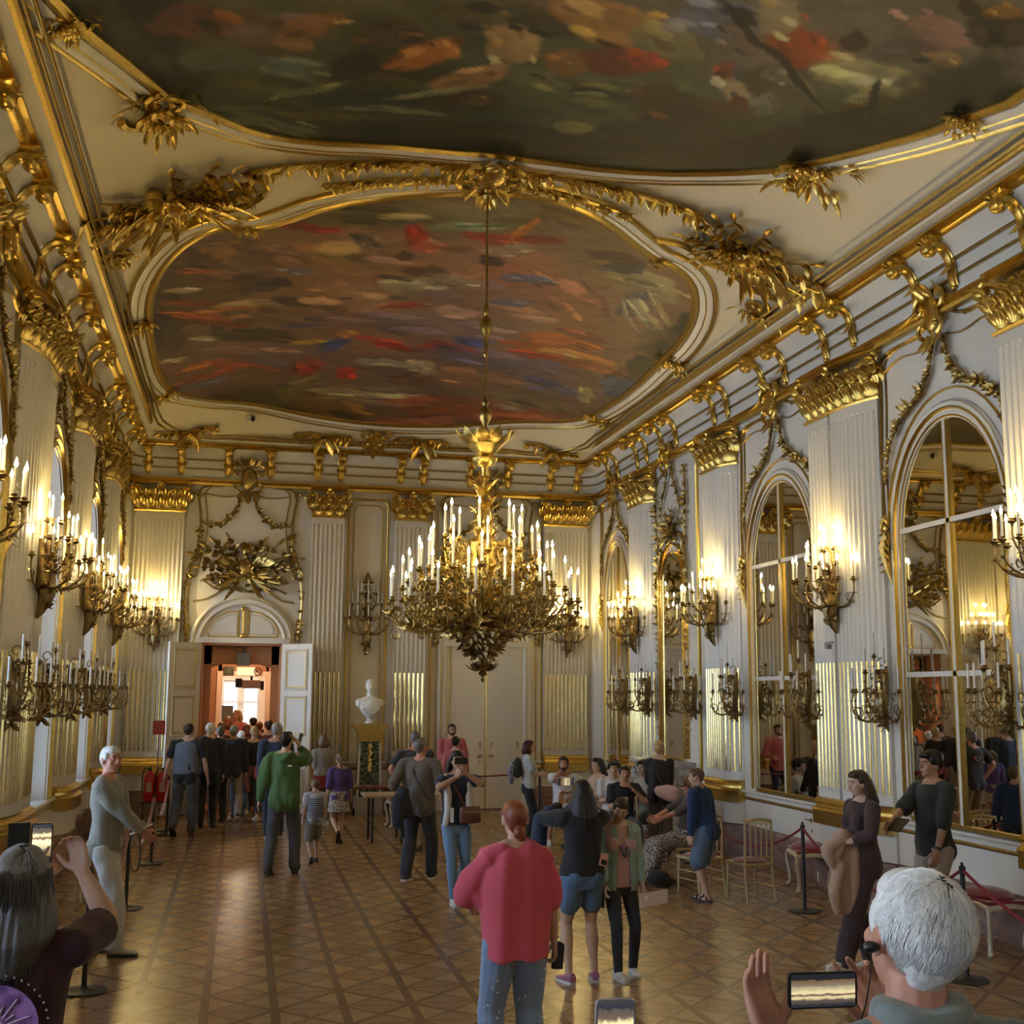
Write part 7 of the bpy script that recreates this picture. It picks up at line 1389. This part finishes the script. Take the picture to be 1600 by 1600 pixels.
def girl_x(c):
    s=c['s']; tp_=c['tp']; T=MB(); c['torso'](T,.042*s,-.10,.53); 
    for i,(S_,E,W) in enumerate(c['arm']): limb(T,[S_,S_.lerp(E,.5),E,E.lerp(W,.85)],[.072*s,.066*s,.058*s,.046*s],12); limb(T,[S_,tp_((-1,1)[i]*.06*s,-.02*s,.54*s)],[.055*s,.05*s],10)
    me=remesh(T,.009,2); folds(me,.009,14,5)
    import bmesh
    bm=bmesh.new(); bm.from_mesh(me); kill=[v for v in bm.verts if v.co.y>.035*s and abs(v.co.x+.0)<.055*s+.05*max(0,1.3*s-v.co.z) and v.co.z<c['hz']+.56*s]; bmesh.ops.delete(bm,geom=kill,context='VERTS'); bm.to_mesh(me); bm.free()
    o=mesh_child(me,'cardigan',cloth('mint_knit',(.27,.39,.35)),c['root']); md=o.modifiers.new('t','SOLIDIFY'); md.thickness=.006
    tp=c['tp']; T=MB(); T.tube(smoothp([tuple(tp(-.06*s,-.05*s,.53*s)),tuple(tp(-.085*s,.08*s,.46*s)),tuple(tp(-.03*s,.16*s,.30*s)),tuple(tp(-.0*s,.17*s,.22*s)),tuple(tp(.04*s,.16*s,.32*s)),tuple(tp(.07*s,.08*s,.46*s)),tuple(tp(.06*s,-.05*s,.53*s))]),.009,5,asp=.6); T.build('camera_strap',BLACKP,c['root'])
    T=MB(); 
    for x,z,r in((-.03,.25,.022),(.02,.235,.026)): T.tube([tp((x+r*math.cos(a))*s,.150*s,(z+r*math.sin(a))*s) for a in [k*PI/5 for k in range(10)]],.003*s,4,closed=True)
    T.ell(tp(.02*s,.146*s,.33*s),(.035*s,.004,.03*s),8,6); T.build('shirt_print',mat('print_mauve',(.30,.16,.36),.7),c['root'])
person('girl in mint cardigan and pink t-shirt with dark leggings, head tilted to look up',(3.22,10.15),1.49,PI+.05,sex='f',skn='asian',fat=.93,top=((.55,.34,.32),'none',.86,{'g':.008}),bottom=('leggings',(.024,.026,.036),{'fold':.001}),shoes='white',socks=mat('white_sock',(.7,.7,.68),.8),hair=('updo','dbrown',{'z':-.04}),hr=(.05,.28,1.32) if False else (.22,.16,.92),hl=(-.22,.12,.80),head=(-.35,.42,-.25),vox=.009,curl=.6,fl=(-.15,-.02,0,0,.15),fr=(.06,.12,0,0,-.1),extra=girl_x)
root=thing('purse','flat beige purse held low by the girl in the mint cardigan','purse',(3.46,9.95,.66),.05); mb=MB(lambda x,y,z:(x,y,z+x*.12)); mb.box(-.125,.125,-.008,.008,-.055,.055); mb.build('purse_body',mat('beige_leather',(.58,.48,.40),.5),root); mb=MB(); mb.lathe([(.014,-.012),(.014,-.008)],n=12); mb.v=[(x-.07,z-.0,y+.01) for x,y,z in mb.v]; mb.build('clasp',mat('pale_clasp',(.8,.75,.68),.3),root)
# ---- left and right foreground
polo=person('grey-haired person in grey long-sleeved polo and pale trousers holding a leaflet, looking back',(-1.16,11.85),1.85,-PI/2-.22,skn='red',fat=1.12,top=((.24,.235,.20),'long',.84,{'g':.022,'collar':1,'fold':.014}),bottom=('pants',(.50,.50,.47),{'wide':.004,'fold':.009}),shoes=(mat('grey_sneaker',(.42,.41,.36),.6),SHOE),hair=('short','silver',{'fold':.005}),hl=(-.10,.30,1.04),hr=(.04,.33,1.03),el=(-.5,-1,-.6),er=(.45,-1,-.6),head=(-.62,.0,0),fl=(-.10,-.13),fr=(.09,.17),vox=.009)
root=thing('leaflet','white folded leaflet in the hand of the grey polo person','paper',(-.84,11.74,1.11),.2); mb=MB(lambda x,y,z:(x,y,z+x*.45)); mb.box(-.10,.10,-.05,.05,-.002,.002); mb.build('leaflet_paper',mat('paper_white',(.8,.8,.78),.6),root,smooth=False)
def watch(c,i=0):
    S_,E,W=c['arm'][i]; d=(W-E).normalized(); p=W-d*.02; T=MB(); T.tube([p-d*.012,p+d*.012],.033*c['s'],10); T.build('watch_strap',BLACKP,c['root'])
person('person in dark brown blouse and trousers, beige coat over the arm, in profile',(5.46,10.05),1.70,PI/2+.1,sex='f',skn='pale',fat=1.0,top=((.050,.026,.028),'roll',.80,{'g':.022,'fold':.009,'flare':.03}),bottom=('pants',(.048,.026,.032),{'wide':.03,'fold':.010,'g':.014}),shoes='white',hair=('long','dbrown',{'l':.20}),hl=(-.12,.26,1.12),hr=(.10,.24,1.08),el=(-1,-.5,0),head=(.05,.12,0),fl=(-.06,.28,0,0,.0),fr=(.10,-.12,0,.2),vox=.009)
T=MB()
for a,b,c_,r in(((5.22,9.98,1.12),(5.12,9.95,.98),(5.18,9.98,.86),.085),((5.26,10.0,1.10),(5.20,9.98,.85),(5.22,9.97,.52),.085),((5.18,9.95,1.1),(5.06,9.93,1.02),(5.10,9.93,.90),.07),((5.30,9.98,1.0),(5.30,9.98,.7),(5.28,9.98,.42),.075),((5.18,9.93,.9),(5.10,9.92,.66),(5.14,9.93,.50),.06)): limb(T,[a,b,c_],[r,r,r*.7],12)
me=remesh(T,.009,2); folds(me,.022,13,8); o=bpy.data.objects.new('coat',me); me.name='coat'; C.objects.link(o); me.materials.append(cloth('camel_coat',(.50,.34,.25))); tag(o,'beige coat draped over the forearm of the person in brown','coat')
dk=person('person in dark green t-shirt and beige trousers with glasses, in profile, holding a tablet',(6.42,10.45),1.84,PI/2+.12,skn='tan',fat=1.04,top=((.016,.020,.018),'elbow',.84,{'g':.026,'fold':.010}),bottom=('pants',(.36,.30,.25),{'wide':.01}),hair=('fluffy','black',{'glasses':2}),hl=(-.22,.16,.88),hr=(.06,.42,1.12),el=(-.5,-1,0),er=(1,-.3,-.6),vox=.009,extra=lambda c:watch(c,0))
root=thing('tablet','tablet with pale blue screen held by the person in dark green','tablet',(5.98,10.38,1.18)); root.rotation_euler=(.9,0,PI/2+.15); mb=MB(); mb.box(-.12,.12,-.005,.005,-.085,.085); mb.build('tablet_case',BLACKP,root,smooth=False); mb=MB(); mb.add([(-.11,-.006,-.075),(.11,-.006,-.075),(.11,-.006,.075),(-.11,-.006,.075)],[(0,1,2,3)]); mb.build('tablet_screen',mat('tablet_glow',(.1,.2,.3),.2,emit=((.35,.6,.8),.5)),root,smooth=False)
def hairstrands(c,n,col,L,seed,bald=None,w=.0011,down=.5,name='hair_strands'):
    """fine locks lying over the skull, part of the hairstyle"""
    T=MB(); R=random.Random(seed); HP=c['HP']; q=c['q']
    for k in range(n):
        th=R.uniform(0,2*PI); ph=math.acos(R.uniform(-.15 if math.sin(th)>-.3 else -.8,1)); 
        p=Vector((.084*math.sin(ph)*math.cos(th),-.024+.098*math.sin(ph)*math.sin(th),.036+.094*math.cos(ph)))
        if p.y>.06 and p.z<.07: continue
        if bald and (p-Vector(bald[0])).length<bald[1] and R.random()<.8: continue
        nrm=Vector((p.x,p.y+.024,p.z-.036)).normalized(); crown=Vector((.012,-.055,.115)); t=(p-crown); t=t-nrm*t.dot(nrm); t=t.normalized() if t.length>.01 else Vector((1,0,0))
        sw=nrm.cross(t)*R.uniform(-.1,.45); l=L*R.uniform(.6,1.2)*(1.6 if p.z>.08 else 1)
        pts=[]; 
        for j in range(4):
            u=j/3; x=p+(t+sw*u)*l*u; rel=x-Vector((0,-.024,.036)); sc=Vector((rel.x/.084,rel.y/.098,rel.z/.094)).length; x=Vector((0,-.024,.036))+rel/sc*(1.02+.045*u*R.random()); pts.append(HP(*x))
        T.tube(pts,[w*q,w*1.1*q,w*.8*q,w*.25*q],3,cap=False)
    o=T.build(name,hairm(col),c['root']); return o
def wh_x(c):
    hairstrands(c,6500,'white',.026,3,None)
    HP=c['HP']; T=MB(); limb(T,[HP(-.092,-.02,-.01),HP(-.100,-.012,-.014)],[.010,.012],8); T.tube([HP(-.098,-.02,-.02),HP(-.100,-.03,-.06),HP(-.103,-.03,-.11),HP(-.108,-.01,-.20)],.0016,5); T.build('earpiece',BLACKP,c['root'])
wm=person('white-haired person in grey-green jacket with earpiece at the front right, back of head',(1.295,2.20,.17),1.835,.02,skn='red',fat=1.05,top=((.16,.19,.19),'long',.8,{'g':.022,'collar':1,'fold':.006,'neckz':.56}),bottom=('pants',(.08,.09,.1)),hair=('short','white',{'fold':.002}),
    hl=(-.17,.25,1.40),hr=(.115,.27,1.405),el=(-1,-.2,-.5),er=(1,-.2,-.6),vox=.005,pl=(.25,-.5,.1),pr_=(-.3,-.6,.1),fdl=(-.15,.35,1),fdr=(-.45,.35,1),curl=.35,spread=.30,spec=[(.5,.3,.2,.1),(.9,.7,.4,.15)],head=(0,-.12,.10),extra=wh_x)
def collarx(c):
    s=c['s']; tp=c['tp']; T=MB(); rr=[((0,-.012*s,z*s),a*s,b*s) for z,a,b in((.50,.115,.095),(.545,.100,.085),(.585,.095,.083),(.60,.088,.078))]; T.f=c['TF'](0); loft(T,rr,22); T.f=None; me=remesh(T,.006,2); folds(me,.010,22,4); mesh_child(me,'stand_collar',cloth('collar_cloth',(.20,.23,.22)),c['root'])
collarx(wm)
phone('black phone held sideways with both hands by the white-haired person, hall on screen',wmat((1.215,2.43,1.742),-.05,.05,PI/2),screenm('screen_hall_wide',.9,True))
mb=MB(); 
S_,E,Wr=wm['arm'][0]; b=wm['root'].matrix_basis@(Wr+Vector((-.015,.06,.098))); mb.tube([b+Vector((.0108*math.cos(a),.0108*math.sin(a),.003*math.cos(a))) for a in [k*PI/8 for k in range(16)]],.0016,6,closed=True); tag(mb.build('ring',mat('gold_ring',(.9,.65,.25),.15,1)),'thin gold ring on the left hand holding the sideways phone','ring')
def mar_x(c):
    hairstrands(c,2600,'grey',.06,8,None,.0013)
    s=c['s']; tp=c['tp']; T=MB(); HP=c['HP']; R=random.Random(5)
    for k in range(500):
        a=R.uniform(-PI-.2,.2); z=R.uniform(-.05,.06); p=Vector((.095*math.cos(a),-.03+.10*math.sin(a),z)); pts=[HP(*p)]+[HP(p.x*(1.05+.12*u)+R.uniform(-.01,.01),p.y*(1.05+.1*u)-.005,p.z-.30*u*R.uniform(.8,1.1)) for u in(.33,.66,1)]; T.tube(pts,[.0018,.002,.0016,.0006],3,cap=False)
    T.build('loose_locks',hairm('pepper'),c['root'])
    T=MB(); cx,cz=-.02*s,.27*s
    y=lambda x:-.165*s+.35*x*x
    def disc(x0,z0,r,m):
        T.m=m; n=28; o=len(T.v); T.add([tp(x0,y(x0)-.002*m,z0)]+[tp(x0+r*math.cos(2*PI*i/n),y(x0+r*math.cos(2*PI*i/n))-.002*m,z0+r*math.sin(2*PI*i/n)) for i in range(n)],[(0,1+i,1+(i+1)%n) for i in range(n)])
    disc(cx,cz,.135*s,0); disc(cx,cz-.26*s,.10*s,1); disc(cx,cz,.028*s,2)
    T.m=2
    for k in range(20): a=k*PI/10; T.tube([tp(cx+.04*s*math.cos(a),y(cx+.04*s*math.cos(a))-.003,cz+.04*s*math.sin(a)),tp(cx+(.07+.04*(k%2))*s*math.cos(a),y(cx+.1*s*math.cos(a))-.003,cz+(.07+.04*(k%2))*s*math.sin(a))],.0030*s,4)
    for k in range(40): a=k*PI/20; x=cx+.165*s*math.cos(a); T.ell(tp(x,y(x)-.003,cz+.165*s*math.sin(a)),.0042*s,4,3)
    for k in range(6): a=k*PI/3; T.tube([tp(cx+.05*s*math.cos(q),y(cx+.05*s*math.cos(q))-.004,cz-.16*s+.02*s*math.sin(q)) for q in [PI*j/6 for j in range(12)]],.002*s,4)
    T.build('back_print',[mat('print_lilac',(.34,.16,.42),.8,noise=(22,(.12,.05,.18),.12)),mat('print_rose',(.36,.12,.26),.8,noise=(22,(.14,.05,.16),.12)),mat('print_pale',(.50,.38,.52),.8)],c['root'])
mc=person('person with long grey-brown hair and maroon t-shirt with lilac print, photographing at front left',(-.73,4.66),1.80,-.05,sex='f',skn='fair',fat=1.12,top=((.036,.008,.018),'short',.86,{'g':.022,'sl':.72,'fold':.006,'wide':.004}),bottom=('pants',(.03,.03,.04)),hair=('long','pepper',{'l':.20}),hl=(-.02,.42,1.60),hr=(.13,.41,1.61),el=(-1,-.3,-1),er=(1.2,-.1,-1.0),vox=.006,pl=(.3,-.8,.1),pr_=(-.5,-.7,.1),fdr=(-.3,.35,.9),curl=.8,extra=mar_x)
ph=phone('phone in an open black wallet case with the hall on its lit screen, at left',wmat((-.735,5.10,1.762),.0,.05),screenm('screen_hall_tall',1.6),w=.078,hgt=.158)
mb=MB(); mb.prism([(-.125,-.08),(-.045,-.083),(-.045,.083),(-.125,.08)],-.006,.006,1); o=mb.build('wallet_flap',mat('black_leather',(.012,.012,.013),.35),ph,smooth=False)
person('person under the frame edge holding up a phone at the bottom centre',(.70,1.85,.17),1.56,.0,sex='f',top=((.1,.1,.12),'long',.86),bottom=('pants',(.04,.05,.07)),hair=('bob','brown'),hl=(-.035,.46,1.60),hr=(.075,.46,1.58),el=(-1,0,-1),er=(1,0,-1),curl=.7,vox=.012)
phone('phone in a clear case rising into view at the bottom centre edge',wmat((.722,2.31,1.700),-.05,.12),screenm('screen_bottom',1.3),case=mat('clear_rim',(.30,.30,.33),.15),w=.078,hgt=.155)
bpy.data.scenes.remove(TS)

# marble bust on the pedestal
root=thing('bust','white marble bust of a draped figure on the green pedestal','bust',(BPX,BPY-.02,1.76))
T=MB(); T.lathe([(.09,0),(.10,.02),(.06,.05),(.05,.09),(.09,.12)],n=16); T.build('socle',PLAST,root)
B=MB(); loft(B,[((0,0,.12),.05,.05),((0,0,.17),.12,.09),((0,0,.26),.19,.13),((0,0,.36),.24,.14),((0,0,.43),.26,.13),((0,0,.48),.21,.11),((0,0,.52),.11,.08),((0,0,.55),.06,.06)],20)
for sg in(-1,1): B.ell((sg*.21,0,.40),(.08,.09,.09))
limb(B,[(0,0,.50),(0,-.005,.62)],[.068,.062]); B.ell((0,0,.73),(.092,.110,.115),14,10); B.ell((0,-.045,.675),(.068,.062,.085),12,8); limb(B,[(0,-.11,.735),(0,-.132,.695)],[.009,.016]); B.ell((0,.03,.76),(.098,.098,.10))
for sg in(-1,1): B.ell((sg*.092,.0,.72),(.01,.02,.03)); B.ell((sg*.035,-.095,.745),(.022,.015,.010))
for k in range(40): a=R.uniform(0,6.28); q=R.uniform(0,1); B.ell((.085*math.cos(a)*q,.025+.095*math.sin(a)*q,.775+.085*math.sqrt(1-q*q)),.022)
TS=bpy.data.scenes.new('workshop2'); me=remesh(B,.007,2); folds(me,.003,30,4); mesh_child(me,'head_and_torso',PLAST,root)
T=MB()
for i in range(9): z=.16+.030*i; T.tube(smoothp([(-.26+.01*i,.02,.44-.012*i),(-.17,-.12,.38-.014*i),(.0,-.15,z+.02),(.14,-.13,z+.08),(.27,.0,.45)]),.017,6)
me=remesh(T,.008,2); mesh_child(me,'toga',PLAST,root); bpy.data.scenes.remove(TS)
